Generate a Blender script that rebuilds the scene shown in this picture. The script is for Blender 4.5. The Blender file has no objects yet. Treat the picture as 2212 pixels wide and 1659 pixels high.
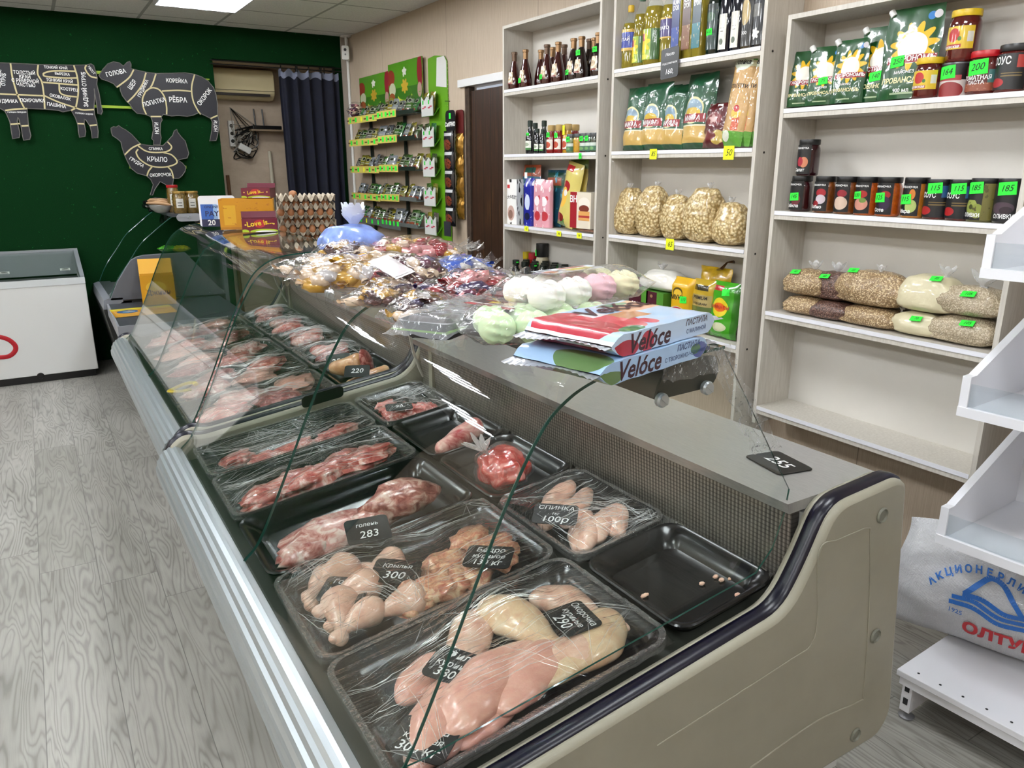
import bpy, bmesh, math, random
from mathutils import Vector, Matrix, Euler, noise
PI = math.pi
sc = bpy.context.scene
col = sc.collection
V = Vector
# ------------------------------------------------------------------ camera
F_PX, YAW, PIT, CH = 1650.14, 0.552220, 0.277033, 1.65
cam_d = bpy.data.cameras.new('camera')
cam_d.sensor_width = 36.0
cam_d.lens = F_PX / 2212 * 36.0
cam_d.clip_start = 0.02
cam = bpy.data.objects.new('camera', cam_d)
col.objects.link(cam)
cam.location = (0, 0, CH)
cam.rotation_euler = (PI / 2 - PIT, 0, -YAW)
sc.camera = cam
# ------------------------------------------------------------------ world and exposure
w = bpy.data.worlds.new('world')
sc.world = w
w.use_nodes = True
w.node_tree.nodes['Background'].inputs[0].default_value = (.8, .87, 1, 1)
w.node_tree.nodes['Background'].inputs[1].default_value = .3
sc.view_settings.view_transform = 'Standard'
sc.view_settings.look = 'None'
sc.view_settings.gamma = 1
sc.view_settings.use_curve_mapping = False
sc.view_settings.exposure = 1.0
sc.cycles.transparent_max_bounces = 40
sc.cycles.max_bounces = 10
LAMP = 34.0          # strength of the ceiling tubes
# ------------------------------------------------------------------ pixel -> place (photograph frame 2212 x 1659)
_f = V((math.sin(YAW) * math.cos(PIT), math.cos(YAW) * math.cos(PIT), -math.sin(PIT)))
_r = V((math.cos(YAW), -math.sin(YAW), 0))
_u = _r.cross(_f)
_O = V((0, 0, CH))
def ray(x, y): return _r * ((x - 1106) / F_PX) - _u * ((y - 829.5) / F_PX) + _f
def onz(x, y, z): d = ray(x, y); return _O + d * ((z - CH) / d.z)
def onx(x, y, X): d = ray(x, y); return _O + d * (X / d.x)
def ony(x, y, Y): d = ray(x, y); return _O + d * (Y / d.y)
SL, Z0 = .14, .60                       # slope of the sloping meat deck
def dz(x): return Z0 + SL * (x - .3)
def ondeck(x, y, up=.03):
    d = ray(x, y); n = V((-SL, 0, 1)); t = (Z0 + up - SL * .3 - _O.dot(n)) / d.dot(n)
    return _O + d * t
# ------------------------------------------------------------------ materials
def C(h):
    h = h.lstrip('#')
    o = []
    for i in (0, 2, 4):
        c = int(h[i:i + 2], 16) / 255
        o.append(c / 12.92 if c <= .04045 else ((c + .055) / 1.055) ** 2.4)
    return (o[0], o[1], o[2], 1)
class NT:
    def __init__(s, name):
        s.m = bpy.data.materials.new(name); s.m.use_nodes = True
        s.t = s.m.node_tree; s.n = s.t.nodes; s.b = s.n['Principled BSDF']; s.out = s.n['Material Output']
    def new(s, typ, **k):
        n = s.n.new('ShaderNode' + typ)
        for a, v in k.items():
            if a == 'i':
                for q, val in v.items():
                    if isinstance(val, bpy.types.NodeSocket): s.t.links.new(val, n.inputs[q])
                    else: n.inputs[q].default_value = val
            else: setattr(n, a, v)
        return n
    def math(s, op, a, b=0, c=None):
        n = s.new('Math', operation=op, i={0: a, 1: b})
        if c is not None:
            if isinstance(c, bpy.types.NodeSocket): s.t.links.new(c, n.inputs[2])
            else: n.inputs[2].default_value = c
        return n.outputs[0]
    def mix(s, f, a, b):
        n = s.new('Mix', data_type='RGBA', i={0: f, 6: a, 7: b}); return n.outputs[2]
    def ramp(s, f, stops, const=False):
        n = s.new('ValToRGB', i={0: f}); r = n.color_ramp
        if const: r.interpolation = 'CONSTANT'
        while len(r.elements) < len(stops): r.elements.new(.5)
        for e, (p, c) in zip(r.elements, stops): e.position = p; e.color = c
        return n.outputs[0]
    def link(s, a, b): s.t.links.new(a, b)
    def coord(s, kind='Object', scale=(1, 1, 1), loc=(0, 0, 0), rot=(0, 0, 0)):
        t = s.new('TexCoord'); mp = s.new('Mapping', i={0: t.outputs[kind], 1: loc, 2: rot, 3: scale}); return mp.outputs[0]
    def noise(s, vec, scale, detail=4, rough=.5, dist=0):
        return s.new('TexNoise', i={'Vector': vec, 'Scale': scale, 'Detail': detail, 'Roughness': rough, 'Distortion': dist}).outputs[0]
    def bump(s, h, strength=.3, dist=.01):
        n = s.new('Bump', i={'Height': h, 'Strength': strength, 'Distance': dist}); s.link(n.outputs[0], s.b.inputs['Normal']); return n
_mats = {}
def mat(name, c, r=.5, m=0, coat=0, spec=.5, emit=0, var=0, vs=20, bump=0, bs=60, bd=.002, sub=0, stretch=(1, 1, 1), alpha=1):
    if name in _mats: return _mats[name]
    n = NT(name); c = C(c) if isinstance(c, str) else c; b = n.b
    b.inputs['Base Color'].default_value = c
    b.inputs['Roughness'].default_value = r; b.inputs['Metallic'].default_value = m
    b.inputs['Coat Weight'].default_value = coat; b.inputs['Coat Roughness'].default_value = .08
    b.inputs['Specular IOR Level'].default_value = spec
    if emit:
        b.inputs['Emission Color'].default_value = c; b.inputs['Emission Strength'].default_value = emit
    if var or bump: vec = n.coord(scale=stretch)
    if var:
        f = n.noise(vec, vs, 5, .6)
        lo = tuple(x * (1 - var) for x in c[:3]) + (1,); hi = tuple(min(1, x * (1 + var)) for x in c[:3]) + (1,)
        n.link(n.ramp(f, [(.3, lo), (.7, hi)]), b.inputs['Base Color'])
    if bump: n.bump(n.noise(vec, bs, 4), bump, bd)
    if sub:
        b.inputs['Subsurface Weight'].default_value = sub; b.inputs['Subsurface Radius'].default_value = (.02, .008, .005); b.inputs['Subsurface Scale'].default_value = .5
    _mats[name] = n.m
    return n.m
def thin(name, tint=(1, 1, 1), haze=0., hazec=(1, 1, 1), rough=.03, ior=1.45, wr=0, ws=30, stretch=(1, 1, 1), rot=(0, 0, 0), gloss=1.0, wd=.01, dist=0):
    """thin clear sheet: see-through, Fresnel gloss, a little milky haze, wrinkles"""
    if name in _mats: return _mats[name]
    n = NT(name); n.n.remove(n.b)
    tr = n.new('BsdfTransparent', i={0: tuple(tint) + (1,)})
    gl = n.new('BsdfGlossy', i={0: (gloss, gloss, gloss, 1), 'Roughness': rough})
    fr = n.new('LayerWeight', i={'Blend': .5}); r0 = ((ior - 1) / (ior + 1)) ** 2
    if wr:
        h = n.noise(n.coord(scale=stretch, rot=rot), ws, 3, .55, dist)
        bp = n.new('Bump', i={'Height': h, 'Strength': wr, 'Distance': wd})
        n.link(bp.outputs[0], gl.inputs['Normal']); n.link(bp.outputs[0], fr.inputs['Normal'])
    ff = n.math('MULTIPLY_ADD', n.math('POWER', fr.outputs['Facing'], 4.5), 1 - r0, r0)
    x = n.new('MixShader', i={0: ff, 1: tr.outputs[0], 2: gl.outputs[0]})
    if haze:
        df = n.new('BsdfDiffuse', i={0: tuple(hazec) + (1,)})
        x2 = n.new('MixShader', i={0: haze, 1: tr.outputs[0], 2: df.outputs[0]})
        n.link(x2.outputs[0], x.inputs[1])
    n.link(x.outputs[0], n.out.inputs[0])
    _mats[name] = n.m
    return n.m
def printed(name, base, shapes=(), r=.35, coat=.3, m=0, wr=0, ws=14):
    """packaging print laid out in the part's own UV: ('r',u0,v0,u1,v1,col) ('e',cu,cv,ru,rv,col) ('s',cu,cv,ru,rv,petals,col) ('n',scale,amount,col)"""
    if name in _mats: return _mats[name]
    n = NT(name)
    sp = n.new('SeparateXYZ', i={0: n.new('UVMap').outputs[0]}); u, v = sp.outputs[0], sp.outputs[1]
    cur = C(base)
    for s in shapes:
        c = C(s[-1])
        if s[0] == 'r':
            a = n.math('COMPARE', u, (s[1] + s[3]) / 2, abs(s[3] - s[1]) / 2); b = n.math('COMPARE', v, (s[2] + s[4]) / 2, abs(s[4] - s[2]) / 2)
            f = n.math('MULTIPLY', a, b)
        elif s[0] == 'n':
            f = n.math('GREATER_THAN', n.noise(n.new('UVMap').outputs[0], s[1], 3), s[2])
        else:
            du = n.math('DIVIDE', n.math('SUBTRACT', u, s[1]), s[3]); dv = n.math('DIVIDE', n.math('SUBTRACT', v, s[2]), s[4])
            rr = n.math('ADD', n.math('MULTIPLY', du, du), n.math('MULTIPLY', dv, dv))
            if s[0] == 'e': f = n.math('LESS_THAN', rr, 1)
            else:
                an = n.math('SINE', n.math('MULTIPLY', n.math('ARCTAN2', dv, du), s[5]))
                f = n.math('LESS_THAN', rr, n.math('MULTIPLY_ADD', an, .3, .7))
        cur = n.mix(f, cur, c)
    if shapes: n.link(cur, n.b.inputs['Base Color'])
    else: n.b.inputs['Base Color'].default_value = cur
    n.b.inputs['Roughness'].default_value = r; n.b.inputs['Coat Weight'].default_value = coat; n.b.inputs['Metallic'].default_value = m
    if wr: n.bump(n.noise(n.coord(), ws, 3), wr, .01)
    _mats[name] = n.m
    return n.m
# ------------------------------------------------------------------ mesh builder
class MB:
    def __init__(s): s.v = []; s.f = []; s.m = []; s.uv = []; s.k = 0
    def face(s, ids, uv=None): s.f.append(tuple(ids)); s.m.append(s.k); s.uv.append(uv)
    def grid(s, S, nu, nv, cu=False, uvf=None, flip=False):
        b = len(s.v); w = nu if cu else nu + 1
        for j in range(nv + 1):
            for i in range(w): s.v.append(V(S(i / nu, j / nv)))
        for j in range(nv):
            for i in range(nu):
                a, c = b + j * w + i, b + j * w + (i + 1) % w
                q = [a, c, c + w, a + w]; t = [(i / nu, j / nv), ((i + 1) / nu, j / nv), ((i + 1) / nu, (j + 1) / nv), (i / nu, (j + 1) / nv)]
                if uvf: t = [uvf(*p) for p in t]
                if flip: q.reverse(); t.reverse()
                s.face(q, t)
        return b
    def box(s, x0, y0, z0, x1, y1, z1, fr=None):
        b = len(s.v)
        for z in (z0, z1):
            for y in (y0, y1):
                for x in (x0, x1):
                    p = V((x, y, z)); s.v.append(fr(p) if fr else p)
        for q in ((0, 2, 3, 1), (4, 5, 7, 6), (0, 1, 5, 4), (2, 6, 7, 3), (0, 4, 6, 2), (1, 3, 7, 5)):
            s.face([b + i for i in q], [(0, 0), (1, 0), (1, 1), (0, 1)])
        return s
    def prism(s, poly, fr, h0, h1):
        """poly: 2D outline counter-clockwise; fr(a,b,h) -> point"""
        b = len(s.v); n = len(poly)
        for h in (h0, h1):
            for p in poly: s.v.append(V(fr(p[0], p[1], h)))
        xs = [p[0] for p in poly]; ys = [p[1] for p in poly]; w = max(xs) - min(xs) or 1; hh = max(ys) - min(ys) or 1
        uv = [((p[0] - min(xs)) / w, (p[1] - min(ys)) / hh) for p in poly]
        s.face([b + i for i in reversed(range(n))], uv[::-1]); s.face([b + n + i for i in range(n)], uv)
        for i in range(n):
            j = (i + 1) % n; s.face([b + i, b + j, b + n + j, b + n + i], [(0, 0)] * 4)
        return s
    def lathe(s, prof, seg=20, c=(0, 0, 0), cap=True, fr=None):
        b = len(s.v); n = len(prof); zs = [p[1] for p in prof]; zr = (max(zs) - min(zs)) or 1
        for r, z in prof:
            for i in range(seg):
                a = 2 * PI * i / seg; p = V((c[0] + r * math.sin(a), c[1] + r * math.cos(a), c[2] + z)); s.v.append(fr(p) if fr else p)
        for j in range(n - 1):
            for i in range(seg):
                k = (i + 1) % seg
                t = [(i / seg, (prof[j][1] - min(zs)) / zr), ((i + 1) / seg, (prof[j][1] - min(zs)) / zr), ((i + 1) / seg, (prof[j + 1][1] - min(zs)) / zr), (i / seg, (prof[j + 1][1] - min(zs)) / zr)]
                s.face([b + j * seg + k, b + j * seg + i, b + (j + 1) * seg + i, b + (j + 1) * seg + k], [t[1], t[0], t[3], t[2]])
        if cap:
            s.face([b + i for i in range(seg)], [(0, 0)] * seg); s.face([b + (n - 1) * seg + i for i in reversed(range(seg))], [(0, 0)] * seg)
        return s
    def tube(s, pts, r, seg=8, cap=True, flat=1.0):
        pts = [V(p) for p in pts]; n = len(pts); b = len(s.v)
        up = V((0, 0, 1)); t0 = (pts[1] - pts[0]).normalized()
        if abs(t0.dot(up)) > .95: up = V((1, 0, 0))
        for i, p in enumerate(pts):
            t = (pts[min(i + 1, n - 1)] - pts[max(i - 1, 0)]).normalized()
            sd = t.cross(up).normalized(); up = sd.cross(t).normalized()
            rr = r[i] if isinstance(r, (list, tuple)) else r
            for k in range(seg):
                a = 2 * PI * k / seg; s.v.append(p + sd * (rr * math.cos(a)) + up * (rr * flat * math.sin(a)))
        for j in range(n - 1):
            for k in range(seg):
                q = (k + 1) % seg; s.face([b + j * seg + k, b + j * seg + q, b + (j + 1) * seg + q, b + (j + 1) * seg + k], [(k / seg, j / n), ((k + 1) / seg, j / n), ((k + 1) / seg, (j + 1) / n), (k / seg, (j + 1) / n)])
        if cap:
            s.face([b + k for k in reversed(range(seg))], [(0, 0)] * seg); s.face([b + (n - 1) * seg + k for k in range(seg)], [(0, 0)] * seg)
        return s
    def ball(s, c, r, sub=2, fn=None):
        bm = bmesh.new(); bmesh.ops.create_icosphere(bm, subdivisions=sub, radius=1)
        b = len(s.v); r = r if isinstance(r, (tuple, list)) else (r, r, r)
        for v in bm.verts:
            p = v.co.copy(); k = fn(p) if fn else 1
            s.v.append(V((c[0] + p.x * r[0] * k, c[1] + p.y * r[1] * k, c[2] + p.z * r[2] * k)))
        for f in bm.faces: s.face([b + v.index for v in f.verts], [(0, 0)] * 3)
        bm.free(); return s
    def each(s, fn): s.v = [V(fn(p)) for p in s.v]; return s
def obj(name, mb, mats, parent=None, loc=(0, 0, 0), rot=(0, 0, 0), smooth=True, bevel=0, sub=0, solid=0, auto=40):
    me = bpy.data.meshes.new(name)
    me.from_pydata([tuple(p) for p in mb.v], [], mb.f)
    mats = mats if isinstance(mats, (list, tuple)) else [mats]
    for m in mats: me.materials.append(m)
    me.polygons.foreach_set('material_index', mb.m)
    ul = me.uv_layers.new(name='UVMap'); d = []
    for f, t in zip(mb.f, mb.uv):
        for p in (t or [(0, 0)] * len(f)): d += [p[0], p[1]]
    ul.data.foreach_set('uv', d)
    if smooth:
        me.polygons.foreach_set('use_smooth', [True] * len(mb.f))
        me.set_sharp_from_angle(angle=math.radians(auto))
    me.update()
    o = bpy.data.objects.new(name, me); col.objects.link(o)
    o.location = loc; o.rotation_euler = rot
    if parent: o.parent = parent
    if bevel:
        q = o.modifiers.new('bevel', 'BEVEL'); q.width = bevel; q.segments = 2; q.limit_method = 'ANGLE'; q.angle_limit = .6
    if sub:
        q = o.modifiers.new('sub', 'SUBSURF'); q.levels = sub; q.render_levels = sub
    if solid:
        q = o.modifiers.new('solid', 'SOLIDIFY'); q.thickness = solid
    return o
_labels = set()
def tag(o, label, cat, group=None):
    o['label'] = label; o['category'] = cat
    if group: o['group'] = group
    return o
def thing(name, label, cat, loc=(0, 0, 0), rz=0, group=None, rot=None):
    o = bpy.data.objects.new(name, None); col.objects.link(o); o.empty_display_size = .05
    o.location = loc; o.rotation_euler = rot or (0, 0, rz)
    return tag(o, label, cat, group)
def struct(o): o['kind'] = 'structure'; return o
_kids = {}
def copytree(o, loc=None, rz=None, label=None, parent=None, rot=None, scale=None):
    c = o.copy(); col.objects.link(c)
    if parent: c.parent = parent
    if loc is not None: c.location = loc
    if rz is not None: c.rotation_euler = (0, 0, rz)
    if rot is not None: c.rotation_euler = rot
    if scale is not None: c.scale = (scale, scale, scale)
    if label: c['label'] = label
    for k in list(o.children): copytree(k, parent=c)
    return c
ORD = 'first second third fourth fifth sixth seventh eighth ninth tenth eleventh twelfth thirteenth fourteenth fifteenth sixteenth'.split()
# ------------------------------------------------------------------ lettering
_tx = {}
def text_mesh(s, size=1, bold=0, shear=0, align='CENTER', sx=1, space=1):
    k = (s, bold, shear, align, space)
    if k not in _tx:
        cu = bpy.data.curves.new('t', 'FONT'); cu.body = s; cu.align_x = align; cu.align_y = 'CENTER'; cu.size = 1
        cu.resolution_u = 2; cu.offset = bold; cu.shear = shear; cu.space_line = .85 * space
        o = bpy.data.objects.new('t', cu); col.objects.link(o)
        me = bpy.data.meshes.new_from_object(o.evaluated_get(bpy.context.evaluated_depsgraph_get()))
        _tx[k] = ([v.co.copy() for v in me.vertices], [tuple(p.vertices) for p in me.polygons])
        bpy.data.objects.remove(o); bpy.data.curves.remove(cu); bpy.data.meshes.remove(me)
    return _tx[k]
def text(s, size, m, parent, surf, bold=0.015, shear=0, align='CENTER', sx=1, name='lettering', rot=0, space=1, at=(0, 0), loc=(0, 0, 0)):
    """surf(x, y) -> point of the printed surface in the parent's space"""
    vs, fs = text_mesh(s, 1, bold, shear, align, sx, space)
    b = MB(); c, sn = math.cos(rot), math.sin(rot)
    for p in vs:
        x, y = p.x * size * sx, p.y * size
        b.v.append(V(surf(at[0] + x * c - y * sn, at[1] + x * sn + y * c)))
    for f in fs: b.face(f)
    return obj(name, b, m, parent, smooth=False, loc=loc)
def flat(o, xd, yd):
    o, xd, yd = V(o), V(xd), V(yd)
    return lambda x, y: o + xd * x + yd * y
def front(y, z=0, x=0): return lambda a, b: V((x + a, y, z + b))      # a face looking towards -Y
def cyl(r, z): return lambda a, b: V((r * math.sin(a / r), -r * math.cos(a / r), z + b))
WHITE = mat('white_ink', '#f2f2f0', .6); BLACKI = mat('black_ink', '#141414', .6); CHALK = mat('chalk', '#e8e8e8', .8); REDI = mat('red_ink', '#b01020', .5)
GREEN = mat('neon_green_paper', '#2ee63c', .7); YELP = mat('neon_yellow_paper', '#eaf01e', .7)
def sticker(parent, surf, s, at=(0, 0), w=.045, h=.03, m=None, rot=0, name='price_sticker', ink=None):
    """small paper price mark following surf, with a handwritten number"""
    b = MB(); c, sn = math.cos(rot), math.sin(rot)
    def S(u, v, e=0):
        x, y = (u - .5) * w, (v - .5) * h
        return surf(at[0] + x * c - y * sn, at[1] + x * sn + y * c)
    b.grid(S, 4, 2)
    o = obj(name, b, m or GREEN, parent, smooth=False)
    n = (V(S(1, 0)) - V(S(0, 0))).cross(V(S(0, 1)) - V(S(0, 0))).normalized() * .0006
    if s: text(s, h * .68, ink or BLACKI, o, lambda x, y: V(surf(at[0] + x * c - y * sn, at[1] + x * sn + y * c)) + n, bold=.0, shear=.3, sx=.9)
    return o
def rrect(w, h, r, n=4, cx=0, cy=0):
    o = []
    for qx, qy, a0 in ((w / 2 - r, -h / 2 + r, -PI / 2), (w / 2 - r, h / 2 - r, 0), (-w / 2 + r, h / 2 - r, PI / 2), (-w / 2 + r, -h / 2 + r, PI)):
        for i in range(n + 1):
            a = a0 + PI / 2 * i / n; o.append((cx + qx + r * math.cos(a), cy + qy + r * math.sin(a)))
    return o
def fillet(pts, r, n=5):
    """round the corners of a closed 2D outline; r single or per corner"""
    o = []; N = len(pts)
    for i, p in enumerate(pts):
        rr = r[i] if isinstance(r, (list, tuple)) else r
        p = V((p[0], p[1])); a = V(pts[i - 1][:2]) - p; b = V(pts[(i + 1) % N][:2]) - p
        d = min(rr, a.length * .49, b.length * .49)
        if d < 1e-5: o.append((p.x, p.y)); continue
        A, B = p + a.normalized() * d, p + b.normalized() * d
        for k in range(n + 1):
            t = k / n; q = A * (1 - t) ** 2 + p * 2 * t * (1 - t) + B * t * t; o.append((q.x, q.y))
    return o
def nz(p, s=1, seed=0): return noise.noise(V((p[0] * s + seed * 7.3, p[1] * s + seed * 3.1, p[2] * s + seed)))
def cr(pts, n=6):
    """smooth curve through points"""
    P = [V(p) for p in pts]; P = [P[0] * 2 - P[1]] + P + [P[-1] * 2 - P[-2]]; o = []
    for i in range(1, len(P) - 2):
        for k in range(n):
            t = k / n
            o.append(.5 * ((2 * P[i]) + (P[i + 1] - P[i - 1]) * t + (2 * P[i - 1] - 5 * P[i] + 4 * P[i + 1] - P[i + 2]) * t * t + (3 * P[i] - P[i - 1] - 3 * P[i + 1] + P[i + 2]) * t ** 3))
    return o + [P[-2]]
# ================================================================== THE ROOM
XR, YB, CZ = 2.784, 7.5, 2.83
XL, YF = -3.2, -2.6
AL = 8.1                                         # depth of the alcove behind the turf wall
n = NT('vinyl_planks'); tc = n.new('TexCoord'); sp = n.new('SeparateXYZ', i={0: tc.outputs['Object']}); x, y = sp.outputs[0], sp.outputs[1]
PW, PL = .2131, 1.711
cx_ = n.math('DIVIDE', n.math('ADD', x, .187), PW); ci = n.math('FLOOR', cx_); cf = n.math('FRACT', cx_)
ry = n.math('DIVIDE', n.math('ADD', n.math('SUBTRACT', y, 3.49 - PL * 4), n.math('MULTIPLY', ci, .235)), PL)
ri = n.math('FLOOR', ry); rf = n.math('FRACT', ry)
pid = n.new('TexWhiteNoise', noise_dimensions='2D', i={'Vector': n.new('CombineXYZ', i={0: ci, 1: ri}).outputs[0]}).outputs[0]
vec = n.new('CombineXYZ', i={0: n.math('MULTIPLY', n.math('ADD', cf, n.math('MULTIPLY', pid, 0.0)), PW), 1: n.math('MULTIPLY', n.math('MULTIPLY', rf, PL), .22), 2: n.math('MULTIPLY', pid, 3.0)}).outputs[0]
sx_ = n.new('VectorMath', operation='MULTIPLY', i={0: vec, 1: (1, 1, 1)}).outputs[0]
topo = n.noise(n.new('VectorMath', operation='MULTIPLY', i={0: vec, 1: (11, 6.5, 1)}).outputs[0], 1.0, 2.2, .42, .5)
wob = n.noise(n.new('VectorMath', operation='MULTIPLY', i={0: vec, 1: (60, 30, 1)}).outputs[0], 1.0, 3, .5)
xin = n.new('SeparateXYZ', i={0: vec}).outputs[0]
ph = n.math('ADD', n.math('MULTIPLY', topo, 92.0), n.math('ADD', n.math('MULTIPLY', xin, 95.0), n.math('MULTIPLY', wob, 3.2)))
wv = n.math('MULTIPLY_ADD', n.math('SINE', ph), .5, .5)
fine = n.noise(n.new('VectorMath', operation='MULTIPLY', i={0: vec, 1: (1, .10, 1)}).outputs[0], 330, 4, .65)
big = n.noise(vec, 9, 3, .5)
c1 = n.ramp(wv, [(0, C('#6a6862')), (.12, C('#85837c')), (.4, C('#9c9a93')), (1, C('#a8a69f'))])
c2 = n.mix(n.math('MULTIPLY', n.math('SMOOTH_MAX', 0.0, n.math('MULTIPLY_ADD', fine, 5.0, -2.45)), .35), c1, C('#66645e'))
c2 = n.mix(.42, c2, n.ramp(big, [(.3, C('#6f6d67')), (.6, C('#a8a6a0'))]))
c3 = n.mix(n.math('MULTIPLY', pid, .45), c2, C('#7d7b73'))
g1 = n.math('LESS_THAN', cf, .012); g2 = n.math('LESS_THAN', rf, .0018)
c4 = n.mix(n.math('MULTIPLY', n.math('MAXIMUM', g1, g2), .7), c3, C('#4a4946'))
n.link(c4, n.b.inputs['Base Color']); n.b.inputs['Roughness'].default_value = .42
n.bump(n.math('ADD', wv, fine), .04, .002)
M_floor = n.m
n = NT('wall_panels'); v0 = n.coord(scale=(1, 1, 1)); sp = n.new('SeparateXYZ', i={0: n.new('TexCoord').outputs['Object']})
g = n.noise(n.coord(scale=(1, 40, 1.5)), 6, 5, .65)
c = n.ramp(g, [(.3, C('#b3a18c')), (.7, C('#c6b5a0'))])
pos = n.math('ADD', n.math('ADD', sp.outputs[1], sp.outputs[0]), 10.08)
seam = n.math('LESS_THAN', n.math('FRACT', n.math('DIVIDE', pos, 1.22)), .004)
c = n.mix(n.math('MULTIPLY', seam, .6), c, C('#5d4e40'))
n.link(c, n.b.inputs['Base Color']); n.b.inputs['Roughness'].default_value = .5
M_panel = n.m
n = NT('green_turf'); vv = n.coord()
c = n.ramp(n.noise(vv, 260, 3, .7), [(.25, C('#001a0b')), (.55, C('#043312')), (.8, C('#084f1c'))])
c = n.mix(n.math('GREATER_THAN', n.noise(vv, 45, 2), .74), c, C('#12602a'))
n.link(c, n.b.inputs['Base Color']); n.b.inputs['Roughness'].default_value = .9; n.b.inputs['Specular IOR Level'].default_value = .15
n.bump(n.noise(vv, 300, 3, .8), .8, .006)
M_turf = n.m
n = NT('ceiling_tiles'); sp = n.new('SeparateXYZ', i={0: n.new('TexCoord').outputs['Object']})
TS = .61
fx = n.math('FRACT', n.math('DIVIDE', n.math('ADD', sp.outputs[0], 10 * TS - 1.595), TS)); fy = n.math('FRACT', n.math('DIVIDE', n.math('ADD', sp.outputs[1], 20 * TS - 6.68), TS))
def edge(f): return n.math('MAXIMUM', n.math('LESS_THAN', f, .02), n.math('GREATER_THAN', f, .98))
e = n.math('MAXIMUM', edge(fx), edge(fy))
c = n.ramp(n.noise(n.coord(), 90, 3), [(.35, C('#dcdcda')), (.65, C('#e9e9e7'))])
c = n.mix(e, c, C('#a6a7a6'))
n.link(c, n.b.inputs['Base Color']); n.b.inputs['Roughness'].default_value = .85
n.bump(n.math('MULTIPLY', e, -1), .3, .004)
M_ceil = n.m
M_white = mat('white_laminate', '#e6e6e6', .35)
M_plast = mat('white_plastic', '#dcdcd8', .4)
def quadbox(name, *b, m=None, bevel=0): return struct(obj(name, MB().box(*b), m, smooth=False, bevel=bevel))
quadbox('floor', XL, YF, -.05, XR + .1, AL + .1, 0, m=M_floor)
quadbox('ceiling', XL, YF, CZ, XR + .1, AL + .1, CZ + .05, m=M_ceil)
# right wall with a doorway
DY0, DY1, DZ = 4.36, 5.17, 2.2
b = MB(); b.box(XR, YF, 0, XR + .1, DY0, CZ); b.box(XR, DY0, DZ, XR + .1, DY1, CZ); b.box(XR, DY1, 0, XR + .1, AL, CZ)
struct(obj('wall_right', b, M_panel, smooth=False))
quadbox('wall_left', XL - .1, YF, 0, XL, YB, CZ, m=M_panel)
quadbox('wall_front', XL, YF - .1, 0, XR, YF, CZ, m=M_panel)
# back wall: turf with an opening, then the plain corner strip
OX0, OX1, OZ = 1.545, 2.65, 2.56
b = MB(); b.box(XL, YB, 0, OX0, YB + .06, CZ); b.box(OX0, YB, OZ, OX1, YB + .06, CZ); b.box(OX1, YB, 0, 2.72, YB + .06, CZ)
struct(obj('wall_back', b, M_turf, smooth=False))
b = MB(); b.box(2.64, YB - .01, 0, XR, YB + .05, CZ); b.k = 0
quadbox('wall_alcove', XL, AL, 0, XR, AL + .1, CZ, m=M_panel)
quadbox('trim_1', 2.715, YB - .012, 0, XR, YB + .08, CZ, m=mat('corner_strip', '#a79d92', .6))
b = MB().tube([(2.772, YB - .03, .2), (2.772, YB - .03, CZ - .02)], .014, 10)
struct(obj('trim_2', b, M_plast))
struct(obj('trim_3', MB().box(XR - .025, DY0 - .02, DZ, XR, DY1 + .06, DZ + .05), M_white, smooth=False))
struct(obj('trim_4', MB().box(XR - .02, DY1 + .0, .3, XR + .0, DY1 + .035, 1.0), mat('grey_conduit', '#9aa0a6', .5), smooth=False))
quadbox('baseboard_right', XR - .014, YF, 0, XR, DY0, .075, m=mat('grey_wood_skirting', '#8a8378', .5, var=.25, vs=8, stretch=(1, 1, 8)))
# opening return faces
b = MB(); b.box(OX0 - .02, YB + .06, 0, OX0, AL, OZ); b.box(OX0 - .02, YB + .06, OZ, XR, AL, OZ + .02)
struct(obj('trim_5', b, M_panel, smooth=False))
# door of dark brown boards
n = NT('dark_door'); vv = n.coord(scale=(1, 14, .5))
c = n.ramp(n.noise(vv, 5, 6, .75), [(.3, C('#170c07')), (.55, C('#38200f')), (.78, C('#6d4a22'))])
sp = n.new('SeparateXYZ', i={0: n.new('TexCoord').outputs['Object']})
sm = n.math('LESS_THAN', n.math('FRACT', n.math('DIVIDE', sp.outputs[1], .105)), .06)
n.link(n.mix(sm, c, C('#0b0604')), n.b.inputs['Base Color']); n.b.inputs['Roughness'].default_value = .45
d = struct(obj('door_1', MB().box(XR + .02, DY0, 0, XR + .06, DY1 - .06, DZ - .03), n.m, smooth=False))
struct(obj('door_frame', MB().box(XR + .005, DY1 - .06, 0, XR + .05, DY1, DZ), mat('door_jamb', '#3a2b1d', .8, var=.4, vs=30), d, smooth=False))
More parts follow.
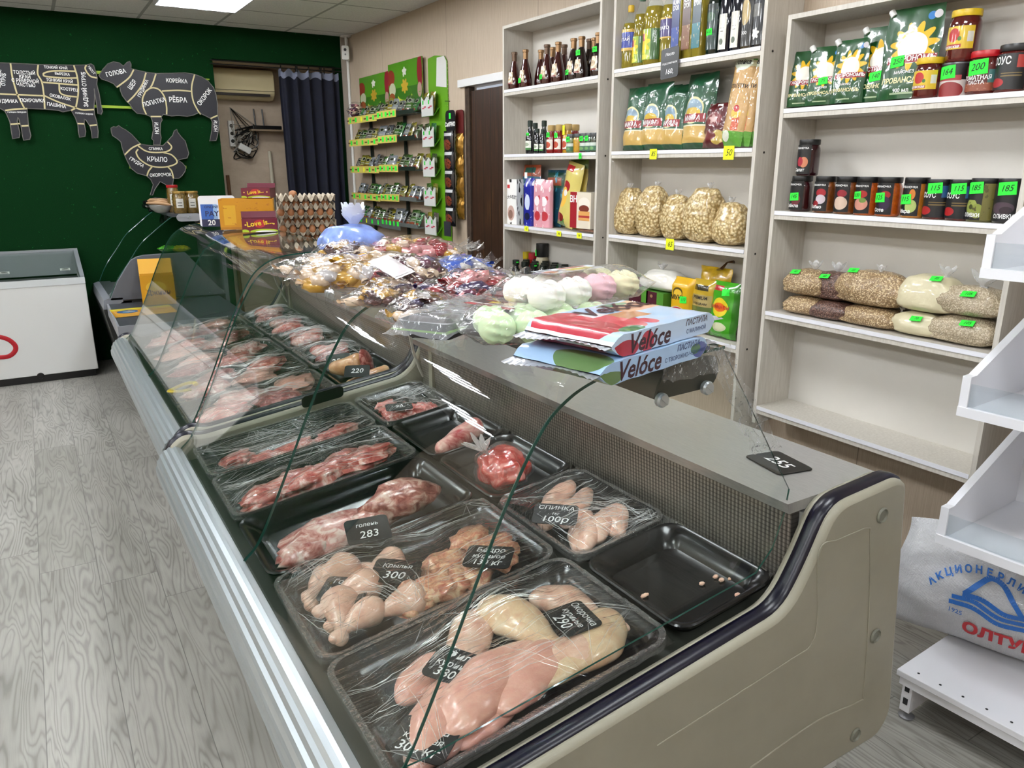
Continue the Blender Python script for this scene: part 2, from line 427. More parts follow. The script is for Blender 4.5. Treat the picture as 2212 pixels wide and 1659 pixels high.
# ------------------------------------------------------------------ ceiling lights
M_tube = NT('led_tube'); M_tube.b.inputs['Base Color'].default_value = (1, 1, 1, 1); M_tube.b.inputs['Emission Color'].default_value = (.95, .98, 1, 1); M_tube.b.inputs['Emission Strength'].default_value = LAMP; M_tube = M_tube.m
M_lampf = mat('lamp_tray', '#c9ccd2', .35)
lp = None
rows = [6.375, 4.545, 2.715, .885, -.945]
names = ['over the animal boards', 'over the pastry counter', 'over the middle of the aisle', 'over the near meat counter', 'behind the camera']
for cxl, side in ((1.29, 'counter'), (-.54, 'aisle'), (-2.37, 'far aisle')):
    for k, yy in enumerate(rows):
        lab = f'square ceiling light with four bright strips, {ORD[k]} from the green wall above the {side}'
        if lp is None:
            lp = thing('ceiling_light', lab, 'light', (cxl, yy, CZ), group='square ceiling lights')
            f_ = MB()
            for q in ((-.297, -.297, .297, -.285), (-.297, .285, .297, .297), (-.297, -.285, -.285, .285), (.285, -.285, .297, .285)): f_.box(q[0], q[1], -.03, q[2], q[3], 0)
            f_.box(-.285, -.285, -.012, .285, .285, -.006)
            obj('frame', f_, M_lampf, lp, smooth=False)
            for t in range(4):
                xx = -.21 + .14 * t
                obj('light_strip', MB().box(xx - .014, -.27, -.03, xx + .014, .27, -.014), M_tube, lp, smooth=False)
        else: copytree(lp, (cxl, yy, CZ), label=lab)
copytree(lp, (2.05, 7.82, CZ), label='square ceiling light inside the alcove above the air conditioner')
# ================================================================== MEAT COUNTERS
M_glass = thin('counter_glass', (.965, .99, .978), rough=.012, ior=1.3)
n = NT('glass_edge'); n.b.inputs['Base Color'].default_value = C('#1f4a40'); n.b.inputs['Roughness'].default_value = .12; n.b.inputs['Coat Weight'].default_value = .6
M_gedge = n.m
M_cream = mat('cream_plastic', '#979484', .45, var=.06, vs=5, bump=.15, bs=500, bd=.001)
M_navy = mat('navy_trim', '#06051a', .3, coat=0)
M_alu = mat('ribbed_aluminium', '#b9c2c6', .32, m=.75)
M_steel = NT('brushed_steel'); v0 = M_steel.coord(scale=(30, 2, 1))
M_steel.link(M_steel.ramp(M_steel.noise(v0, 18, 5, .7), [(.3, C('#a3a2a0')), (.7, C('#b3b2af'))]), M_steel.b.inputs['Base Color'])
M_steel.b.inputs['Metallic'].default_value = .4; M_steel.b.inputs['Roughness'].default_value = .26; M_steel = M_steel.m
n = NT('evaporator_fins'); sp = n.new('SeparateXYZ', i={0: n.new('TexCoord').outputs['Object']})
st = n.math('FRACT', n.math('MULTIPLY', sp.outputs[1], 88)); hz = n.math('FRACT', n.math('MULTIPLY', sp.outputs[2], 95))
c = n.ramp(st, [(0, C('#4a4744')), (.35, C('#857f78')), (.6, C('#b5aea5')), (1, C('#57534d'))])
c = n.mix(n.math('MULTIPLY', n.math('LESS_THAN', hz, .3), .5), c, C('#2a2825'))
fr = n.ramp(n.noise(n.coord(scale=(1, 1, .6)), 34, 5, .7), [(.42, (0, 0, 0, 1)), (.75, (1, 1, 1, 1))])
low = n.math('MULTIPLY', n.math('SUBTRACT', .9, sp.outputs[2]), 5)
c = n.mix(n.math('MULTIPLY', n.math('MULTIPLY', fr, low), .8), c, C('#a6a29b'))
n.link(c, n.b.inputs['Base Color']); n.b.inputs['Roughness'].default_value = .4; n.b.inputs['Metallic'].default_value = .35
n.bump(st, .5, .003); M_fins = n.m
M_liner = mat('liner', '#43463f', .3, m=.2)
M_dark = mat('dark_plate', '#2b2d2b', .3)
M_black = mat('black_plastic', '#0c0c0d', .28)
M_canopy = mat('canopy_metal', '#5d5a57', .3, m=.7)
M_frost = mat('frost', '#b9b7b2', .15, coat=.6, var=.2, vs=60)
PROF = [(.335, .43), (.55, .30), (.75, .27), (1.63, .27), (1.672, .32), (1.588, .97), (1.55, .986), (1.335, .971), (1.272, .845), (1.215, .762), (.42, .648), (.36, .69), (.305, .67), (.29, .60)]
FIL = [.04, .1, .05, .03, .04, .04, .04, .05, .05, .08, .06, .03, .03, .05]
GP = [(.345, .66), (.392, .712), (.468, .867), (.548, 1.045), (.601, 1.154), (.655, 1.242), (.70, 1.282), (.75, 1.305), (.81, 1.316), (.93, 1.322), (1.055, 1.327)]
RAIL = [(.345, .662), (.325, .674), (.317, .668), (.305, .668), (.297, .660), (.287, .658), (.281, .648), (.272, .643), (.268, .630), (.261, .622), (.259, .606), (.254, .598), (.254, .57), (.262, .562), (.262, .548), (.268, .543), (.268, .528), (.274, .523), (.274, .50), (.283, .495), (.29, .47), (.31, .455), (.345, .455)]
def make_case(xo, y0, L, lab, near):
    root = thing('meat_counter', lab, 'meat counter', (xo, y0, 0), group=None)
    prof = fillet(PROF, FIL, 5); PT = .07
    for k, ya in enumerate((0, L - PT)):
        prof = fillet([(a, c + (.045 if k == (1 if near else 0) and j in (9, 10) else (.02 if k == (1 if near else 0) and j == 11 else 0))) for j, (a, c) in enumerate(PROF)], FIL, 5)
        b = MB().prism(prof, lambda a, c, h: (a, h, c), ya, ya + PT)
        e = obj('end_panel', b, M_cream, root, bevel=.012)
        # navy bumper strip running round the rim
        rim = prof[prof.index(min(prof, key=lambda p: abs(p[0] - 1.63) + abs(p[1] - .62))):]
        rim = [p for p in prof if not (p[1] < .5 and .36 < p[0] < 1.6)]
        i0 = max(range(len(rim)), key=lambda i: rim[i][0] - rim[i][1] * .1); rim = rim[i0:] + rim[:i0]
        rim = [p for p in rim if not (p[1] < .9 and p[0] > 1.45)]
        b = MB(); ym = ya + (.034 if k == 0 else .036); hw = .019
        R = []
        for i, p in enumerate(rim):
            t = V((rim[min(i + 1, len(rim) - 1)][0] - rim[max(i - 1, 0)][0], rim[min(i + 1, len(rim) - 1)][1] - rim[max(i - 1, 0)][1])).normalized()
            nn = V((t.y, -t.x)); R.append((V((p[0], p[1])), nn))
        for d_, yy in ((-.002, ym - hw), (.006, ym - hw * .8), (.008, ym), (.006, ym + hw * .8), (-.002, ym + hw)):
            for p, nn in R: q = p + nn * d_; b.v.append(V((q.x, yy, q.y)))
        N = len(R)
        for j in range(4):
            for i in range(N - 1): b.face([j * N + i, j * N + i + 1, (j + 1) * N + i + 1, (j + 1) * N + i])
        obj('trim_strip', b, M_navy, e, auto=60)
        if near and k == 0:
            for px, py in ((1905, 1113), (1890, 1373), (1847, 1587)):
                q = ony(px, py, y0)
                b = MB().lathe([(.019, 0), (.016, .004), (.012, -.002)], 18, fr=lambda p: V((p.x, -p.z, p.y)))
                obj('screw_recess', b, mat('recess_grey', '#77786c', .4), e, loc=(q.x - xo, -.001, q.z))
            g = [ony(*p, y0 - .001) for p in ((1880, 1141), (1878, 1300), (1866, 1490), (1855, 1515), (1760, 1560), (1620, 1659))]
            obj('moulded_line', MB().tube([p - V((xo, y0, 0)) for p in cr(g, 6)], .0018, 6), M_cream, e)
            g = [ony(*p, y0 - .001) for p in ((1812, 1165), (1770, 1190), (1766, 1330), (1752, 1392), (1700, 1430), (1420, 1610))]
            obj('moulded_line', MB().tube([p - V((xo, y0, 0)) for p in cr(g, 6)], .0013, 6), M_cream, e)
            obj('moulded_line', MB().tube([ony(*p, y0 - .001) - V((xo, y0, 0)) for p in ((1812, 1165), (1868, 1141), (1880, 1141))], .0013, 6), M_cream, e)
    a0, a1 = PT, L - PT
    b = MB().prism(RAIL[::-1], lambda a, c, h: (a, h, c), a0 - .02, a1 + .02)
    obj('front_rail', b, M_alu, root, auto=20)
    obj('body', MB().prism([(.37, .15), (1.58, .15), (1.58, .93), (1.33, .93), (1.33, .60), (.37, .52)], lambda a, c, h: (a, h, c), a0, a1), mat('body_white', '#c9ccca', .4), root, smooth=False)
    obj('deck', MB().prism([(.345, dz(.345) - .02), (1.33, dz(1.33) - .02), (1.33, dz(1.33)), (.345, dz(.345))], lambda a, c, h: (a, h, c), a0 + .001, a1 - .001), M_liner, root, smooth=False)
    obj('evaporator', MB().prism([(1.318, .742), (1.335, .742), (1.325, .943), (1.30, .943)], lambda a, c, h: (a, h, c), a0 + .01, a1 - .01), M_fins, root, smooth=False)
    random.seed(7 if near else 8)
    b = MB()
    for i in range(int(90 * L)):
        yy = random.uniform(a0 + .02, a1 - .02); l = random.uniform(.012, .045) * (1.2 if random.random() > .7 else .8)
        b.tube([(1.312, yy, .765), (1.309, yy + random.uniform(-.003, .003), .765 - l * .5), (1.306, yy + random.uniform(-.004, .004), .765 - l)], [.005, .0035, .001], 5)
    o = obj('frost', b, M_frost, root); o['kind'] = 'stuff'
    obj('worktop', MB().prism([(1.28, .94), (1.59, .945), (1.59, .967), (1.272, .965)], lambda a, c, h: (a, h, c), a0, a1), M_steel, root, smooth=False)
    # curved front panes
    gp = cr([(p[0], p[1], 0) for p in GP], 6)
    cuts = [.0, L * .49, L] if near else [0, L * .5, L]
    for k in range(2):
        ya, yb = cuts[k] + (.078 if k == 0 else .002), cuts[k + 1] - (.075 if k == 1 else .002)
        b = MB(); N = len(gp); T = .0055
        off = []
        for i, p in enumerate(gp):
            t = (gp[min(i + 1, N - 1)] - gp[max(i - 1, 0)]).normalized(); off.append(V((p.x - t.y * T, p.y + t.x * T)))
        for yy in (ya, yb):
            for p in gp: b.v.append(V((p.x, yy, p.y)))
            for p in off: b.v.append(V((p.x, yy, p.y)))
        for i in range(N - 1):
            b.k = 0; b.face([i, i + 1, 2 * N + i + 1, 2 * N + i]); b.face([N + i + 1, N + i, 3 * N + i, 3 * N + i + 1])
            b.k = 1; b.face([i + 1, i, N + i, N + i + 1]); b.face([2 * N + i, 2 * N + i + 1, 3 * N + i + 1, 3 * N + i])
        b.k = 1; b.face([N - 1, 2 * N - 1, 4 * N - 1, 3 * N - 1]); b.face([0, 2 * N, 3 * N, N])
        obj('curved_glass', b, [M_glass, M_gedge], root)
    # side glass
    sg = [(p.x, p.y) for p in gp] + [(1.075, 1.30), (1.29, .99), (1.283, .935), (1.255, .86), (1.21, .815), (.43, .705), (.385, .705)]
    for yy in ((.083,) if near else (L - .083,)):
        b = MB(); N = len(sg)
        for d_ in (0, .004):
            for p in sg: b.v.append(V((p[0], yy + d_, p[1])))
        b.face(list(range(N))); b.face([N + i for i in reversed(range(N))]); b.k = 1
        for i in range(N): j = (i + 1) % N; b.face([i, N + i, N + j, j])
        obj('side_glass', b, [M_glass, M_gedge], root, smooth=False)
    cap = fillet([(.905, 1.247), (1.045, 1.252), (1.062, 1.28), (1.05, 1.314), (.96, 1.316), (.915, 1.285)], [.004, .02, .02, .02, .05, .03], 5)
    obj('canopy', MB().prism(cap, lambda a, c, h: (a, h, c), .1, L - .1), M_canopy, root)
    for yy in (.094, L - .1): obj('canopy_cap', MB().prism(cap, lambda a, c, h: (a, h, c), yy, yy + .006), M_dark, root, smooth=False)
    if near:
        for sx, sz in ((.910, 1.250), (1.021, 1.256)):
            b = MB().lathe([(.013, 0), (.0135, .008), (.011, .012)], 16, fr=lambda p: V((p.x, -p.z, p.y)))
            b.box(-.011, -.0135, -.0015, .011, -.0122, .0015)
            obj('screw', b, M_alu, root, loc=(sx, .088, sz), rot=(0, .7, 0), auto=30)
    for yy in (L - .20,): obj('post', MB().box(1.299, yy, .765, 1.318, yy + .03, .942), M_cream, root, smooth=False)
    obj('cable', MB().tube(cr([(1.2, L - .24, 1.27), (1.19, L - .22, 1.1), (1.23, L - .17, .95), (1.27, L - .12, .88), (1.29, L - .1, .84), (1.312, L - .085, .80)], 5), .006, 8), mat('white_cable', '#c9c8bf', .4), root)
    if near:
        q = MB().prism(rrect(.17, .045, .015, 4), lambda a, c, h: (a + .88, L - PT - .004 + h, c + .775), -.003, .002)
        obj('label_plate', q.each(lambda p: V((p.x, p.y, p.z + SL * (p.x - .88)))), M_black, root, smooth=False)
    if near:
        def TP(u, v):
            a = V((1.0 + .06 * u, .078, 1.335 - .03 * v)); c_ = V((1.16 + .07 * u, .078, 1.10)); p = a.lerp(c_, v)
            return p + V((.012 * nz((u * 4, v * 5, 1), 1.5), -.006 + .010 * nz((u * 6, v * 9, 3), 1.2), .008 * nz((u * 7, v * 4, 9), 1)))
        tb = MB(); tb.grid(TP, 8, 26); tb.grid(lambda u, v: V((.90 + .17 * v, .080 + .006 * nz((u * 5, v * 8, 2), 1.3) - .008 * u, 1.336 - .05 * u + .008 * nz((v * 9, u, 4), 1))), 6, 22)
        obj('clear_tape', tb, thin('crumpled_tape', (.96, .97, .97), haze=.06, rough=.08, ior=1.5, wr=1, ws=45, wd=.02), root)
    for yy in (.10, L - .14):
        for xx in (.55, 1.50): obj('leg', MB().box(xx, yy, 0, xx + .04, yy + .04, .3), M_black, root, smooth=False)
    return root
case_near = make_case(0, .885, 2.045, 'near meat counter with curved glass, cream end panel and trays of chicken', True)
case_far = make_case(.035, 2.945, 2.13, 'farther meat counter with curved glass, egg trays standing on its end', False)
# chalk tag lying on the steel worktop
def chalk_tag(name_label, lines, M, w=.10, h=.075, size=.024, grp='black chalk price tags', bold=.005):
    root = thing('price_tag', name_label, 'price tag', group=grp); root.matrix_world = M
    obj('plate', MB().prism(rrect(w, h, .012, 4), lambda a, c, hh: (a, c, hh), 0, .0018), mat('tag_black', '#151617', .35), root, smooth=False)
    for k, (s, sz) in enumerate(lines):
        text(s, sz, CHALK, root, flat((0, 0, .0024), (1, 0, 0), (0, 1, 0)), bold=bold, shear=.15, at=(0, h * .5 - h * (k + .75) / (len(lines) + .5)))
    return root
def Mx(p, xd, nrm):
    xd = V(xd).normalized(); zd = V(nrm).normalized(); yd = zd.cross(xd).normalized(); xd = yd.cross(zd)
    return Matrix.Translation(V(p)) @ Matrix((xd, yd, zd)).transposed().to_4x4()
q = onz(1770, 1035, .968)
chalk_tag('black chalk tag reading 255 on the steel worktop', [('255', .05)], Mx((1.44, 1.12, .9675), (-.2, -1, 0), (0, 0, 1)), w=.13, h=.10)
# ------------------------------------------------------------------ grey pastry counter beyond
M_grey = mat('grey_plastic', '#62656c', .4); M_grey2 = mat('dark_grey_top', '#3a3d42', .35)
def p2(px, py, Y): q = ony(px, py, Y); return (q.x, q.z)
YA = 6.45
pc = thing('pastry_counter', 'grey glass pastry counter against the green turf wall', 'counter', (0, YA, 0))
ep = [p2(*p, YA) for p in ((237, 650), (253.5, 607.5), (272, 577), (282, 562), (294.5, 555), (310, 551), (400, 545))] + [(1.25, .66)]
ep = ep[::-1]
obj('end_panel', MB().prism(ep, lambda a, c, h: (a, h, c), 0, .03), M_grey, pc, bevel=.004)
gq = cr([p2(*p, YA) + (0,) for p in ((237, 648), (254, 606), (282, 562), (305, 527), (333, 501), (356, 481), (376, 466))], 4); gt = gq[-1]
b = MB(); N = len(gq)
for yy in (.02, 1.02):
    for p in gq: b.v.append(V((p.x, yy, p.y)))
for i in range(N - 1): b.face([i, i + 1, N + i + 1, N + i])
obj('curved_glass', b, M_glass, pc)
for yy in (.02, 1.02): obj('glass_edge', MB().tube([V((p.x, yy, p.y)) for p in gq], .004, 6), M_gedge, pc)
gx, gzz = gq[0].x, gq[0].y
obj('sill', MB().prism([(gx - .05, gzz - .07), (gx, gzz - .07), (gx + .09, gzz - .02), (gx + .09, gzz + .01), (gx, gzz + .012), (gx - .04, gzz)], lambda a, c, h: (a, h, c), .0, 1.04), mat('sill_grey', '#7f838a', .4), pc, smooth=False)
obj('front_panel', MB().prism([(gx + .03, .12), (gx + .15, .12), (gx + .15, gzz - .07), (gx - .05, gzz - .07)], lambda a, c, h: (a, h, c), .0, 1.04), M_dark, pc, smooth=False)
obj('deck', MB().box(gx + .02, .03, gzz - .02, 1.25, 1.03, gzz), mat('pale_deck', '#8d9092', .4), pc, smooth=False)
obj('base', MB().box(gx + .15, .0, .0, 1.25, 1.03, gzz - .02), M_dark, pc, smooth=False)
obj('glass_shelf', MB().box(.75, .04, .98, 1.25, 1.0, .986), M_glass, pc, smooth=False)
obj('back_panel', MB().box(1.25, 0, .0, 1.28, 1.03, gt.y - .02), M_grey, pc, smooth=False)
obj('top_shelf', MB().box(gt.x - .02, .0, gt.y - .01, 1.30, 1.03, gt.y + .012), M_grey2, pc, smooth=False)
q0, q1 = p2(380, 462, YA), p2(434, 477, YA)
obj('top_bracket', MB().prism(rrect(q1[0] - q0[0], q0[1] - q1[1], .03, 4, (q0[0] + q1[0]) / 2, (q0[1] + q1[1]) / 2), lambda a, c, h: (a, h, c), -.012, .0), mat('pale_grey', '#9a9da3', .35), pc, smooth=False)
obj('screw', MB().lathe([(.012, 0), (.010, .008)], 12, fr=lambda p: V((p.x + q0[0] + .09, -.012 - p.z, p.y + (q0[1] + q1[1]) / 2))), M_alu, pc)
lz = .655; lq = onz(258, 706, lz); lb = onz(231, 652, lz)
lc = thing('cash_ledge', 'low dark grey ledge between the farther meat counter and pastry counter', 'counter', (0, lq.y, 0)); ll = YA - lq.y - .015
obj('ledge_top', MB().prism([(lq.x, 0), (1.2, 0), (1.2, ll), (lb.x, ll)], lambda a, c, h: (a, c, h), .62, lz), M_grey2, lc, smooth=False, bevel=.004)
obj('ledge_edge', MB().prism([(lq.x - .012, -.012), (1.2, -.012), (1.2, 0), (lq.x, 0), (lb.x, ll), (lb.x - .012, ll)], lambda a, c, h: (a, c, h), .57, lz + .004), mat('ledge_grey', '#8a8d93', .35), lc, smooth=False)
obj('ledge_body', MB().box(lq.x + .08, .02, .0, 1.2, ll, .62), M_dark, lc, smooth=False)
# ================================================================== TRAYS AND MEAT
import numpy as np
TH = math.atan(SL)
M_tray = mat('black_tray', '#08080a', .22, coat=.2)
def skin(name, a, b_, c_, r=.28, coat=.55, sc1=14, sc2=60, st=.35, con=1.0):
    n = NT(name); v = n.coord('Object')
    f = n.noise(v, sc1 * 1.7, 5, .6, .9)
    c = n.ramp(f, [(.5 - .15 * con, C(a)), (.50, C(b_)), (.5 + .13 * con, C(c_))])
    n.link(c, n.b.inputs['Base Color']); n.b.inputs['Roughness'].default_value = r; n.b.inputs['Coat Weight'].default_value = coat; n.b.inputs['Coat Roughness'].default_value = .12
    n.b.inputs['Subsurface Weight'].default_value = .12; n.b.inputs['Subsurface Radius'].default_value = (.012, .005, .004)
    n.bump(n.noise(v, sc2, 4, .6), st, .004)
    _mats[name] = n.m
    return n.m
M_chick = skin('chicken_skin', '#cf947f', '#e3b9a2', '#edd2bf', con=1.7); M_chick2 = skin('chicken_skin_yellow', '#d3a184', '#e2c29c', '#ebd8be', con=1.7)
M_breast = skin('chicken_breast', '#d38f80', '#e3ab99', '#ecc4b3', sc1=9, con=1.9); M_bone = skin('chicken_carcass', '#b5604a', '#d59a79', '#e6c49f', sc1=26, st=.6)
M_lamb = skin('lamb', '#a04a45', '#d09a90', '#ead2c8', sc1=16); M_beef = skin('pink_meat', '#ad3f38', '#cf7468', '#ecc3b6', sc1=15)
M_red = skin('red_meat', '#8e1614', '#c2362e', '#de8d82', sc1=13, coat=.9, r=.15); M_raw = skin('dark_meat', '#5e1c1c', '#8f3a37', '#c08a82', sc1=20)
M_rind = skin('pork_rind', '#a97450', '#c79569', '#d8b48c', sc1=9)
FILMS = [thin(f'cling_film_{k}', (.985, .985, .99), haze=.008, rough=.09, ior=1.36, wr=.8, ws=30, stretch=s_, rot=(0, 0, a), wd=.02, dist=.8) for k, (s_, a) in enumerate((((.07, 1.2, 1), .5), ((.07, 1.4, 1), -.35), ((1.3, .08, 1), .2)))]
M_crease_glint = thin('film_crease', (.97, .97, .97), haze=.30, rough=.14, ior=1.8)  # folds whitened with haze, so the lamp glints on film sit in their colour
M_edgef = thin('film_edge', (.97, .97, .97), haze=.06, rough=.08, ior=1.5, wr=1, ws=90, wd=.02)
M_bagfilm = thin('bag_film', (.97, .97, .98), haze=.02, rough=.06, ior=1.32, wr=.45, ws=34, wd=.010, dist=1.2)
def ring(b, w, h, r, z, n=4):
    s = len(b.v)
    for p in rrect(w, h, r, n): b.v.append(V((p[0], p[1], z)))
    return s
def loft(b, rings, cap0=True, cap1=True):
    s = [ring(b, *q) for q in rings]; N = len(b.v[s[0]:s[1]])
    for j in range(len(s) - 1):
        for i in range(N): k = (i + 1) % N; b.face([s[j] + i, s[j] + k, s[j + 1] + k, s[j + 1] + i])
    if cap0: b.face([s[0] + i for i in reversed(range(N))])
    if cap1: b.face([s[-1] + i for i in range(N)])
HT = .048
TRAYS = []
class Tray:
    def __init__(s, x0, x1, y0, y1, label, xo=0, film=None, humps=(), group='black plastic meat trays', seed=0, w=None):
        s.w, s.h = (x1 - x0) / math.cos(TH), y1 - y0; xm = (x0 + x1) / 2
        s.root = thing('meat_tray', label, 'tray', (xm + xo, (y0 + y1) / 2, dz(xm) + .0015), group=group, rot=(0, -TH, 0))
        bpy.context.view_layer.update(); s.M = s.root.matrix_world.copy(); s.I = s.M.inverted(); W, H = s.w, s.h
        b = MB(); loft(b, [(W - .075, H - .075, .03, 0), (W - .03, H - .03, .04, HT - .004), (W - .002, H - .002, .045, HT - .006), (W, H, .045, HT), (W - .006, H - .006, .045, HT + .003), (W - .028, H - .028, .04, HT), (W - .05, H - .05, .035, HT - .014), (W - .056, H - .056, .035, HT - .016), (W - .085, H - .085, .03, .008), (W - .12, H - .12, .03, .003)])
        obj('tray_body', b, M_tray, s.root)
        s.film, s.seed, s.food = film, seed, []; TRAYS.append(s)
    def cover(s):
        """stretch film over the rim and whatever lies in the tray"""
        if s.film is None: return
        W, H, seed = s.w, s.h, s.seed; N1, N2 = int(W / .0085), int(H / .0085); random.seed(seed)
        fx = [(random.uniform(-.5, .5) * W, random.choice((-.5, .5)) * H, random.uniform(18, 34)) for _ in range(4)]
        cells = {}
        for o in s.food:
            mm = s.I @ o.matrix_world
            for v in o.data.vertices:
                p = mm @ v.co; k = (round(p.x / .009), round(p.y / .009))
                if p.z > cells.get(k, .02): cells[k] = p.z
        X, Y = np.meshgrid(np.linspace(-.5, .5, N1 + 1) * (W + .002), np.linspace(-.5, .5, N2 + 1) * (H + .002))
        m = np.minimum(W / 2 + .001 - abs(X), H / 2 + .001 - abs(Y)); Z = HT + .0045 - .006 * np.clip(m / .06, 0, 1)
        for (a, c), z in cells.items():
            Z = np.maximum(Z, z + .008 - .34 * np.maximum(0, np.hypot(X - a * .009, Y - c * .009) - .008))
        soft = np.clip(m / .03, 0, 1)
        for cx, cy, fq in fx:
            a = np.arctan2(Y - cy, X - cx); dd = np.hypot(X - cx, Y - cy); Z += soft * .0013 * (1 + np.sin(a * fq)) * np.clip(1 - dd / .3, 0, 1)
        Z = np.where(m < .004, HT - .010, Z)
        b = MB(); b.grid(lambda u, v: V((X[0, round(u * N1)] * (1 if 0 < v < 1 else 1.003), Y[round(v * N2), 0], Z[round(v * N2), round(u * N1)] + .0015 * nz((u * 9, v * 7, seed), 1))), N1, N2)
        fo = obj('cling_film', b, FILMS[s.film % 3], s.root)
        def zz(x, y):
            i = min(max(round((x / (W + .002) + .5) * N1), 0), N1); j = min(max(round((y / (H + .002) + .5) * N2), 0), N2); return Z[j, i]
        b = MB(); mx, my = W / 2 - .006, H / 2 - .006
        def streak(x0, y0, a, l, w0):  # one thin raised fold strip, pale in place of a lamp reflection
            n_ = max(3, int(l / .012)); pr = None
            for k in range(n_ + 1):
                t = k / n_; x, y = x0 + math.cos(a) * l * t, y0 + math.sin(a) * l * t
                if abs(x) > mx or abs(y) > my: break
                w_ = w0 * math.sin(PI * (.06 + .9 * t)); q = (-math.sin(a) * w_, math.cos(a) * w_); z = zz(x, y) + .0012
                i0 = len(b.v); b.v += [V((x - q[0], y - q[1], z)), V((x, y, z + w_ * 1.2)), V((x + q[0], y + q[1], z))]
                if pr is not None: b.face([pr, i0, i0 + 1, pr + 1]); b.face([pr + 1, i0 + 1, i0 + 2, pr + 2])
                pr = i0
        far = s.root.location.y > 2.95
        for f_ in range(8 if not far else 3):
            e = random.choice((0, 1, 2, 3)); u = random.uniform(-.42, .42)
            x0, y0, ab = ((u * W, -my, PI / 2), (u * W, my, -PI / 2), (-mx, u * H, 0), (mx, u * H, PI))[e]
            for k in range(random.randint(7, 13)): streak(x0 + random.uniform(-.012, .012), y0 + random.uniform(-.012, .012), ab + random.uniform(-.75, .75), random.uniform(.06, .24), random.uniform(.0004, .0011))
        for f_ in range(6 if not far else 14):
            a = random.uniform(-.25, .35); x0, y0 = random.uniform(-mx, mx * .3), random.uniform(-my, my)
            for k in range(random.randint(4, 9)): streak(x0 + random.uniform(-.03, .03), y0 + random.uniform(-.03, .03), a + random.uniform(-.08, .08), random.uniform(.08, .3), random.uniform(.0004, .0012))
        obj('film_crease_glints', b, M_crease_glint, fo, smooth=False)
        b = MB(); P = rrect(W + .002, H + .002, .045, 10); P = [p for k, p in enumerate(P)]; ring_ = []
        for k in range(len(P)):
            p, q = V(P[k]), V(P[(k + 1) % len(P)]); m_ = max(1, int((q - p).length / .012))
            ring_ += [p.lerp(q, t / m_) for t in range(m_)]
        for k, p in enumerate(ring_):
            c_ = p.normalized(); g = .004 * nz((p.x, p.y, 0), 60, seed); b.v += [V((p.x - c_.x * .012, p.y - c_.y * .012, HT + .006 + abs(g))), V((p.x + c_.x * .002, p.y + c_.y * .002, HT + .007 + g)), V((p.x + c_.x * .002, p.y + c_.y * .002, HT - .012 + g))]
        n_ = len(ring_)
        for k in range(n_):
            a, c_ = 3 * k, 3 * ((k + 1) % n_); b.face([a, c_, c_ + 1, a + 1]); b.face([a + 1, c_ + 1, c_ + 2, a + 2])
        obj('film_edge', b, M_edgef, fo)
    def at(s, px, py, up=.04):
        p = s.I @ ondeck2(px, py, up, s.root.location.x); return p
def ondeck2(px, py, up, _): return ondeck(px, py, up)
def place(o, tr, lx, ly, lz, rz=0, tilt=0):
    if o.type == 'MESH':              # keep the whole piece between the tray's walls
        c_, s_ = math.cos(rz), math.sin(rz); xs = [v.co.x * c_ - v.co.y * s_ for v in o.data.vertices]; ys = [v.co.x * s_ + v.co.y * c_ for v in o.data.vertices]
        mx, my = tr.w / 2 - .031, tr.h / 2 - .031
        k = min(1, 2 * mx / (max(xs) - min(xs)), 2 * my / (max(ys) - min(ys)))
        if k < 1:
            for v in o.data.vertices: v.co *= k
            xs = [x * k for x in xs]; ys = [y * k for y in ys]
        lx = min(max(lx, -mx - min(xs)), mx - max(xs)); ly = min(max(ly, -my - min(ys)), my - max(ys))
    if o.type == 'MESH': tr.food.append(o)
    o.matrix_world = tr.M @ Matrix.Translation(V((lx, ly, lz))) @ Euler((tilt, 0, rz)).to_matrix().to_4x4(); return o
def piece(name, label, cat, m, spine, rad, tr=None, at=None, rz=0, lz=0, flat_=.7, seed=0, amp=.18, group=None, seg=14):
    """one cut of meat: a lumpy tapering solid along a spine"""
    sp_ = cr([V(p) for p in spine], 5); N = len(sp_); R = []
    for i in range(N):
        t = i / (N - 1) * (len(rad) - 1); k = min(int(t), len(rad) - 2); R.append(rad[k] * (1 - (t - k)) + rad[k + 1] * (t - k))
    sp_ = [sp_[0] * 1.0 + (sp_[0] - sp_[1]).normalized() * R[0] * .6] + sp_ + [sp_[-1] + (sp_[-1] - sp_[-2]).normalized() * R[-1] * .6]; R = [R[0] * .45] + R + [R[-1] * .45]
    b = MB().tube(sp_, R, seg, True, flat_)
    b.v = [V((p.x * (1 + amp * nz(p, 16, seed) + amp * .45 * nz(p, 42, seed)), p.y * (1 + amp * nz(p, 16, seed + 3)), p.z * (1 + amp * 1.3 * nz(p, 19, seed + 5) + amp * .6 * nz(p, 45, seed + 7)))) for p in b.v]
    zmin = min(p.z for p in b.v)
    b.v = [V((p.x, p.y, max(p.z - zmin, (p.z - zmin) * .9))) for p in b.v]
    o = obj(name, b, m, sub=1, auto=80); tag(o, label, cat, group)
    if tr: place(o, tr, at.x, at.y, lz + .004, rz)
    return o
def leg_q(label, tr, px, py, rz, s=1, lz=0, m=None, seed=0, grp='chicken leg quarters on the nearest tray'):
    return piece('chicken_quarter', label, 'chicken', m or M_chick, [(-.13 * s, .02 * s, 0), (-.08 * s, .012 * s, 0), (-.03 * s, 0, 0), (.03 * s, -.012 * s, 0), (.085 * s, 0, 0)], [.016 * s, .02 * s, .036 * s, .052 * s, .036 * s], tr, tr.at(px, py), rz, lz, .62, seed, group=grp)
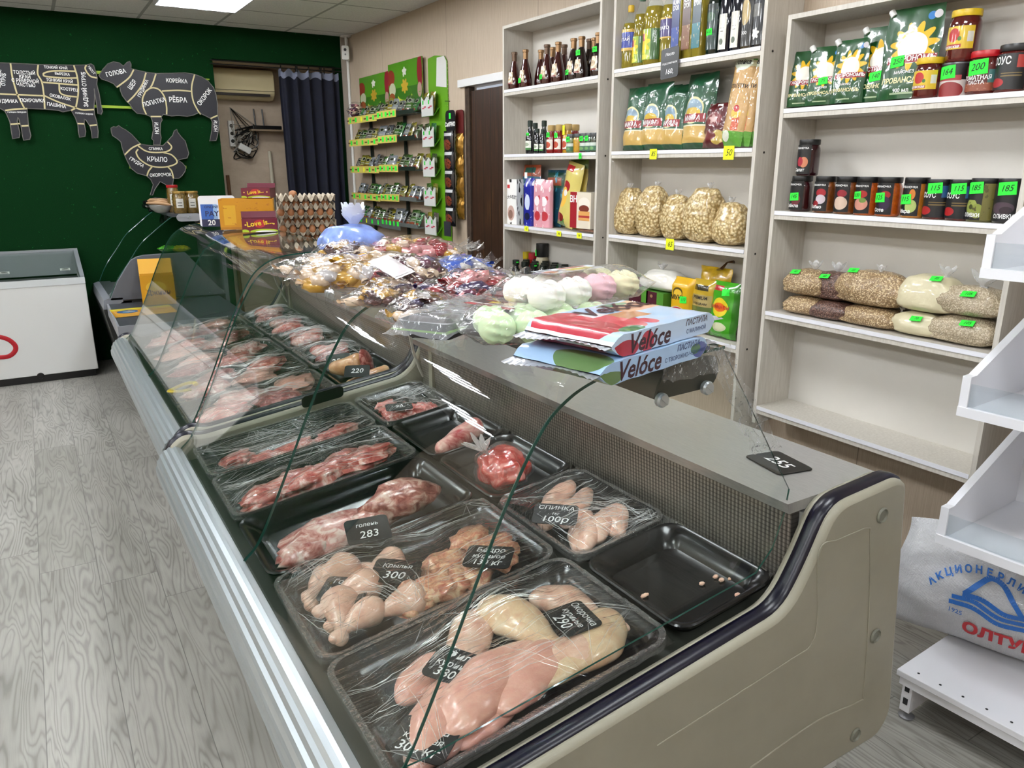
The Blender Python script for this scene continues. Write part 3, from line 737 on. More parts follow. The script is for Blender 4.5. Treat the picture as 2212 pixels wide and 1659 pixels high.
def breast(label, tr, px, py, rz, s=1, lz=0, seed=0, m=None, grp='chicken fillets on the nearest tray'):
    return piece('chicken_breast', label, 'chicken', m or M_breast, [(-.09 * s, 0, 0), (-.04 * s, .01 * s, 0), (.03 * s, .008 * s, 0), (.095 * s, -.015 * s, 0)], [.028 * s, .05 * s, .05 * s, .022 * s], tr, tr.at(px, py), rz, lz, .55, seed, group=grp)
def drum(label, tr, px, py, rz, s=1, lz=0, seed=0, grp='drumsticks in the second tray'):
    return piece('drumstick', label, 'chicken', M_chick, [(-.075 * s, 0, 0), (-.04 * s, 0, 0), (0, .004, 0), (.045 * s, 0, 0)], [.018 * s, .012 * s, .030 * s, .042 * s], tr, tr.at(px, py), rz, lz, .85, seed, group=grp)
def lump(name, label, tr, px, py, rx, ry, rzz, m, rz=0, lz=0, seed=0, grp=None, cat='meat', amp=.35, fr=2.2):
    b = MB().ball((0, 0, 0), (rx, ry, rzz), 3, lambda p: 1 + amp * nz(p, fr, seed) + .10 * nz(p, 6, seed + 2)); zm = min(p.z for p in b.v)
    b.v = [V((p.x, p.y, p.z - zm)) for p in b.v]
    o = obj(name, b, m, auto=80); tag(o, label, cat, grp); q = tr.at(px, py, .02 + rzz); return place(o, tr, q.x, q.y, lz + .004, rz)
def dtag(label, lines, tr, px, py, rz, up, tilt=(0, 0), w=.115, h=.085):
    q = tr.at(px, py, up)
    return tr.food.append(chalk_tag(label, lines, tr.M @ Matrix.Translation(V((q.x, q.y, up - .0))) @ Euler((tilt[0], tilt[1], rz)).to_matrix().to_4x4(), w, h).children[0])
FX = (.385, .98); BX = (1.0, 1.285)
def hump(tr_, lst): return lst
# --- front row
t1 = Tray(*FX, .962, 1.352, 'front black tray of chicken legs and fillets nearest the end panel', film=0, humps=[(.02, .02, .06, .035), (-.05, -.06, .08, .03), (.13, .03, .08, .035), (.06, .12, .06, .025), (.18, -.04, .07, .03), (-.1, .05, .07, .02)], seed=1)
t2 = Tray(*FX, 1.362, 1.752, 'front black tray holding drumsticks and chicken backs with three chalk tags', film=1, humps=[(-.2, -.02, .06, .03), (-.08, -.06, .06, .02), (.13, .04, .12, .035), (-.1, .06, .06, .03)], seed=2)
t3 = Tray(*FX, 1.765, 2.145, 'uncovered black tray holding the lamb leg', seed=3)
t4 = Tray(*FX, 2.158, 2.50, 'film-covered front tray of pink pork beyond the lamb tray', film=0, humps=[(-.1, 0, .09, .02), (.1, .03, .1, .025), (.2, -.02, .07, .02)], seed=4)
t5 = Tray(*FX, 2.512, 2.835, 'film-covered front tray against the counter divider', film=1, humps=[(-.15, -.04, .06, .025), (.05, .02, .1, .012)], seed=5)
b1 = Tray(*BX, .962, 1.30, 'empty black tray with a few crumbs beside the end panel', seed=6)
b2 = Tray(*BX, 1.31, 1.70, 'back-row black tray of chicken backs priced 100', film=1, humps=[(0, 0, .13, .03)], seed=7)
b3 = Tray(*BX, 1.71, 2.085, 'back-row black tray holding red meat in a tied bag', seed=8)
b4 = Tray(*BX, 2.095, 2.47, 'back-row black tray with one shank at its corner', seed=9)
b5 = Tray(*BX, 2.48, 2.835, 'back-row tray of small bones under film beside the counter divider', film=2, humps=[(0, 0, .1, .03)], seed=10)
# tray 1
leg_q('pale chicken leg under the leg-quarter chalk tag', t1, 1235, 1310, 2.0, .95, .004, seed=1)
leg_q('yellow-skinned chicken leg quarter left of the leg-quarter chalk tag', t1, 1120, 1360, 1.9, 1.15, .012, M_chick2, seed=2)
leg_q('large pale chicken quarter by the edge of the empty tray', t1, 1325, 1400, .4, 1.2, .006, M_chick2, seed=3)
leg_q('chicken leg below the leg-quarter chalk tag', t1, 1225, 1425, .1, 1.1, .01, M_chick, seed=4)
breast('rounded chicken piece above the fillet chalk tag', t1, 1030, 1372, .8, 1.0, .01, seed=5, m=M_chick)
breast('pale chicken piece lying left of the fillet chalk tag', t1, 925, 1455, .4, .9, .0, seed=6)
breast('long chicken fillet in the middle of the nearest tray', t1, 1060, 1500, .5, 1.25, .014, seed=7)
breast('chicken fillet by the near rim of the nearest tray', t1, 1185, 1492, .35, 1.15, .008, seed=8)
breast('chicken fillet lying beside the breast chalk tag', t1, 1005, 1585, .6, 1.2, 0, seed=9)
breast('chicken fillet low against the near rim, below the long fillet', t1, 1090, 1565, .3, .9, 0, seed=10)
breast('half-hidden chicken fillet in the near corner of the nearest tray', t1, 985, 1640, .3, 1.0, 0, seed=11)
dtag('chalk tag for chicken quarters priced 290 on the nearest tray', [('Окорочка', .022), ('куриные', .02), ('290', .036)], t1, 1238, 1338, -1.75, .078, (.0, -.12))
dtag('chalk tag reading fillet on the nearest tray', [('Филе', .026), ('куриное', .022), ('380 р', .03)], t1, 986, 1443, -1.0, .072, (.05, .1))
dtag('chalk tag for breast priced 300 at the front corner of the nearest tray', [('Грудка', .024), ('куриная', .02), ('300 кг', .03)], t1, 915, 1600, -.95, .058, (0, .05))
# tray 2
for k, (px, py, rz, s_) in enumerate(((650, 1290, .9, 1.1), (712, 1255, .5, 1.2), (672, 1335, .2, 1.15), (735, 1312, .9, 1.0), (758, 1362, 1.2, 1.15), (722, 1378, .4, 1.0), (825, 1228, .4, 1.0), (862, 1318, .0, 1.1))):
    drum(f'chicken drumstick in the second front tray, {ORD[k]} from its front rail corner', t2, px, py, rz, s_, .004 + .004 * (k % 3), seed=20 + k)
piece('chicken_wing', 'thin chicken wing tip pointing up at the far rim of the drumstick tray', 'chicken', M_chick, [(-.06, 0, 0), (0, .01, .01), (.06, -.01, .02)], [.007, .012, .018], t2, t2.at(775, 1232), -.9, .02, .9, 3)
piece('chicken_wing', 'reddish chicken wing by the near rim of the drumstick tray', 'chicken', M_bone, [(-.05, .0, .0), (.0, .012, .012), (.07, -.012, .0)], [.009, .013, .016], t2, t2.at(840, 1340), -.5, .02, .9, 4)
for k, (px, py, a) in enumerate(((960, 1215, .0), (1015, 1170, .6), (1085, 1170, .2), (1110, 1225, 1.0), (1030, 1240, .4), (940, 1270, .3), (1010, 1285, .5), (900, 1290, .2))):
    lump('chicken_carcass', f'bony chicken back in the drumstick tray, {ORD[k]} of the heap', t2, px, py, .062, .048, .026, M_bone, a, .004 + .008 * (k % 2), 30 + k, 'chicken backs heaped in the second tray', 'chicken', .5, 2.6)
dtag('chalk tag for chicken drumsticks priced 190', [('Голень', .022), ('куриная', .02), ('190 кг', .026)], t2, 745, 1276, -.75, .066, (.1, .05))
dtag('chalk tag with a large 30 beside the wing tip', [('Крылья', .02), ('300', .036)], t2, 855, 1236, -.7, .072, (.08, .1))
dtag('chalk tag reading chicken backs 130 under the glass edge', [('Бедро', .024), ('куриное', .02), ('130 кг', .026)], t2, 1056, 1205, -.75, .075, (.05, .05))
# tray 3
def slab(name, label, tr, px, py, rx, ry, h, m, rz=0, lz=0, seed=0, grp=None, amp=.42, fr=1.7): return lump(name, label, tr, px, py, rx, ry, h, m, rz, lz, seed, grp, 'meat', amp, fr)
slab('lamb_joint', 'broad pale lamb joint filling the front half of the uncovered tray', t3, 690, 1175, .15, .082, .036, M_lamb, .12, 0, 41, None, .28)
piece('lamb_shank', 'thin lamb shank running out along the uncovered tray', 'meat', M_lamb, [(-.14, -.02, 0), (-.05, -.01, 0), (.05, .0, 0), (.14, .015, 0)], [.055, .042, .026, .018], t3, t3.at(885, 1115, .04), .02, .0, .7, 44, .22)
slab('lamb_roast', 'lumpy brown lamb roast wrapped in film on the uncovered tray', t3, 868, 1082, .115, .07, .05, skin('lamb_dark', '#7a2f2a', '#b5766a', '#e0c0b2', sc1=18), -.12, .012, 42, None, .34)
slab('lamb_flank', 'flat pale flap of lamb by the front rail of the uncovered tray', t3, 655, 1215, .10, .06, .028, M_lamb, .2, .01, 43, None, .3)
dtag('chalk tag with 283 on the lamb joint', [('голень', .018), ('283', .034)], t3, 795, 1146, -.2, .085, (.35, .1))
# tray 4, 5
for k, (px, py, rz, L_) in enumerate(((545, 1075, .3, 1.0), (630, 1040, .2, 1.2), (590, 1090, .25, .9), (815, 985, .3, 1.1), (735, 1005, .5, 1.1), (700, 1050, .1, .9), (860, 1000, .2, .9))):
    slab('pork_cut', f'pink pork cut under film, {ORD[k]} piece of the tray beyond the lamb', t4, px, py, .095 * L_, .062, .026, M_beef, rz, .003 * k, 50 + k, 'pork cuts in the fourth front tray', .5, 2.0)
for k, (px, py, rz, L_) in enumerate(((510, 985, .4, .8), (640, 968, .3, 1.1), (720, 930, .2, 1.0), (590, 1000, .3, .9), (790, 905, .2, .9))):
    slab('pork_slice', f'pink pork slice under loose film by the divider, {ORD[k]} from the rail', t5, px, py, .075 * L_, .045, .018, M_beef, rz, 0, 60 + k, 'pork slices in the fifth front tray', .5, 2.0)
# back row
random.seed(4)
for k in range(6):
    px, py = 1560 + random.uniform(-50, 40), 1255 + random.uniform(-30, 30)
    if k == 0: px, py = 1392, 1275
    lump('meat_crumb', f'tiny meat crumb on the empty tray, {ORD[k]} of the scatter', b1, px, py, .007 if k else .012, .005, .004, M_chick, 0, 0, 70 + k, 'crumbs on the empty tray')
for k, (px, py, rz, L_) in enumerate(((1150, 1120, .7, 1.0), (1200, 1075, .5, 1.1), (1265, 1085, .6, 1.1), (1330, 1120, .6, 1.0), (1245, 1150, .8, 1.0), (1300, 1165, .6, 1.1), (1375, 1115, .9, .8))):
    piece('chicken_carcass', f'pale chicken back in the tray priced 100, {ORD[k]} of the heap', 'chicken', M_chick, [(-.08 * L_, 0, 0), (-.02, .006, 0), (.05 * L_, 0, 0), (.085 * L_, 0, 0)], [.02, .034, .03, .018], b2, b2.at(px, py), rz, .006 * (k % 2), .75, 80 + k, .25, 'chicken backs in the tray priced 100')
dtag('chalk tag reading back 100 on the back-row chicken tray', [('СПИНКА', .022), ('1кг', .014), ('100р', .034)], b2, 1200, 1113, -.72, .085, (.1, .1), .115, .085)
bag = thing('meat_bag', 'tied clear bag of bright red meat in the back row', 'bag of meat')
q = b3.at(1110, 1030, .06); place(bag, b3, min(max(q.x, -.04), .03), min(max(q.y, -.06), .06), .006)
obj('meat', MB().ball((0, 0, .058), (.078, .082, .058), 4, lambda p: 1 + .22 * nz(p, 2, 5)), M_red, bag)
obj('bag', MB().ball((0, 0, .06), (.086, .09, .066), 4, lambda p: 1 + .2 * nz(p, 2, 5) + .02 * nz(p, 9, 1)), M_bagfilm, bag)
b = MB()
for k in range(9):
    a = k * .7; b.tube(cr([(-.03, .02, .105), (-.045 + .012 * math.cos(a), .03 + .012 * math.sin(a), .13), (-.055 + .045 * math.cos(a), .04 + .045 * math.sin(a), .145 + .01 * (k % 3))], 3), [.006, .004, .006, .010, .012, .010, .004], 5, True, .3)
obj('knot', b, thin('bag_knot_film', (.9, .88, .88), haze=.4, hazec=(.9, .85, .84), rough=.15, wr=.5), bag)
piece('pork_shank', 'short pink pork shank in the corner of the back-row tray', 'meat', skin('shank', '#a8343a', '#d69a90', '#e7c4b6', sc1=10), [(-.1, 0, 0), (-.04, 0, 0), (.03, 0, 0), (.095, 0, 0)], [.026, .034, .045, .042], b4, b4.at(978, 948, .05), .35, 0, .9, 91, .15)
for k, (px, py) in enumerate(((800, 900), (840, 895), (880, 880), (915, 880), (905, 905), (850, 915), (870, 895), (825, 880), (940, 895))):
    lump('meaty_bone', f'small red meaty bone under film, {ORD[k]} from the divider post', b5, px, py, .05, .036, .022, M_beef, k, .003 * (k % 3), 95 + k, 'meaty bones in the last back tray', 'meat', .5, 2.5)
dtag('black chalk tag under film among the small bones', [('90', .03)], b5, 862, 880, -.3, .075, (.1, .1), .10, .06)
# --- farther counter: rows of film-covered trays
XO = .035; k0 = 0
rowsF = [(3.03, 3.42), (3.43, 3.82), (3.83, 4.22), (4.23, 4.6), (4.61, 4.98)]
for r_, (ya, yb) in enumerate(rowsF):
    tr = Tray(*FX, ya, yb, f'film-covered front tray in the farther meat counter, {ORD[r_]} from the divider', XO, film=r_, humps=[(-.15, 0, .1, .02), (.05, .03, .1, .028), (.2, -.03, .08, .02)], seed=20 + r_)
    for k in range(4):
        lx, ly = -.2 + .135 * k, (.08 if k % 2 else -.08); mm = (M_beef, M_lamb, M_raw, M_breast)[(k + r_) % 4]
        o = lump('meat_cut', f'meat cut under film in the farther counter, {ORD[k]} from the rail in the {ORD[r_]} tray', tr, 500, 800, .105, .085, .03, mm, 0, 0, 100 + 5 * r_ + k, 'meat cuts in the farther counter', 'meat', .45, 2.0); tr.food.pop()
        place(o, tr, lx, ly, .004 + .006 * (k % 2), .3 * k)
    tb = Tray(*BX, ya, yb, f'back-row tray in the farther meat counter, {ORD[r_]} from the divider', XO, film=(r_ if r_ else None), humps=[(0, 0, .11, .03)], seed=40 + r_)
    if r_ == 0:
        o = piece('pork_joint', 'cut pork leg with a round red cut face by the divider', 'meat', M_rind, [(-.13, .06, .0), (-.07, .03, 0), (.0, .0, .01)], [.028, .045, .062], tb, V((-.02, .02, 0)), -.35, .0, .95, 130, .08)
        b = MB().lathe([(.001, .012), (.03, .011), (.055, .006), (.064, -.004)], 20, cap=False, fr=lambda p: V((p.z, p.x, p.y)))
        obj('cut_face', b, M_raw, o, loc=(.036, -.012, .066), rot=(0, -.25, -.35))
        o = piece('pork_trotter', 'tan pork trotter lying beside the cut pork leg', 'meat', M_rind, [(-.11, 0, 0), (-.03, .01, 0), (.06, 0, 0), (.11, .0, 0)], [.018, .024, .032, .028], tb, V((-.03, -.1, 0)), .2, .0, .9, 131, .12)
        q = tb.M
        chalk_tag('chalk tag ending in 50 leaning on the pork leg', [('250', .04)], q @ Matrix.Translation(V((-.06, .1, .075))) @ Euler((.9, 0, -.5)).to_matrix().to_4x4(), .11, .08)
        chalk_tag('chalk tag reading 220 in front of the pork leg', [('220', .036)], q @ Matrix.Translation(V((-.05, -.12, .078))) @ Euler((.5, .1, -.5)).to_matrix().to_4x4(), .11, .07)
    else:
        for k in range(3):
            o = piece('meat_chunk', f'reddish meat chunk in the back row of the farther counter, {ORD[k]} of the {ORD[r_]} tray', 'meat', (M_beef, M_raw, M_lamb)[(k + r_) % 3], [(-.07, 0, 0), (0, .01, 0), (.07, 0, 0)], [.035, .055, .035], None, None, seed=140 + 4 * r_ + k, amp=.4, flat_=.6, group='meat chunks in the back row of the farther counter')
            place(o, tb, (-.06, .06, 0)[k], (-.08, 0, .09)[k], .004, k)
o = thing('pepper_ring', 'yellow pepper ring seen through film on the farther tray', 'pepper', (0, 0, 0)); q = ondeck(395, 838, .085); o.location = q; o.rotation_euler = (0, -TH, 0)
obj('ring', MB().tube([(math.cos(a) * .055 * (1 + .08 * math.sin(3 * a)), math.sin(a) * .05, .004 * math.sin(2 * a)) for a in [i * 2 * PI / 28 for i in range(24)]], .011, 8, True, .6), mat('yellow_pepper', '#b8a21e', .3, coat=.4, var=.3, vs=30), o)

bpy.context.view_layer.update()
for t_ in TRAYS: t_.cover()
# ================================================================== GOODS ON THE COUNTER TOPS
ZT = 1.3335
def gz(px, py, up=.03): q = onz(px, py, ZT + up); return (q.x, q.y, ZT)
FOILS = {k: mat('candy_' + k, c, .22, coat=.8, m=.15) for k, c in dict(red='#8e1e26', pink='#c98a8a', gold='#b98f34', purple='#2c1a4a', brown='#4a2a26', cream='#d8c2a8', silver='#b9b6b4', blue='#4a68c0', plum='#5e2340', lilac='#8d7fb8').items()}
def candy_bag(label, L, W, H, cols, n_, loc, rz, seed, cr_=.016, cl=.03, fins=True, kind='candy_bag', film=None):
    root = thing(kind, label, 'bag of sweets', loc, rz); random.seed(seed)
    b = MB()
    if n_ > 10: b.ball((0, 0, H * .40), (L * .43, W * .42, H * .38), 3, lambda p: 1 + .25 * nz(p, 3.5, seed) + .12 * nz(p, 9, seed))
    for i in range(int(n_ * 1.5)):
        u, v = random.uniform(-.42, .42), random.uniform(-.40, .40); hmax = H * (1 - (2 * u) ** 2 * .55) * (1 - (2 * v) ** 2 * .5)
        z = random.uniform(.45, .93) * hmax; a = random.uniform(0, PI); t = random.uniform(-.5, .5)
        b.k = random.randrange(len(cols)); R = Euler((t, t * .7, a)).to_matrix(); s0 = len(b.v)
        b.ball((0, 0, 0), (cl * 1.25 * random.uniform(.8, 1.15), cr_ * 1.3, cr_ * 1.05), 1)
        if i % 2 == 0: b.tube([(cl * .8, 0, 0), (cl * 1.1, 0, 0), (cl * 1.6, .003, .002)], [.004, .006, .014], 6, False, .35); b.tube([(-cl * .8, 0, 0), (-cl * 1.1, 0, 0), (-cl * 1.6, .003, .002)], [.004, .006, .014], 6, False, .35)
        for k in range(s0, len(b.v)):
            p = R @ b.v[k]; b.v[k] = V((u * L + p.x, v * W + p.y, max(.004, z + p.z)))
    o = obj('wrapped_candies', b, [FOILS[c] for c in cols], root, auto=60); o['kind'] = 'stuff'
    def S(u, v, sg):
        e = max(0, math.sin(PI * u)) ** .5 * max(0, math.sin(PI * v)) ** .45
        z = H * .5 + sg * (H * .56 * e) + .012 * nz((u * 5, v * 5, seed), 1.6, seed) * (1 if sg > 0 else .2)
        return V(((u - .5) * (L * 1.1), (v - .5) * W * 1.12 * (1 - .1 * math.cos(2 * PI * u)), max(.001, z if sg > 0 else min(z, H * .5))))
    b = MB(); b.grid(lambda u, v: S(u, v, 1), 26, 16); b.grid(lambda u, v: S(u, v, -1), 14, 10, flip=True)
    if fins:
        for sx in (-1, 1):
            b.grid(lambda u, v: V((sx * (L * .545 + u * .055), (v - .5) * W * (1.0 + .2 * u), H * (.5 + .25 * u) + .012 * math.sin(v * 30) * u + .02 * nz((v * 5, u, seed), 1, seed))), 3, 16, flip=sx < 0)
    obj('clear_wrapper', b, film or M_bagfilm, root, auto=80)
    return root
# pastilles: two flat packs
P_vel = printed('pastille_top', '#a9c4e2', [('e', .18, .72, .25, .3, '#b6283c'), ('e', .30, .45, .2, .3, '#c8384c'), ('e', .12, .4, .16, .3, '#a82236'), ('e', .34, .2, .08, .12, '#c23a4c'), ('e', .48, .2, .06, .1, '#c8445a'), ('r', .44, .36, .66, .62, '#b5764a'), ('r', .6, .55, .95, .95, '#d3a184'), ('e', .72, .9, .14, .08, '#3f7d62'), ('e', .24, .1, .1, .08, '#2f6b3f'), ('r', .32, .62, .46, .82, '#e6e6ea'), ('r', 0, 0, .02, 1, '#dfe3e8')], r=.3, coat=.7)
P_vel2 = printed('pastille_blue', '#9dbde0', [('e', .08, .3, .1, .3, '#5d7c4a'), ('e', .92, .4, .09, .4, '#2c3f8c'), ('e', .86, .5, .05, .25, '#3f6f3a')], r=.3, coat=.7)
M_dbr = mat('dark_brown_ink', '#3a1420', .4); M_blu2 = mat('small_blue_ink', '#3a4a7a', .5)
def pastille(label, loc, rz, mt, mf, words, seed):
    root = thing('pastille_pack', label, 'sweets pack', loc, rz); L, W, H = .30, .185, .035
    def S(u, v, up):
        e = min(1, min(u, 1 - u) * 14 + .12)
        return V(((u - .5) * L, (v - .5) * W * (.96 + .04 * e), H / 2 + (1 if up else -1) * H / 2 * e + .0015 * nz((u * 6, v * 5, seed), 1.5, seed)))
    b = MB(); b.grid(lambda u, v: S(u, v, 1), 24, 12); b.grid(lambda u, v: S(u, v, 0), 24, 12, flip=True); b.k = 1
    for yv, fl in ((0, False), (1, True)): b.grid(lambda u, v: S(u, yv, 0).lerp(S(u, yv, 1), v), 24, 3, flip=fl)
    o = obj('wrapper', b, [mt, mf], root, auto=50)
    for sx in (-1, 1):
        obj('crimped_end', _g(sx, L, W, H), mat('crimp_foil', '#b9bcc2', .25, m=.5), o)
    F = lambda x, y: V((x, -W / 2 * .99 - .0012, H / 2 + y))
    text(words[0], .042, M_dbr, o, F, at=(-.055, -.002), bold=.022, shear=.3)
    text(words[1], .014, M_blu2 if seed else M_dbr, o, F, at=(.085, .009), bold=.02, shear=.2); text(words[2], .010, M_blu2, o, F, at=(.085, -.006), bold=.01)
    if len(words) > 3: text(words[3], .07, M_dbr, o, lambda x, y: S(min(max(x / L + .5, 0), 1), min(max(y / W + .5, 0), 1), 1) + V((0, 0, .0015)), at=(.04, .05), bold=.022, shear=.3)
    return root
def _g(sx, L, W, H):
    b = MB(); b.grid(lambda u, v: V((sx * (L / 2 - .002 + .026 * u), (v - .5) * W * (.97 + .05 * u), H / 2 + .0012 * math.sin(v * 90) * (u > .2) + .006 * u * math.sin(v * 5))), 3, 40, flip=sx < 0); return b
pastille('lower pale blue pastille pack with blueberry end', gz(1325, 757, .018)[:2] + (ZT + .001,), .24, P_vel2, P_vel2, ('Velóce', 'ПАСТИЛА', 'С ТВОРОЖНО-ЧЕРНИЧНЫМ'), 1)
pastille('upper pale blue pastille pack with raspberries, stacked on the blueberry one', gz(1345, 703, .055)[:2] + (ZT + .0375,), .25, P_vel, printed('pastille_side', '#b9cfe6', [('e', .3, .4, .06, .5, '#b62c40'), ('e', .12, .3, .1, .4, '#a82438')]), ('Velóce', 'ПАСТИЛА', 'С МАЛИНОЙ', 'Velóce'), 0)
# marshmallows
def marsh(label, loc, rz, cols, L, rows, seed, lab=None, roll=0):
    root = thing('marshmallow_pack', label, 'marshmallows', loc, rz); random.seed(seed); n_ = len(cols); st = L / n_
    for i, c in enumerate(cols):
        for r_ in range(rows):
            x = -L / 2 + st * (i + .5); y = (r_ - (rows - 1) / 2) * .07
            b = MB().ball((0, 0, 0), 1, 4); out = []
            for p in b.v:
                a = math.atan2(p.y, p.z); k = 1 + .07 * math.sin(10 * a + p.x * 3) * (1 - abs(p.x) ** 2)
                w_ = 1 - .16 * math.exp(-(p.x * 6) ** 2)
                out.append(V((x + p.x * st * .52, y + p.y * .036 * k * w_, .032 + p.z * .03 * k * w_)))
            b.v = out; obj('marshmallow', b, mat('marsh_' + c, {'w': '#e4e2dc', 'p': '#dfb3bd', 'y': '#e3e0b8', 'g': '#c3dcae'}[c], .6, sub=.2), root)
    Wd = .07 * rows + .025
    def S(u, v):
        a = v * 2 * PI; e = min(1, min(u, 1 - u) * 7 + .12); k = 1 + .10 * nz((u * 6, math.cos(a) * 1.5, math.sin(a) * 1.5 + seed), 1.3, seed)
        return V(((u - .5) * L * 1.28, math.cos(a) * Wd / 2 * (e * .25 + .75) * k, max(.001, .032 + math.sin(a) * .036 * e * k)))
    obj('clear_wrapper', (lambda b: (b.grid(S, 30, 24), b)[1])(MB()), thin('marsh_film', (.98, .98, .98), haze=.06, rough=.05, ior=1.35, wr=.6, ws=22, wd=.012, dist=1.2), root, auto=80)
    if lab:
        m = printed('marsh_label', '#d9dee8', [('r', 0, .0, 1, .55, '#c9ccd8'), ('e', .15, .4, .1, .25, '#d88a1e'), ('r', .45, .2, .85, .6, '#d8c81e'), ('r', .4, .7, .9, .95, '#8e3a20'), ('r', .05, .75, .3, .9, '#1d2030')])
        b = MB(); b.grid(lambda u, v: V(((u - .5) * .17 + .01, (v - .5) * .055 + .022, .0665 - .25 * (v * .055 - .03) ** 2)), 6, 3); obj('paper_label', b, m, root)
    return root
marsh('pack of pale green marshmallows under the white and pink pack', gz(1180, 705, .025)[:2] + (ZT + .001,), -.35, 'gggg', .27, 2, 3)
marsh('pack of white, pink and yellow marshmallows lying on the green pack', gz(1238, 640, .06)[:2] + (ZT + .046,), .19, 'wwpy', .30, 2, 5, True)
# cakes in trays
def cake(label, loc, rz, L, W, seed, lab):
    root = thing('cake_pack', label, 'wrapped cakes', loc, rz)
    b = MB(); loft(b, [(L - .03, W - .03, .015, .001), (L, W, .02, .035), (L - .006, W - .006, .02, .036), (L - .03, W - .03, .014, .008)]); obj('cake_tray', b, mat('dark_cake_tray', '#1d1a1a', .3), root)
    for i in range(5): obj('cake_roll', MB().tube([(-L / 2 + .03 + i * (L - .06) / 4.6, -W / 2 + .018, .026), (-L / 2 + .03 + i * (L - .06) / 4.6, W / 2 - .018, .026)], .015, 10), mat('chocolate_roll', '#33241f', .5, var=.3, vs=60), root)
    def S(u, v):
        e = min(1, min(u, 1 - u) * 8 + .1); f = min(1, min(v, 1 - v) * 8 + .1)
        return V(((u - .5) * L * 1.25, (v - .5) * W * 1.12, .012 + .036 * e * f + .006 * nz((u * 6, v * 5, seed), 1.4, seed)))
    obj('clear_wrapper', (lambda b: (b.grid(S, 26, 16), b)[1])(MB()), thin('pack_film', (.97, .97, .98), haze=.16, hazec=(.8, .85, .9), rough=.07, ior=1.4, wr=.8, ws=24, stretch=(.4, 1.4, 1), wd=.012), root)
    if lab: obj('paper_label', (lambda b: (b.grid(lambda u, v: V((.03 + (u - .5) * .12, (v - .5) * .06 + .01, .055)), 3, 2), b)[1])(MB()), lab, root)
    return root
cake('flat pack of chocolate rolls with red and yellow label', gz(1040, 705, .01)[:2] + (ZT + .002,), -1.25, .22, .13, 4, printed('roll_label', '#2c1712', [('r', 0, 0, 1, .25, '#a3262c'), ('r', .3, .55, .8, .8, '#d8c41e'), ('r', 0, .3, 1, .42, '#d9d6d2'), ('r', .1, .85, .9, .95, '#8e2a24')]))
o = cake('long silvery pack with green corner stripes beside the chocolate rolls', gz(985, 690, .02)[:2] + (ZT + .002,), .58, .26, .12, 6, None)
for q in ((-.145, -.06, -.135, .06), (-.145, -.062, .05, -.052)): obj('green_stripe', MB().box(q[0], q[1], .020, q[2], q[3], .0215), mat('stripe_green', '#5e8a1e', .4), o, smooth=False)
text('300', .02, BLACKI, o, flat((-.10, -.078, .0225), (1, 0, 0), (0, 1, 0)))
candy_bag('clear bag of plum and purple wrapped chocolates', .31, .17, .075, ['red', 'purple', 'plum', 'purple', 'pink', 'red'], 46, gz(1025, 628), .42, 11, .017, .026)
candy_bag('narrow clear pack of brown and gold sweets with violet end', .20, .10, .06, ['brown', 'cream', 'gold', 'purple', 'silver'], 24, gz(905, 668), .75, 12, .013, .024, False)
candy_bag('bag of pale blue wafers behind the plum chocolates', .26, .15, .07, ['blue', 'blue', 'lilac', 'silver'], 18, gz(985, 588), .75, 13, .022, .055)
candy_bag('upright bag of brown wrapped toffees with round marks', .19, .17, .09, ['brown', 'brown', 'plum', 'cream', 'red'], 40, gz(888, 605), .64, 14, .017, .024)
candy_bag('bag of dark sweets with white lettering at the front edge of the heap', .20, .11, .055, ['brown', 'purple', 'cream', 'gold'], 26, gz(835, 632), .6, 15, .014, .024, False)
candy_bag('large bag of golden wrapped sweets in the middle of the heap', .34, .26, .09, ['gold', 'cream', 'gold', 'cream', 'silver'], 60, gz(790, 598), -.5, 16, .02, .032, False)
candy_bag('bag of pink and red wrapped sweets at the back of the heap', .34, .19, .085, ['pink', 'red', 'cream', 'pink', 'gold'], 46, gz(880, 550), -.25, 17, .017, .026)
candy_bag('bag of brown gold-flecked sweets at the far side of the heap', .2, .18, .085, ['brown', 'gold', 'plum', 'cream'], 34, gz(748, 562), .4, 18, .017, .026, False)
candy_bag('nearly empty crumpled clear bag lying before the blue bag', .26, .2, .06, ['silver', 'cream'], 6, gz(690, 578), .5, 19, .014, .03, False, kind='clear_bag')
o = thing('sweets_packet', 'white paper packet lying on top of the golden sweets', 'packet', gz(845, 565, .1)[:2] + (ZT + .088,), .5); o.rotation_euler = (.35, -.2, .3)
obj('packet', (lambda b: (b.grid(lambda u, v: V(((u - .5) * .06, (v - .5) * .085, .012 * math.sin(PI * u) * math.sin(PI * v) + .003 * nz((u * 5, v * 5, 0), 1, 3))), 10, 12), b.grid(lambda u, v: V(((u - .5) * .06, (v - .5) * .10, -.006 * math.sin(PI * u) * math.sin(PI * v))), 6, 6, flip=True), b)[2])(MB()), mat('white_packet', '#d9d3d6', .35, coat=.4), o)
bb = thing('gift_bag', 'pale blue bag with a tied frilly top on the far end of the near counter', 'bag', gz(762, 535, .05), .2)
obj('bag_body', (lambda b: b.ball((0, 0, .066), (.115, .10, .066), 4, lambda p: 1 + .14 * nz(p, 2.2, 3) + .03 * nz(p, 8, 1)))(MB()), mat('blue_bag', '#7d96d8', .3, coat=.5, var=.35, vs=14), bb)
b = MB()
for k in range(22):
    a = k * .286 * 2; b.tube(cr([(.01, 0, .115), (.01 + .02 * math.cos(a), .02 * math.sin(a), .145), (.01 + .04 * math.cos(a), .04 * math.sin(a), .165 + .012 * (k % 4))], 3), [.014, .008, .01, .018, .02, .016, .006], 6, True, .25)
obj('frilly_top', b, mat('pale_blue_frill', '#d3dbf0', .3, coat=.4), bb)
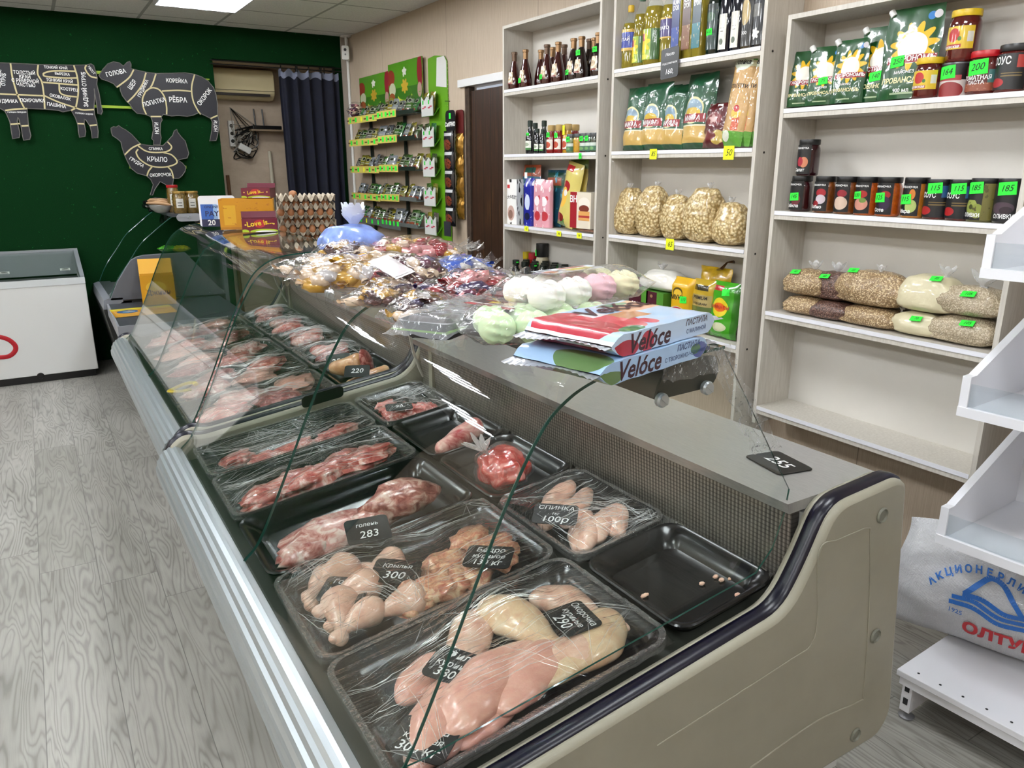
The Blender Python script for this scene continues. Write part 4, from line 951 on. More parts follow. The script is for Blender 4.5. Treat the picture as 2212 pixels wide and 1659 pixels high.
# ------------------------------------------------------------------ eggs
M_pulp = mat('egg_pulp', '#a89c8a', .9, var=.12, vs=60, bump=.3, bs=300); M_egg = mat('brown_egg', '#a8714a', .45, var=.12, vs=8)
EX, EY, EZ0, ER = 1.40, 4.62, .968, -.27
EMB = MB(); EW, ED, EP = .33, .285, .0485
EMB.ball((0, 0, 0), (.0215, .0215, .028), 3, lambda p: 1 - .06 * p.z)
egg0 = None
for t in range(11):
    ph = -1 if t % 2 else 1
    tr = thing('egg_tray', f'pulp egg tray, {ORD[10 - t]} from the top of the egg stack', 'egg tray', (EX + .004 * math.sin(t * 2.1), EY + .004 * math.cos(t * 1.7), EZ0 + .024 + EP * t), ER, 'stacked egg trays')
    b = MB(); H_ = .0205
    b.grid(lambda u, v: V(((u - .5) * EW, (v - .5) * ED, H_ * ph * math.cos(2 * PI * 6 * u) * math.cos(2 * PI * 5 * v))), 72, 60)
    o = obj('tray_sheet', b, M_pulp, tr, auto=80, solid=.0025)
    if t >= 10:
        continue
    # eggs along the two faces one can see
    cell = [((k + .5) / 6 if ph > 0 else (k + .0) / 6, 0) for k in range(6)] if ph > 0 else [(k / 6, 0) for k in range(1, 6)]
    if t < 4: continue
    vs_ = .1 if ph > 0 else 0.2
    for k, (u, _) in enumerate(cell):
        P = Matrix.Rotation(ER, 4, 'Z') @ V(((u - .5) * EW, (vs_ - .5) * ED, 0)); L_ = V(tr.location) + P + V((0, 0, -.012 + .028))
        lab = f'brown egg, {ORD[k]} along the front of the tray {ORD[10 - t]} from the top'
        if egg0 is None: egg0 = obj('egg', EMB, M_egg); tag(egg0, lab, 'egg', 'brown eggs in the stacked trays'); egg0.location = L_
        else: copytree(egg0, L_, label=lab)
e_ = copytree(egg0, (EX - .085, EY - .06, EZ0 + .024 + EP * 10 + .020), label='single brown egg sitting on the uppermost empty egg tray'); e_.rotation_euler = (PI / 2, .4, .3); e_['group'] = 'loose egg'
# ------------------------------------------------------------------ boxes on the farther counter
def dbox(name, label, w_, d_, h_, loc, rz, mf, ms, texts=(), lid=True, cat='box'):
    root = thing(name, label, cat, loc, rz); t = .003; b = MB()
    b.box(-w_ / 2, -d_ / 2, 0, w_ / 2, -d_ / 2 + t, h_); b.k = 1
    b.box(-w_ / 2, d_ / 2 - t, 0, w_ / 2, d_ / 2, h_); b.box(-w_ / 2, -d_ / 2 + t, 0, -w_ / 2 + t, d_ / 2 - t, h_); b.box(w_ / 2 - t, -d_ / 2 + t, 0, w_ / 2, d_ / 2 - t, h_); b.box(-w_ / 2 + t, -d_ / 2 + t, 0, w_ / 2 - t, d_ / 2 - t, t)
    o = obj('carton', b, [mf, ms], root, smooth=False)
    if lid:
        b = MB(); b.box(0, 0, 0, w_, .0025, h_ * .55); b.each(lambda p: V((p.x - w_ / 2, d_ / 2 - p.y + p.z * .5, h_ + p.z * .85))); obj('lid_flap', b, [ms], root, smooth=False)
    for t_ in texts: text(t_[0], t_[1], t_[2], o, front(-d_ / 2 - .001), at=(t_[3], t_[4]), bold=.02, rot=t_[5] if len(t_) > 5 else 0)
    return root
M_lim = mat('lime_print', '#a9c02a', .4)
P_lov = printed('plum_gum_box', '#6d1730', [('e', .5, .62, .17, .3, '#b0202c'), ('e', .62, .05, .4, .18, '#a9c02a'), ('e', .66, .0, .3, .12, '#e2e0dc'), ('e', .9, .6, .03, .06, '#d8b04a'), ('e', .1, .55, .03, .06, '#d8b04a'), ('e', .07, .05, .12, .16, '#a9c02a')]); P_lovs = mat('plum_box_side', '#5e1428', .45)
M_yin = mat('yellow_ink', '#e6c81e', .5)
ZF = 1.3335
dbox('gum_box', 'front plum gum box with red heart and yellow lettering', .17, .10, .066, (.985, 4.05, ZF), -.22, P_lov, P_lovs, [('Love is...', .036, M_yin, 0, .044, .12)])
dbox('gum_box', 'second plum gum box with lime flap lying on the orange box', .15, .12, .05, (1.06, 4.32, ZF + .158), -.5, P_lov, P_lovs, [('Love is...', .025, M_yin, 0, .03, .12)])
P_yb = printed('orange_box', '#c98a12', [('r', .0, .0, 1, .08, '#b5761a'), ('r', .08, .15, .3, .8, '#d8a42a'), ('n', 8, .64, '#b8741a')])
o = dbox('snack_box', 'tall orange display box between the gum boxes and the white card', .27, .16, .155, (.985, 4.28, ZF), -.30, P_yb, mat('orange_side', '#d09418', .45), lid=False)
sticker(o, flat((-.1362, -.03, .125), (0, -1, 0), (0, 0, 1)), '35', (0, 0), .04, .04)
o = thing('stand_card', 'white promotional card with blue panel leaning among the boxes', 'card', (.875, 4.50, ZF), -.2, rot=(-.12, 0, -.2))
cd = obj('card', MB().prism(rrect(.19, .165, .015, 4, 0, .083), lambda a, c, h: (a, h, c), 0, .004), mat('card_white', '#e3e4e8', .4), o, smooth=False)
obj('blue_panel', MB().box(-.085, -.0008, .0, .02, -.0002, .12), printed('blue_panel', '#2c5cae', [('r', 0, 0, 1, .33, '#1d1f4a'), ('r', .6, .33, 1, 1, '#8fb2dc'), ('r', .8, .33, 1, 1, '#d3dcec')]), cd, smooth=False)
for s_, sz, x_, z_, m_ in (('ONLINE', .02, -.03, .105, mat('dark_blue_ink', '#1d2450', .5)), ('PAY', .04, -.03, .068, mat('dark_blue_ink', '#1d2450', .5)), ('20', .04, -.035, .02, WHITE)): text(s_, sz, m_, cd, front(-.0016), at=(x_, z_), bold=.02)
dbox('gum_box', 'small white and black box in front of the white card', .075, .05, .105, (.905, 4.40, ZF), -.2, printed('white_black_box', '#dcdde2', [('r', .55, .0, 1, .7, '#23242c'), ('r', .6, .1, .95, .16, '#c9c9cc'), ('r', .6, .3, .95, .36, '#c9c9cc')]), mat('box_dark_side', '#3a3b44', .45), lid=False)
# ------------------------------------------------------------------ on and inside the pastry counter
ZP = gt.y + .013
M_pick = mat('pickled_olives', '#6a5424', .15, coat=1, var=.45, vs=70); M_goldlid = mat('gold_lid', '#a98a4a', .35, m=.5)
P_sl = printed('white_slip_label', '#c9c8c0', [('r', .2, .2, .8, .3, '#55554f'), ('r', .2, .5, .8, .6, '#55554f')])
for nm, lab, px, py, h_, r_, ml, yy in (('olive_jar', 'tall red-lidded jar of olives behind the two gold-lidded jars', 377, 452, .21, .045, mat('red_jar_lid2', '#a3141c', .35), 6.72), ('olive_jar', 'gold-lidded jar of olives in front of the red-lidded jar', 391, 460, .165, .053, M_goldlid, 6.55), ('olive_jar', 'gold-lidded jar with white slip at the end of the pastry counter', 418, 460, .165, .051, M_goldlid, 6.56)):
    q = ony(px, py, yy); root = thing(nm, lab, 'jar', (q.x, yy, ZP), -.15, 'jars on the pastry counter')
    obj('jar_body', MB().lathe([(r_ * .92, 0), (r_, .01), (r_, h_ * .8), (r_ * .85, h_ * .9), (r_ * .85, h_ * .92)], 20), M_pick, root); obj('lid', MB().lathe([(r_ * .92, h_ * .9), (r_ * .94, h_ * .91), (r_ * .94, h_ * .99), (r_ * .9, h_)], 20), ml, root, auto=30)
    b = MB(); b.grid(lambda u, v: V(((r_ + .001) * math.sin((u - .5) * 1.0), -(r_ + .001) * math.cos((u - .5) * 1.0), h_ * (.25 + .42 * v))), 6, 1); obj('paper_label', b, P_sl, root)
q = ony(350, 450, 6.75)
o = thing('steel_bowl', 'small steel bowl of pale bread sticks on the pastry counter', 'bowl', (q.x, 6.75, ZP))
obj('bowl', MB().lathe([(.05, .0), (.085, .03), (.095, .055), (.09, .055), (.08, .03), (.04, .008)], 24), M_steel, o)
for k in range(5):
    o = piece('bread_stick', f'pale bread stick resting in the steel bowl, {ORD[k]} of the pile', 'bread', mat('pale_crust', '#a98560', .6, var=.2, vs=20), [(-.09, 0, 0), (0, .004, .006), (.09, 0, 0)], [.014, .018, .013], seed=200 + k, flat_=.8, group='bread sticks in the steel bowl'); o.location = (q.x + .012 * k - .02, 6.72 + .016 * k, ZP + .055 + .012 * (k % 3)); o.rotation_euler = (0, .1, .25 * k - .3)
o = thing('ketchup_cup', 'small red and white tub beside the steel bowl', 'tub', (q.x + .10, 6.62, ZP)); obj('tub', MB().lathe([(.03, 0), (.035, .07), (.033, .075)], 16), mat('tub_red', '#7a2a20', .35), o); obj('tub_lid', MB().lathe([(.036, .072), (.036, .095), (.033, .1)], 16), mat('tub_white', '#c9c2b4', .4), o)
q = ony(318, 438, 6.45); o = thing('black_bag', 'crumpled black plastic bag on the far end of the pastry counter', 'bag', (.93, 7.1, ZP)); obj('bag_body', MB().ball((0, 0, .045), (.13, .12, .055), 4, lambda p: 1 + .3 * nz(p, 2.4, 7) + .1 * nz(p, 6, 3)), mat('black_film', '#0c1210', .25, coat=.4), o)
DK = gzz + .002
for lab, px, py, yy, c1, c2, L_ in (('green snack packet lying behind the grey counter panel', 362, 535, 6.62, '#3d8a1e', '#a8c03a', .13), ('yellow green snack packet next to the green one', 388, 535, 6.62, '#a9a81e', '#5e8a1e', .13)):
    q = ony(px, py, yy); o = candy_bag(lab, L_, .08, .045, ['gold', 'cream'], 4, (q.x, yy, q.z - .03), .2, px, .01, .02, False, film=mat('pack_' + c1[1:], c1, .25, coat=.7, var=.4, vs=18))
    o['category'] = 'snack packet'
obj_sh = obj('snack_tray', MB().box(-.22, -.12, -.004, .22, .12, 0), M_steel); tag(obj_sh, 'steel tray carrying the green snack packets inside the pastry counter', 'tray'); q = ony(390, 548, 6.63); obj_sh.location = (q.x, 6.63, q.z - .012)
for k, (px, py, yy) in enumerate(((262, 592, 7.0), (300, 565, 6.85))):
    q = ony(px, py, yy); candy_bag(f'clear bag of buns behind the pastry glass, {"nearer the sill" if k == 0 else "nearer the grey panel"}', .22, .16, .13, ['cream', 'gold'], 8, (q.x + .16 + .02 * k, yy + (.12 if k == 0 else -.08), DK), .3, 40 + k, .045, .06, False, kind='bun_bag')
P_dj = printed('yellow_card_box', '#c9931a', [('e', .45, .6, .3, .2, '#d8b03a'), ('r', .1, .25, .9, .5, '#d39a20')])
q = onz(345, 655, .657); dbox('sauce_box', 'yellow open box standing on the dark ledge', .23, .13, .22, (q.x, q.y, .657), -.1, P_dj, mat('yellow_side', '#d6a02a', .45), [('Джинн', .05, mat('plum_ink', '#5e1430', .5), 0, .09)])
o = thing('leaflet', 'yellow leaflet with blue picture lying on the dark ledge', 'leaflet', onz(310, 672, .6575), .03)
obj('sheet', MB().box(-.20, -.17, 0, .20, .17, .002), printed('leaflet_print', '#c98f1a', [('r', 0, .78, 1, 1, '#cfc01e'), ('e', .25, .58, .17, .2, '#27507c'), ('e', .27, .56, .1, .1, '#6a94b4'), ('n', 5, .62, '#d8b06a'), ('r', .45, .55, .9, .62, '#9c4a24')]), o, smooth=False)
# ================================================================== PRODUCT MAKERS (front towards -Y, base at z = 0)
RZ = -PI / 2
def lab_part(root, r, z0, z1, m, a=1.25, name='paper_label', texts=(), k=.0008):
    b = MB(); R = r + k
    b.grid(lambda u, v: V((R * math.sin((u - .5) * 2 * a), -R * math.cos((u - .5) * 2 * a), z0 + (z1 - z0) * v)), 14, 1)
    o = obj(name, b, m, root)
    for t in texts: text(t[0], t[1], t[2], o, cyl(R + .0008, 0), at=(t[3], t[4]), sx=t[5] if len(t) > 5 else 1, bold=t[6] if len(t) > 6 else .02, rot=t[7] if len(t) > 7 else 0)
    return o
def jar(name, label, h, r, mb_, ml, lm=None, lz=(.2, .75), texts=(), stick=None, cat='jar', group=None, a=1.25, lidh=.018, lidr=.92):
    root = thing(name, label, cat, group=group); hb = h - lidh
    obj('jar_body', MB().lathe([(r * .9, 0), (r * .98, .004), (r, .012), (r, hb * .8), (r * .97, hb * .88), (r * .86, hb * .97), (r * .84, hb)], 22), mb_, root)
    obj('lid', MB().lathe([(r * lidr, hb - .002), (r * (lidr + .02), hb + .001), (r * (lidr + .02), h - .003), (r * lidr, h)], 22), ml, root, auto=30)
    if lm: lab_part(root, r, h * lz[0], h * lz[1], lm, a, texts=[(t[0], t[1], t[2], t[3], h * t[4]) + tuple(t[5:]) for t in texts])
    if stick: sticker(root, cyl(r + .0025, 0), stick[0], (stick[1], h * stick[2]), stick[3] if len(stick) > 3 else .04, (stick[3] if len(stick) > 3 else .04) * .72, rot=.08)
    return root
def bottle(name, label, prof, mb_, capprof, mc, lm=None, lr=0, lz=(0, 0), texts=(), stick=None, group=None, a=1.2, cat='bottle', seg=20):
    root = thing(name, label, cat, group=group)
    obj('bottle_body', MB().lathe(prof, seg), mb_, root)
    obj('cap', MB().lathe(capprof, 18), mc, root, auto=30)
    if lm: lab_part(root, lr, lz[0], lz[1], lm, a, texts=texts)
    if stick: sticker(root, cyl(stick[3] + .002, 0), stick[0], (stick[1], stick[2]), .034, .026, rot=.06, m=stick[4] if len(stick) > 4 else None)
    return root
def pouch(name, label, w, h, d, m, kind='stand', group=None, cat='packet', texts=(), stick=None, seed=0, wr=.004, mb=None, spout=None, film=None, nu=16, nv=20):
    root = thing(name, label, cat, group=group)
    def T(u, v):
        e = max(0, math.sin(PI * min(max(u, 0), 1))) ** .55
        if kind == 'stand': f = (1 - v) ** .7 * min(1, .75 + v * 2)
        elif kind == 'brick': f = min(1, (1 - v) * 7) * .95 + .05; e = min(1, min(u, 1 - u) * 12)
        else: f = max(0, min(1, v * 9)) ** .6 * max(0, min(1, (1 - v) * 7)) ** .6
        return d / 2 * e * f
    def S(u, v, sg=-1, off=0):
        n_ = wr * nz((u * 3, v * 4, seed), 1.6, seed) + wr * .5 * nz((u * 9, v * 9, seed), 1, seed + 4)
        x = (u - .5) * w * (1 + (.03 * math.sin(v * 9 + seed) if kind != 'brick' else 0)); z = v * h
        return V((x, sg * (T(u, v) + off) + (n_ if kind != 'brick' else n_ * .3), z))
    b = MB(); b.grid(lambda u, v: S(u, v), nu, nv); b.k = 1 if mb else 0
    b.grid(lambda u, v: S(u, v, 1), nu, nv, flip=True)
    if kind in ('stand', 'brick'):
        k0 = len(b.v)
        for i in range(nu + 1): b.v.append(S(i / nu, 0)); b.v.append(S(i / nu, 0, 1))
        for i in range(nu): b.face([k0 + 2 * i + 1, k0 + 2 * i + 3, k0 + 2 * i + 2, k0 + 2 * i])
    o = obj('wrapper', b, [m] + ([mb] if mb else []), root, auto=75)
    F = lambda x, y: S(min(max(x / w + .5, 0), 1), min(max(y / h, 0), 1), -1, .0012)
    for t in texts: text(t[0], t[1], t[2], o, F, at=(t[3], t[4]), sx=t[5] if len(t) > 5 else 1, bold=t[6] if len(t) > 6 else .02, rot=t[7] if len(t) > 7 else 0, shear=t[8] if len(t) > 8 else 0)
    if stick: sticker(root, lambda x, y: F(x, y) + V((0, -.0012, 0)), stick[0], (stick[1], stick[2]), stick[3], stick[3] * .72, m=stick[4] if len(stick) > 4 else None, rot=.1)
    if spout:
        c, s_ = math.cos(.6), math.sin(.6)
        obj('spout_cap', MB().lathe([(.011, 0), (.011, .022), (.009, .024)], 14, fr=lambda p: V((-w * .40 + p.x * c - p.z * s_, p.y, h * .93 + p.x * s_ + p.z * c))), M_plast, root, auto=30)
    return root
def carton(name, label, w, h, d, mf, ms, group=None, cat='box', texts=(), stick=None):
    root = thing(name, label, cat, group=group); b = MB().box(-w / 2, -d / 2, 0, w / 2, d / 2, h)
    for i in range(6): b.m[i] = 0 if i == 2 else 1
    o = obj('carton', b, [mf, ms], root, smooth=False)
    for t in texts: text(t[0], t[1], t[2], o, front(-d / 2 - .0006), at=(t[3], t[4]), sx=t[5] if len(t) > 5 else 1, bold=t[6] if len(t) > 6 else .02, rot=t[7] if len(t) > 7 else 0)
    if stick: sticker(root, front(-d / 2 - .001), stick[0], (stick[1], stick[2]), stick[3], stick[3] * .7)
    return root
def grainbag(name, label, w, h, d, m, seed=0, knot=(0, 1, 1), group=None, stick=None, cat='bag', sag=.25, lie=0):
    """clear bag filled with loose food; lie=1 rests flat"""
    root = thing(name, label, cat, group=group)
    def fn(p):
        return 1 + .16 * nz(p, 1.6, seed) + .05 * nz(p, 5, seed + 1)
    b = MB().ball((0, 0, 0), (1, 1, 1), 4)
    out = []
    for p in b.v:
        q = p.copy(); s = lambda t: math.copysign(abs(t) ** .58, t)
        x, y, z = s(q.x), s(q.y), s(q.z); k = fn(q)
        if lie: P = V((x * w / 2 * (1 - .3 * max(0, z)), y * d / 2 * (1 - .3 * max(0, z)), (z * .5 + .5) * h))
        else: P = V((x * w / 2 * (1 - sag * max(0, z)), y * d / 2 * (1 - .55 * max(0, z)), (z * .5 + .5) * h))
        out.append(V((P.x * k, P.y * k, P.z * (1 + .06 * nz(q, 2, seed + 5)))))
    zm = min(p.z for p in out); b.v = [V((p.x, p.y, p.z - zm)) for p in out]
    o = obj('filled_bag', b, m, root, auto=80)
    kx, kz, ks = knot; T = max(p.z for p in b.v); b2 = MB()
    random.seed(seed)
    for k in range(6):
        a = k * 1.05; b2.tube(cr([(kx * w, 0, T * .93), (kx * w + .012 * math.cos(a) * ks, .012 * math.sin(a) * ks, T + .012 * ks), (kx * w + (.04 * math.cos(a)) * ks, .03 * math.sin(a) * ks, T + (.03 + .02 * random.random()) * ks)], 3), [.016 * ks, .010 * ks, .010 * ks, .016 * ks, .018 * ks, .014 * ks, .004], 6, True, .3)
    obj('bag_knot', b2, M_knot, root)
    if stick:
        def F(x, y):
            c = V((x * 1.0, 0, y)); best = min(b.v, key=lambda q: (q.x - stick[1]) ** 2 + (q.z - stick[2]) ** 2 + (q.y > 0) * 9)
            n_ = V((0, -1, .55)).normalized() if not lie else V((0, -.6, .8)).normalized(); xd = V((1, 0, 0)); yd = n_.cross(xd) * -1
            yd = V((0, .55, 1)).normalized() if not lie else V((0, .8, .6)).normalized()
            return V((best.x, best.y, best.z)) + n_ * .006 + xd * x + yd * y
        sticker(root, F, stick[0], (0, 0), stick[3], stick[3] * .6, rot=.1)
    return root
M_knot = thin('clear_knot', (.93, .93, .93), haze=.3, rough=.12, wr=.6, ws=40)
def put(o, px, py, xx, z, rz=0, lean=0, roll=0):
    """stand a product on a shelf: py of its base at depth xx"""
    p = onx(px, py, xx); o.location = (xx, p.y, z + .001 + (.004 if lean else 0) + abs(roll) * .075); o.rotation_euler = Euler((lean, roll, RZ + rz), 'XYZ'); return o
# ================================================================== SHELF UNITS
n = NT('pale_wood_laminate'); c = n.ramp(n.noise(n.coord(scale=(12, 12, 1)), 9, 4, .6), [(.3, C('#bfb9ae')), (.7, C('#d0cbc1'))])
n.link(c, n.b.inputs['Base Color']); n.b.inputs['Roughness'].default_value = .45; M_lam = n.m
M_back = mat('shelf_back', '#d6d2ca', .5, var=.03, vs=4); M_strip = mat('white_price_strip', '#e9e9ef', .35); M_hole = mat('dark_hole', '#2a2622', .8)
XS = 2.57
def unit(label, y0, y1, top, bot, shelves, stripe=True):
    root = thing('shelf_unit', label, 'shelf', (XS, (y0 + y1) / 2, 0)); hw = (y1 - y0) / 2; D = XR - XS - .002; T = .017
    for s, nm in ((-1, 'side'), (1, 'side')):
        e = obj('side_board', MB().box(0, s * hw - (T if s > 0 else 0), bot, D, s * hw + (0 if s > 0 else T), top), M_lam, root, smooth=False)
        for z in shelves:
            for xx in (.05, .15): obj('screw_cover', MB().lathe([(.005, 0), (.005, .0012)], 8, fr=lambda p: V((xx + p.x, s * hw + s * (p.z), z - .018 + p.y))), M_hole, e, smooth=False)
    obj('top_board', MB().box(0, -hw + T, top - T, D, hw - T, top), M_lam, root, smooth=False)
    obj('back_board', MB().box(D - .006, -hw + T, min(shelves) - .02, D, hw - T, top - T), M_back, root, smooth=False)
    for z in shelves:
        e = obj('shelf_board', MB().box(.002, -hw + T, z - .034, D - .006, hw - T, z), M_lam, root, smooth=False)
        if stripe: obj('price_strip', MB().box(-.0015, -hw + T + .002, z - .016, .001, hw - T - .002, z), M_strip, e, smooth=False)
    return root
Z1 = (2.10, 1.724, 1.299, .885); Z2 = (2.113, 1.725, 1.309, .889); Z3 = (1.868, 1.479, 1.068, .650)
u1 = unit('tall pale shelf unit with sauces beside the dark door', 3.315, 4.28, 2.46, .1, Z1)
u2 = unit('tall pale shelf unit with cooking oils and pasta', 2.265, 3.22, 2.56, .1, Z2)
u3 = unit('pale wall shelf unit with mayonnaise pouches and jars', 1.212, 2.16, 2.206, .57, Z3)
def edge_tag(u, px, py, z, s, m, w=.05, h=.036):
    p = onx(px, py, XS - .004); o = u.location
    f = flat((XS - .004 - o.x, p.y - o.y, p.z), (0, -1, 0), (0, 0, 1)); sticker(u, f, s, (0, 0), w, h, m=m)
for a in ((1411, 333, '85', YELP, .05), (1574, 330, '50', YELP, .06), (1447, 528, '65', YELP, .055)): edge_tag(u2, a[0], a[1], 0, a[2], a[3], a[4], a[4] * .95)
for a in ((1137, 494, '45'), (1207, 505, '96'), (1251, 509, '94')): edge_tag(u1, a[0], a[1], 0, a[2], YELP, .045, .03)
edge_tag(u1, 1253, 337, 0, '8', GREEN, .025, .03); edge_tag(u2, 1502, 733, 0, '', GREEN, .03, .03)
p = onx(1447, 136, XS - .012)
chalk_tag('black chalk tag for cold pressed oil priced 160 hung on the oil shelf', [('Масло', .018), ('подсолнечное', .014), ('160,', .032)], Mx((XS - .012, p.y, p.z), (0, -1, .06), (-1, 0, .05)), .115, .13)
# ---- unit 1, top shelf: sauce bottles
M_sauce = mat('red_sauce', '#3a0d0b', .08, coat=1); M_sauce2 = mat('brown_sauce', '#1d0b0a', .08, coat=1); M_gold = mat('gold_foil', '#8a6a48', .35, m=.6); M_gold2 = mat('brown_cap', '#5d4634', .4, m=.4)
LB = printed('cream_sauce_label', '#b9a184', [('e', .5, .55, .46, .42, '#e3d6be'), ('e', .5, .5, .3, .22, '#c8ab86'), ('r', .1, .0, .9, .12, '#7b2a1c')])
sp_ = [(.03, 0), (.038, .006), (.040, .03), (.036, .07), (.024, .125), (.016, .155), (.0145, .168)]
cp_ = [(.0155, .150), (.0155, .196), (.019, .198), (.019, .210), (.017, .212)]
lst = [(1111, 189, 0, 1, ''), (1135, 186, 0, 1, '75'), (1168, 182, 1, 0, ''), (1181, 180, 0, 1, '220'), (1193, 177, 1, 0, ''), (1205, 175, 0, 1, ''), (1218, 172, 1, 0, ''), (1238, 170, 0, 1, '280'), (1255, 167, 0, 2, '230'), (1272, 164, 1, 2, ''), (1282, 162, 1, 0, ''), (1291, 160, 0, 2, '290')]
for k, (px, py, bk, lb, st) in enumerate(lst):
    o = bottle('sauce_bottle', f'dark red sauce bottle, brown cap, {ORD[k]} along the top shelf from the door' if k < 7 else f'blackish sauce bottle with brown neck foil, {ORD[k - 7]} of those towards the oils', sp_, M_sauce if k < 7 else M_sauce2, cp_, M_gold if k % 3 else M_gold2, LB if lb else None, .036, (.03, .098), stick=(st, -.005 if k < 8 else .005, .04 if k < 8 else .13, .041 if k < 8 else .03) if st else None, group='sauce bottles on the top shelf', a=.75)
    # the label leans in with the glass
    for ch in o.children:
        if ch.name.startswith('paper_label'):
            for v in ch.data.vertices:
                t = (v.co.z - .03) / .068; kk = (.0405 - .009 * max(0, t - .1) ** 1.1) / .0368; v.co.x *= kk; v.co.y *= kk
    put(o, px, py, XS + .05 + .085 * bk, Z1[0] + .0005)
# ---- unit 1, second shelf
M_soy = mat('soy_dark', '#0b0c14', .08, coat=1); M_gcap = mat('dark_green_cap', '#12261c', .4); M_bcap = mat('beige_cap', '#b99c62', .4); M_ket = mat('ketchup_red', '#7c120f', .12, coat=.8); M_must = mat('mustard_yellow', '#b98a22', .25, coat=.8, var=.2, vs=80); M_blid = mat('black_lid', '#141414', .35); M_glid = mat('grey_lid', '#56585a', .35, m=.4)
LG = printed('soy_label', '#e4e6dd', [('r', 0, 0, 1, .25, '#3d7a3a'), ('e', .5, .6, .3, .2, '#9aa58f')]); LK = printed('ketchup_label', '#e9e4d8', [('e', .5, .5, .3, .3, '#b5472e'), ('r', 0, 0, 1, .1, '#7b1c14')]); LJ = printed('green_jar_label', '#3f6f56', [('r', 0, .6, 1, 1, '#cdd8cf'), ('e', .5, .3, .25, .2, '#6d9b5f')])
sy = [(.024, 0), (.026, .004), (.026, .09), (.02, .115), (.012, .135), (.012, .15)]; syc = [(.015, .148), (.015, .178), (.013, .18)]
for k, (px, py, bk, sc_) in enumerate(((1145, 331, 0, 1.05), (1156, 330, 1, 1.0), (1175, 330, 1, 1.05), (1161, 331, 0, .78), (1172, 330, 0, .75))):
    o = bottle('soy_bottle', f'dark soy sauce bottle with green cap, {ORD[k]} of the cluster on the second shelf', sy, M_soy, syc, M_gcap, LG, .026, (.02, .07), stick=('75', 0, .1, .022) if k == 0 else None, group='soy sauce bottles')
    put(o, px, py, XS + .035 + .07 * bk, Z1[1]); o.scale = (sc_, sc_, sc_)
kt = [(.028, 0), (.03, .004), (.026, .05), (.029, .09), (.018, .115), (.018, .122)]; ktc = [(.021, .12), (.023, .124), (.023, .150), (.02, .153)]
for k, (px, py, bk, st, mm) in enumerate(((1191, 329, 0, ('270', 0, .1, .028), M_ket), (1208, 328, 0, ('2', 0, .095, .028), M_ket), (1226, 328, 0, None, M_must), (1242, 326, 1, None, M_ket))):
    o = bottle('ketchup_bottle', f'small squat bottle with beige cap on the second shelf, {ORD[k]} from the soy bottles', kt, mm, ktc, M_bcap, LK, .0285, (.015, .075), stick=st, group='small beige capped bottles'); put(o, px, py, XS + .035 + .07 * bk, Z1[1])
o = [c for c in col.objects if c.name.startswith('ketchup_bottle')][2]; sticker(o, cyl(.032, 0), '', (0, .12), .022, .05, m=YELP)
for k, (px, py, mm, st) in enumerate(((1234, 329, mat('pale_relish', '#6b7a4c', .2, coat=.8, var=.3, vs=120), '140'), (1249, 328, M_must, ''), (1263, 327, mat('beet_relish', '#431a2c', .2, coat=.8), '290'), (1274, 327, mat('green_relish', '#2b4a3e', .2, coat=.8), '290'), (1285, 326, mat('olive_relish', '#2f3526', .2, coat=.8), ''))):
    o = jar('relish_jar', f'small relish jar with grey lid, {ORD[k]} towards the oil shelf', .098, .028, mm, M_glid, LJ if k != 1 else None, (.08, .5), stick=(st, 0, .72, .036) if st else None, group='small relish jars'); put(o, px, py, XS + .032, Z1[1])
# ---- unit 1, third shelf: sweets and wafers
P_cow = printed('cow_print', '#f0f0ee', [('n', 3.2, .58, '#1b1b1d'), ('r', .16, .05, .84, .93, '#f4f3f0'), ('e', .5, .25, .3, .17, '#c9a79c'), ('e', .46, .22, .2, .1, '#8d6a5c'), ('r', .18, .8, .4, .88, '#d0202a')]); P_cows = printed('cow_side', '#efefed', [('n', 3, .55, '#1a1a1c')])
p = onx(1111, 489, XS + .04)
def shp(px, py, w, h, z): return
o = carton('milk_candy_box', 'white candy box with black cow patches beside the door end', .135, .275, .05, P_cow, P_cows, texts=[('大大牛乳糖', .026, BLACKI, 0, .165)]); put(o, 1111, 489, XS + .045, Z1[2])
P_org = printed('orange_blue_pouch', '#1d5f7d', [('r', 0, .80, 1, 1, '#b2502a'), ('r', .2, .86, .8, .95, '#12604f'), ('r', .1, .6, .45, .68, '#cfd9dc'), ('n', 5, .64, '#20303c'), ('e', .35, .38, .18, .12, '#a83a2a')])
o = pouch('seed_pouch', 'large blue pouch with orange top standing behind the candy box', .20, .36, .05, P_org, kind='pillow', seed=2); put(o, 1140, 478, XS + .105, Z1[2], lean=-.1)
o = pouch('seed_pouch', 'blue pouch with green band behind the pink packs', .19, .33, .05, printed('green_band_pouch', '#16465a', [('r', 0, .68, 1, .95, '#1b4a37'), ('r', .1, .72, .9, .86, '#8f452c'), ('n', 5, .62, '#2a8aa0'), ('e', .4, .3, .2, .12, '#8d3428')]), kind='pillow', seed=3); put(o, 1192, 482, XS + .105, Z1[2], lean=-.1)
P_blu = printed('blue_cow_pack', '#1a2293', [('n', 3.6, .6, '#e9ecf6'), ('e', .5, .5, .3, .16, '#d5def2'), ('e', .5, .2, .3, .08, '#12183c')]); o = pouch('candy_pack', 'blue milk candy pack with white splashes', .095, .285, .045, P_blu, kind='brick', seed=4); put(o, 1145, 491, XS + .045, Z1[2])
sticker(o, front(-.026), '', (-.01, .3), .03, .035, m=WHITE)
P_pnk = printed('pink_berry_pack', '#d79aa6', [('n', 4, .6, '#f4e6e8'), ('e', .5, .24, .3, .10, '#b8323c'), ('e', .68, .62, .12, .05, '#c2414b'), ('e', .45, .55, .25, .10, '#f6eef0')])
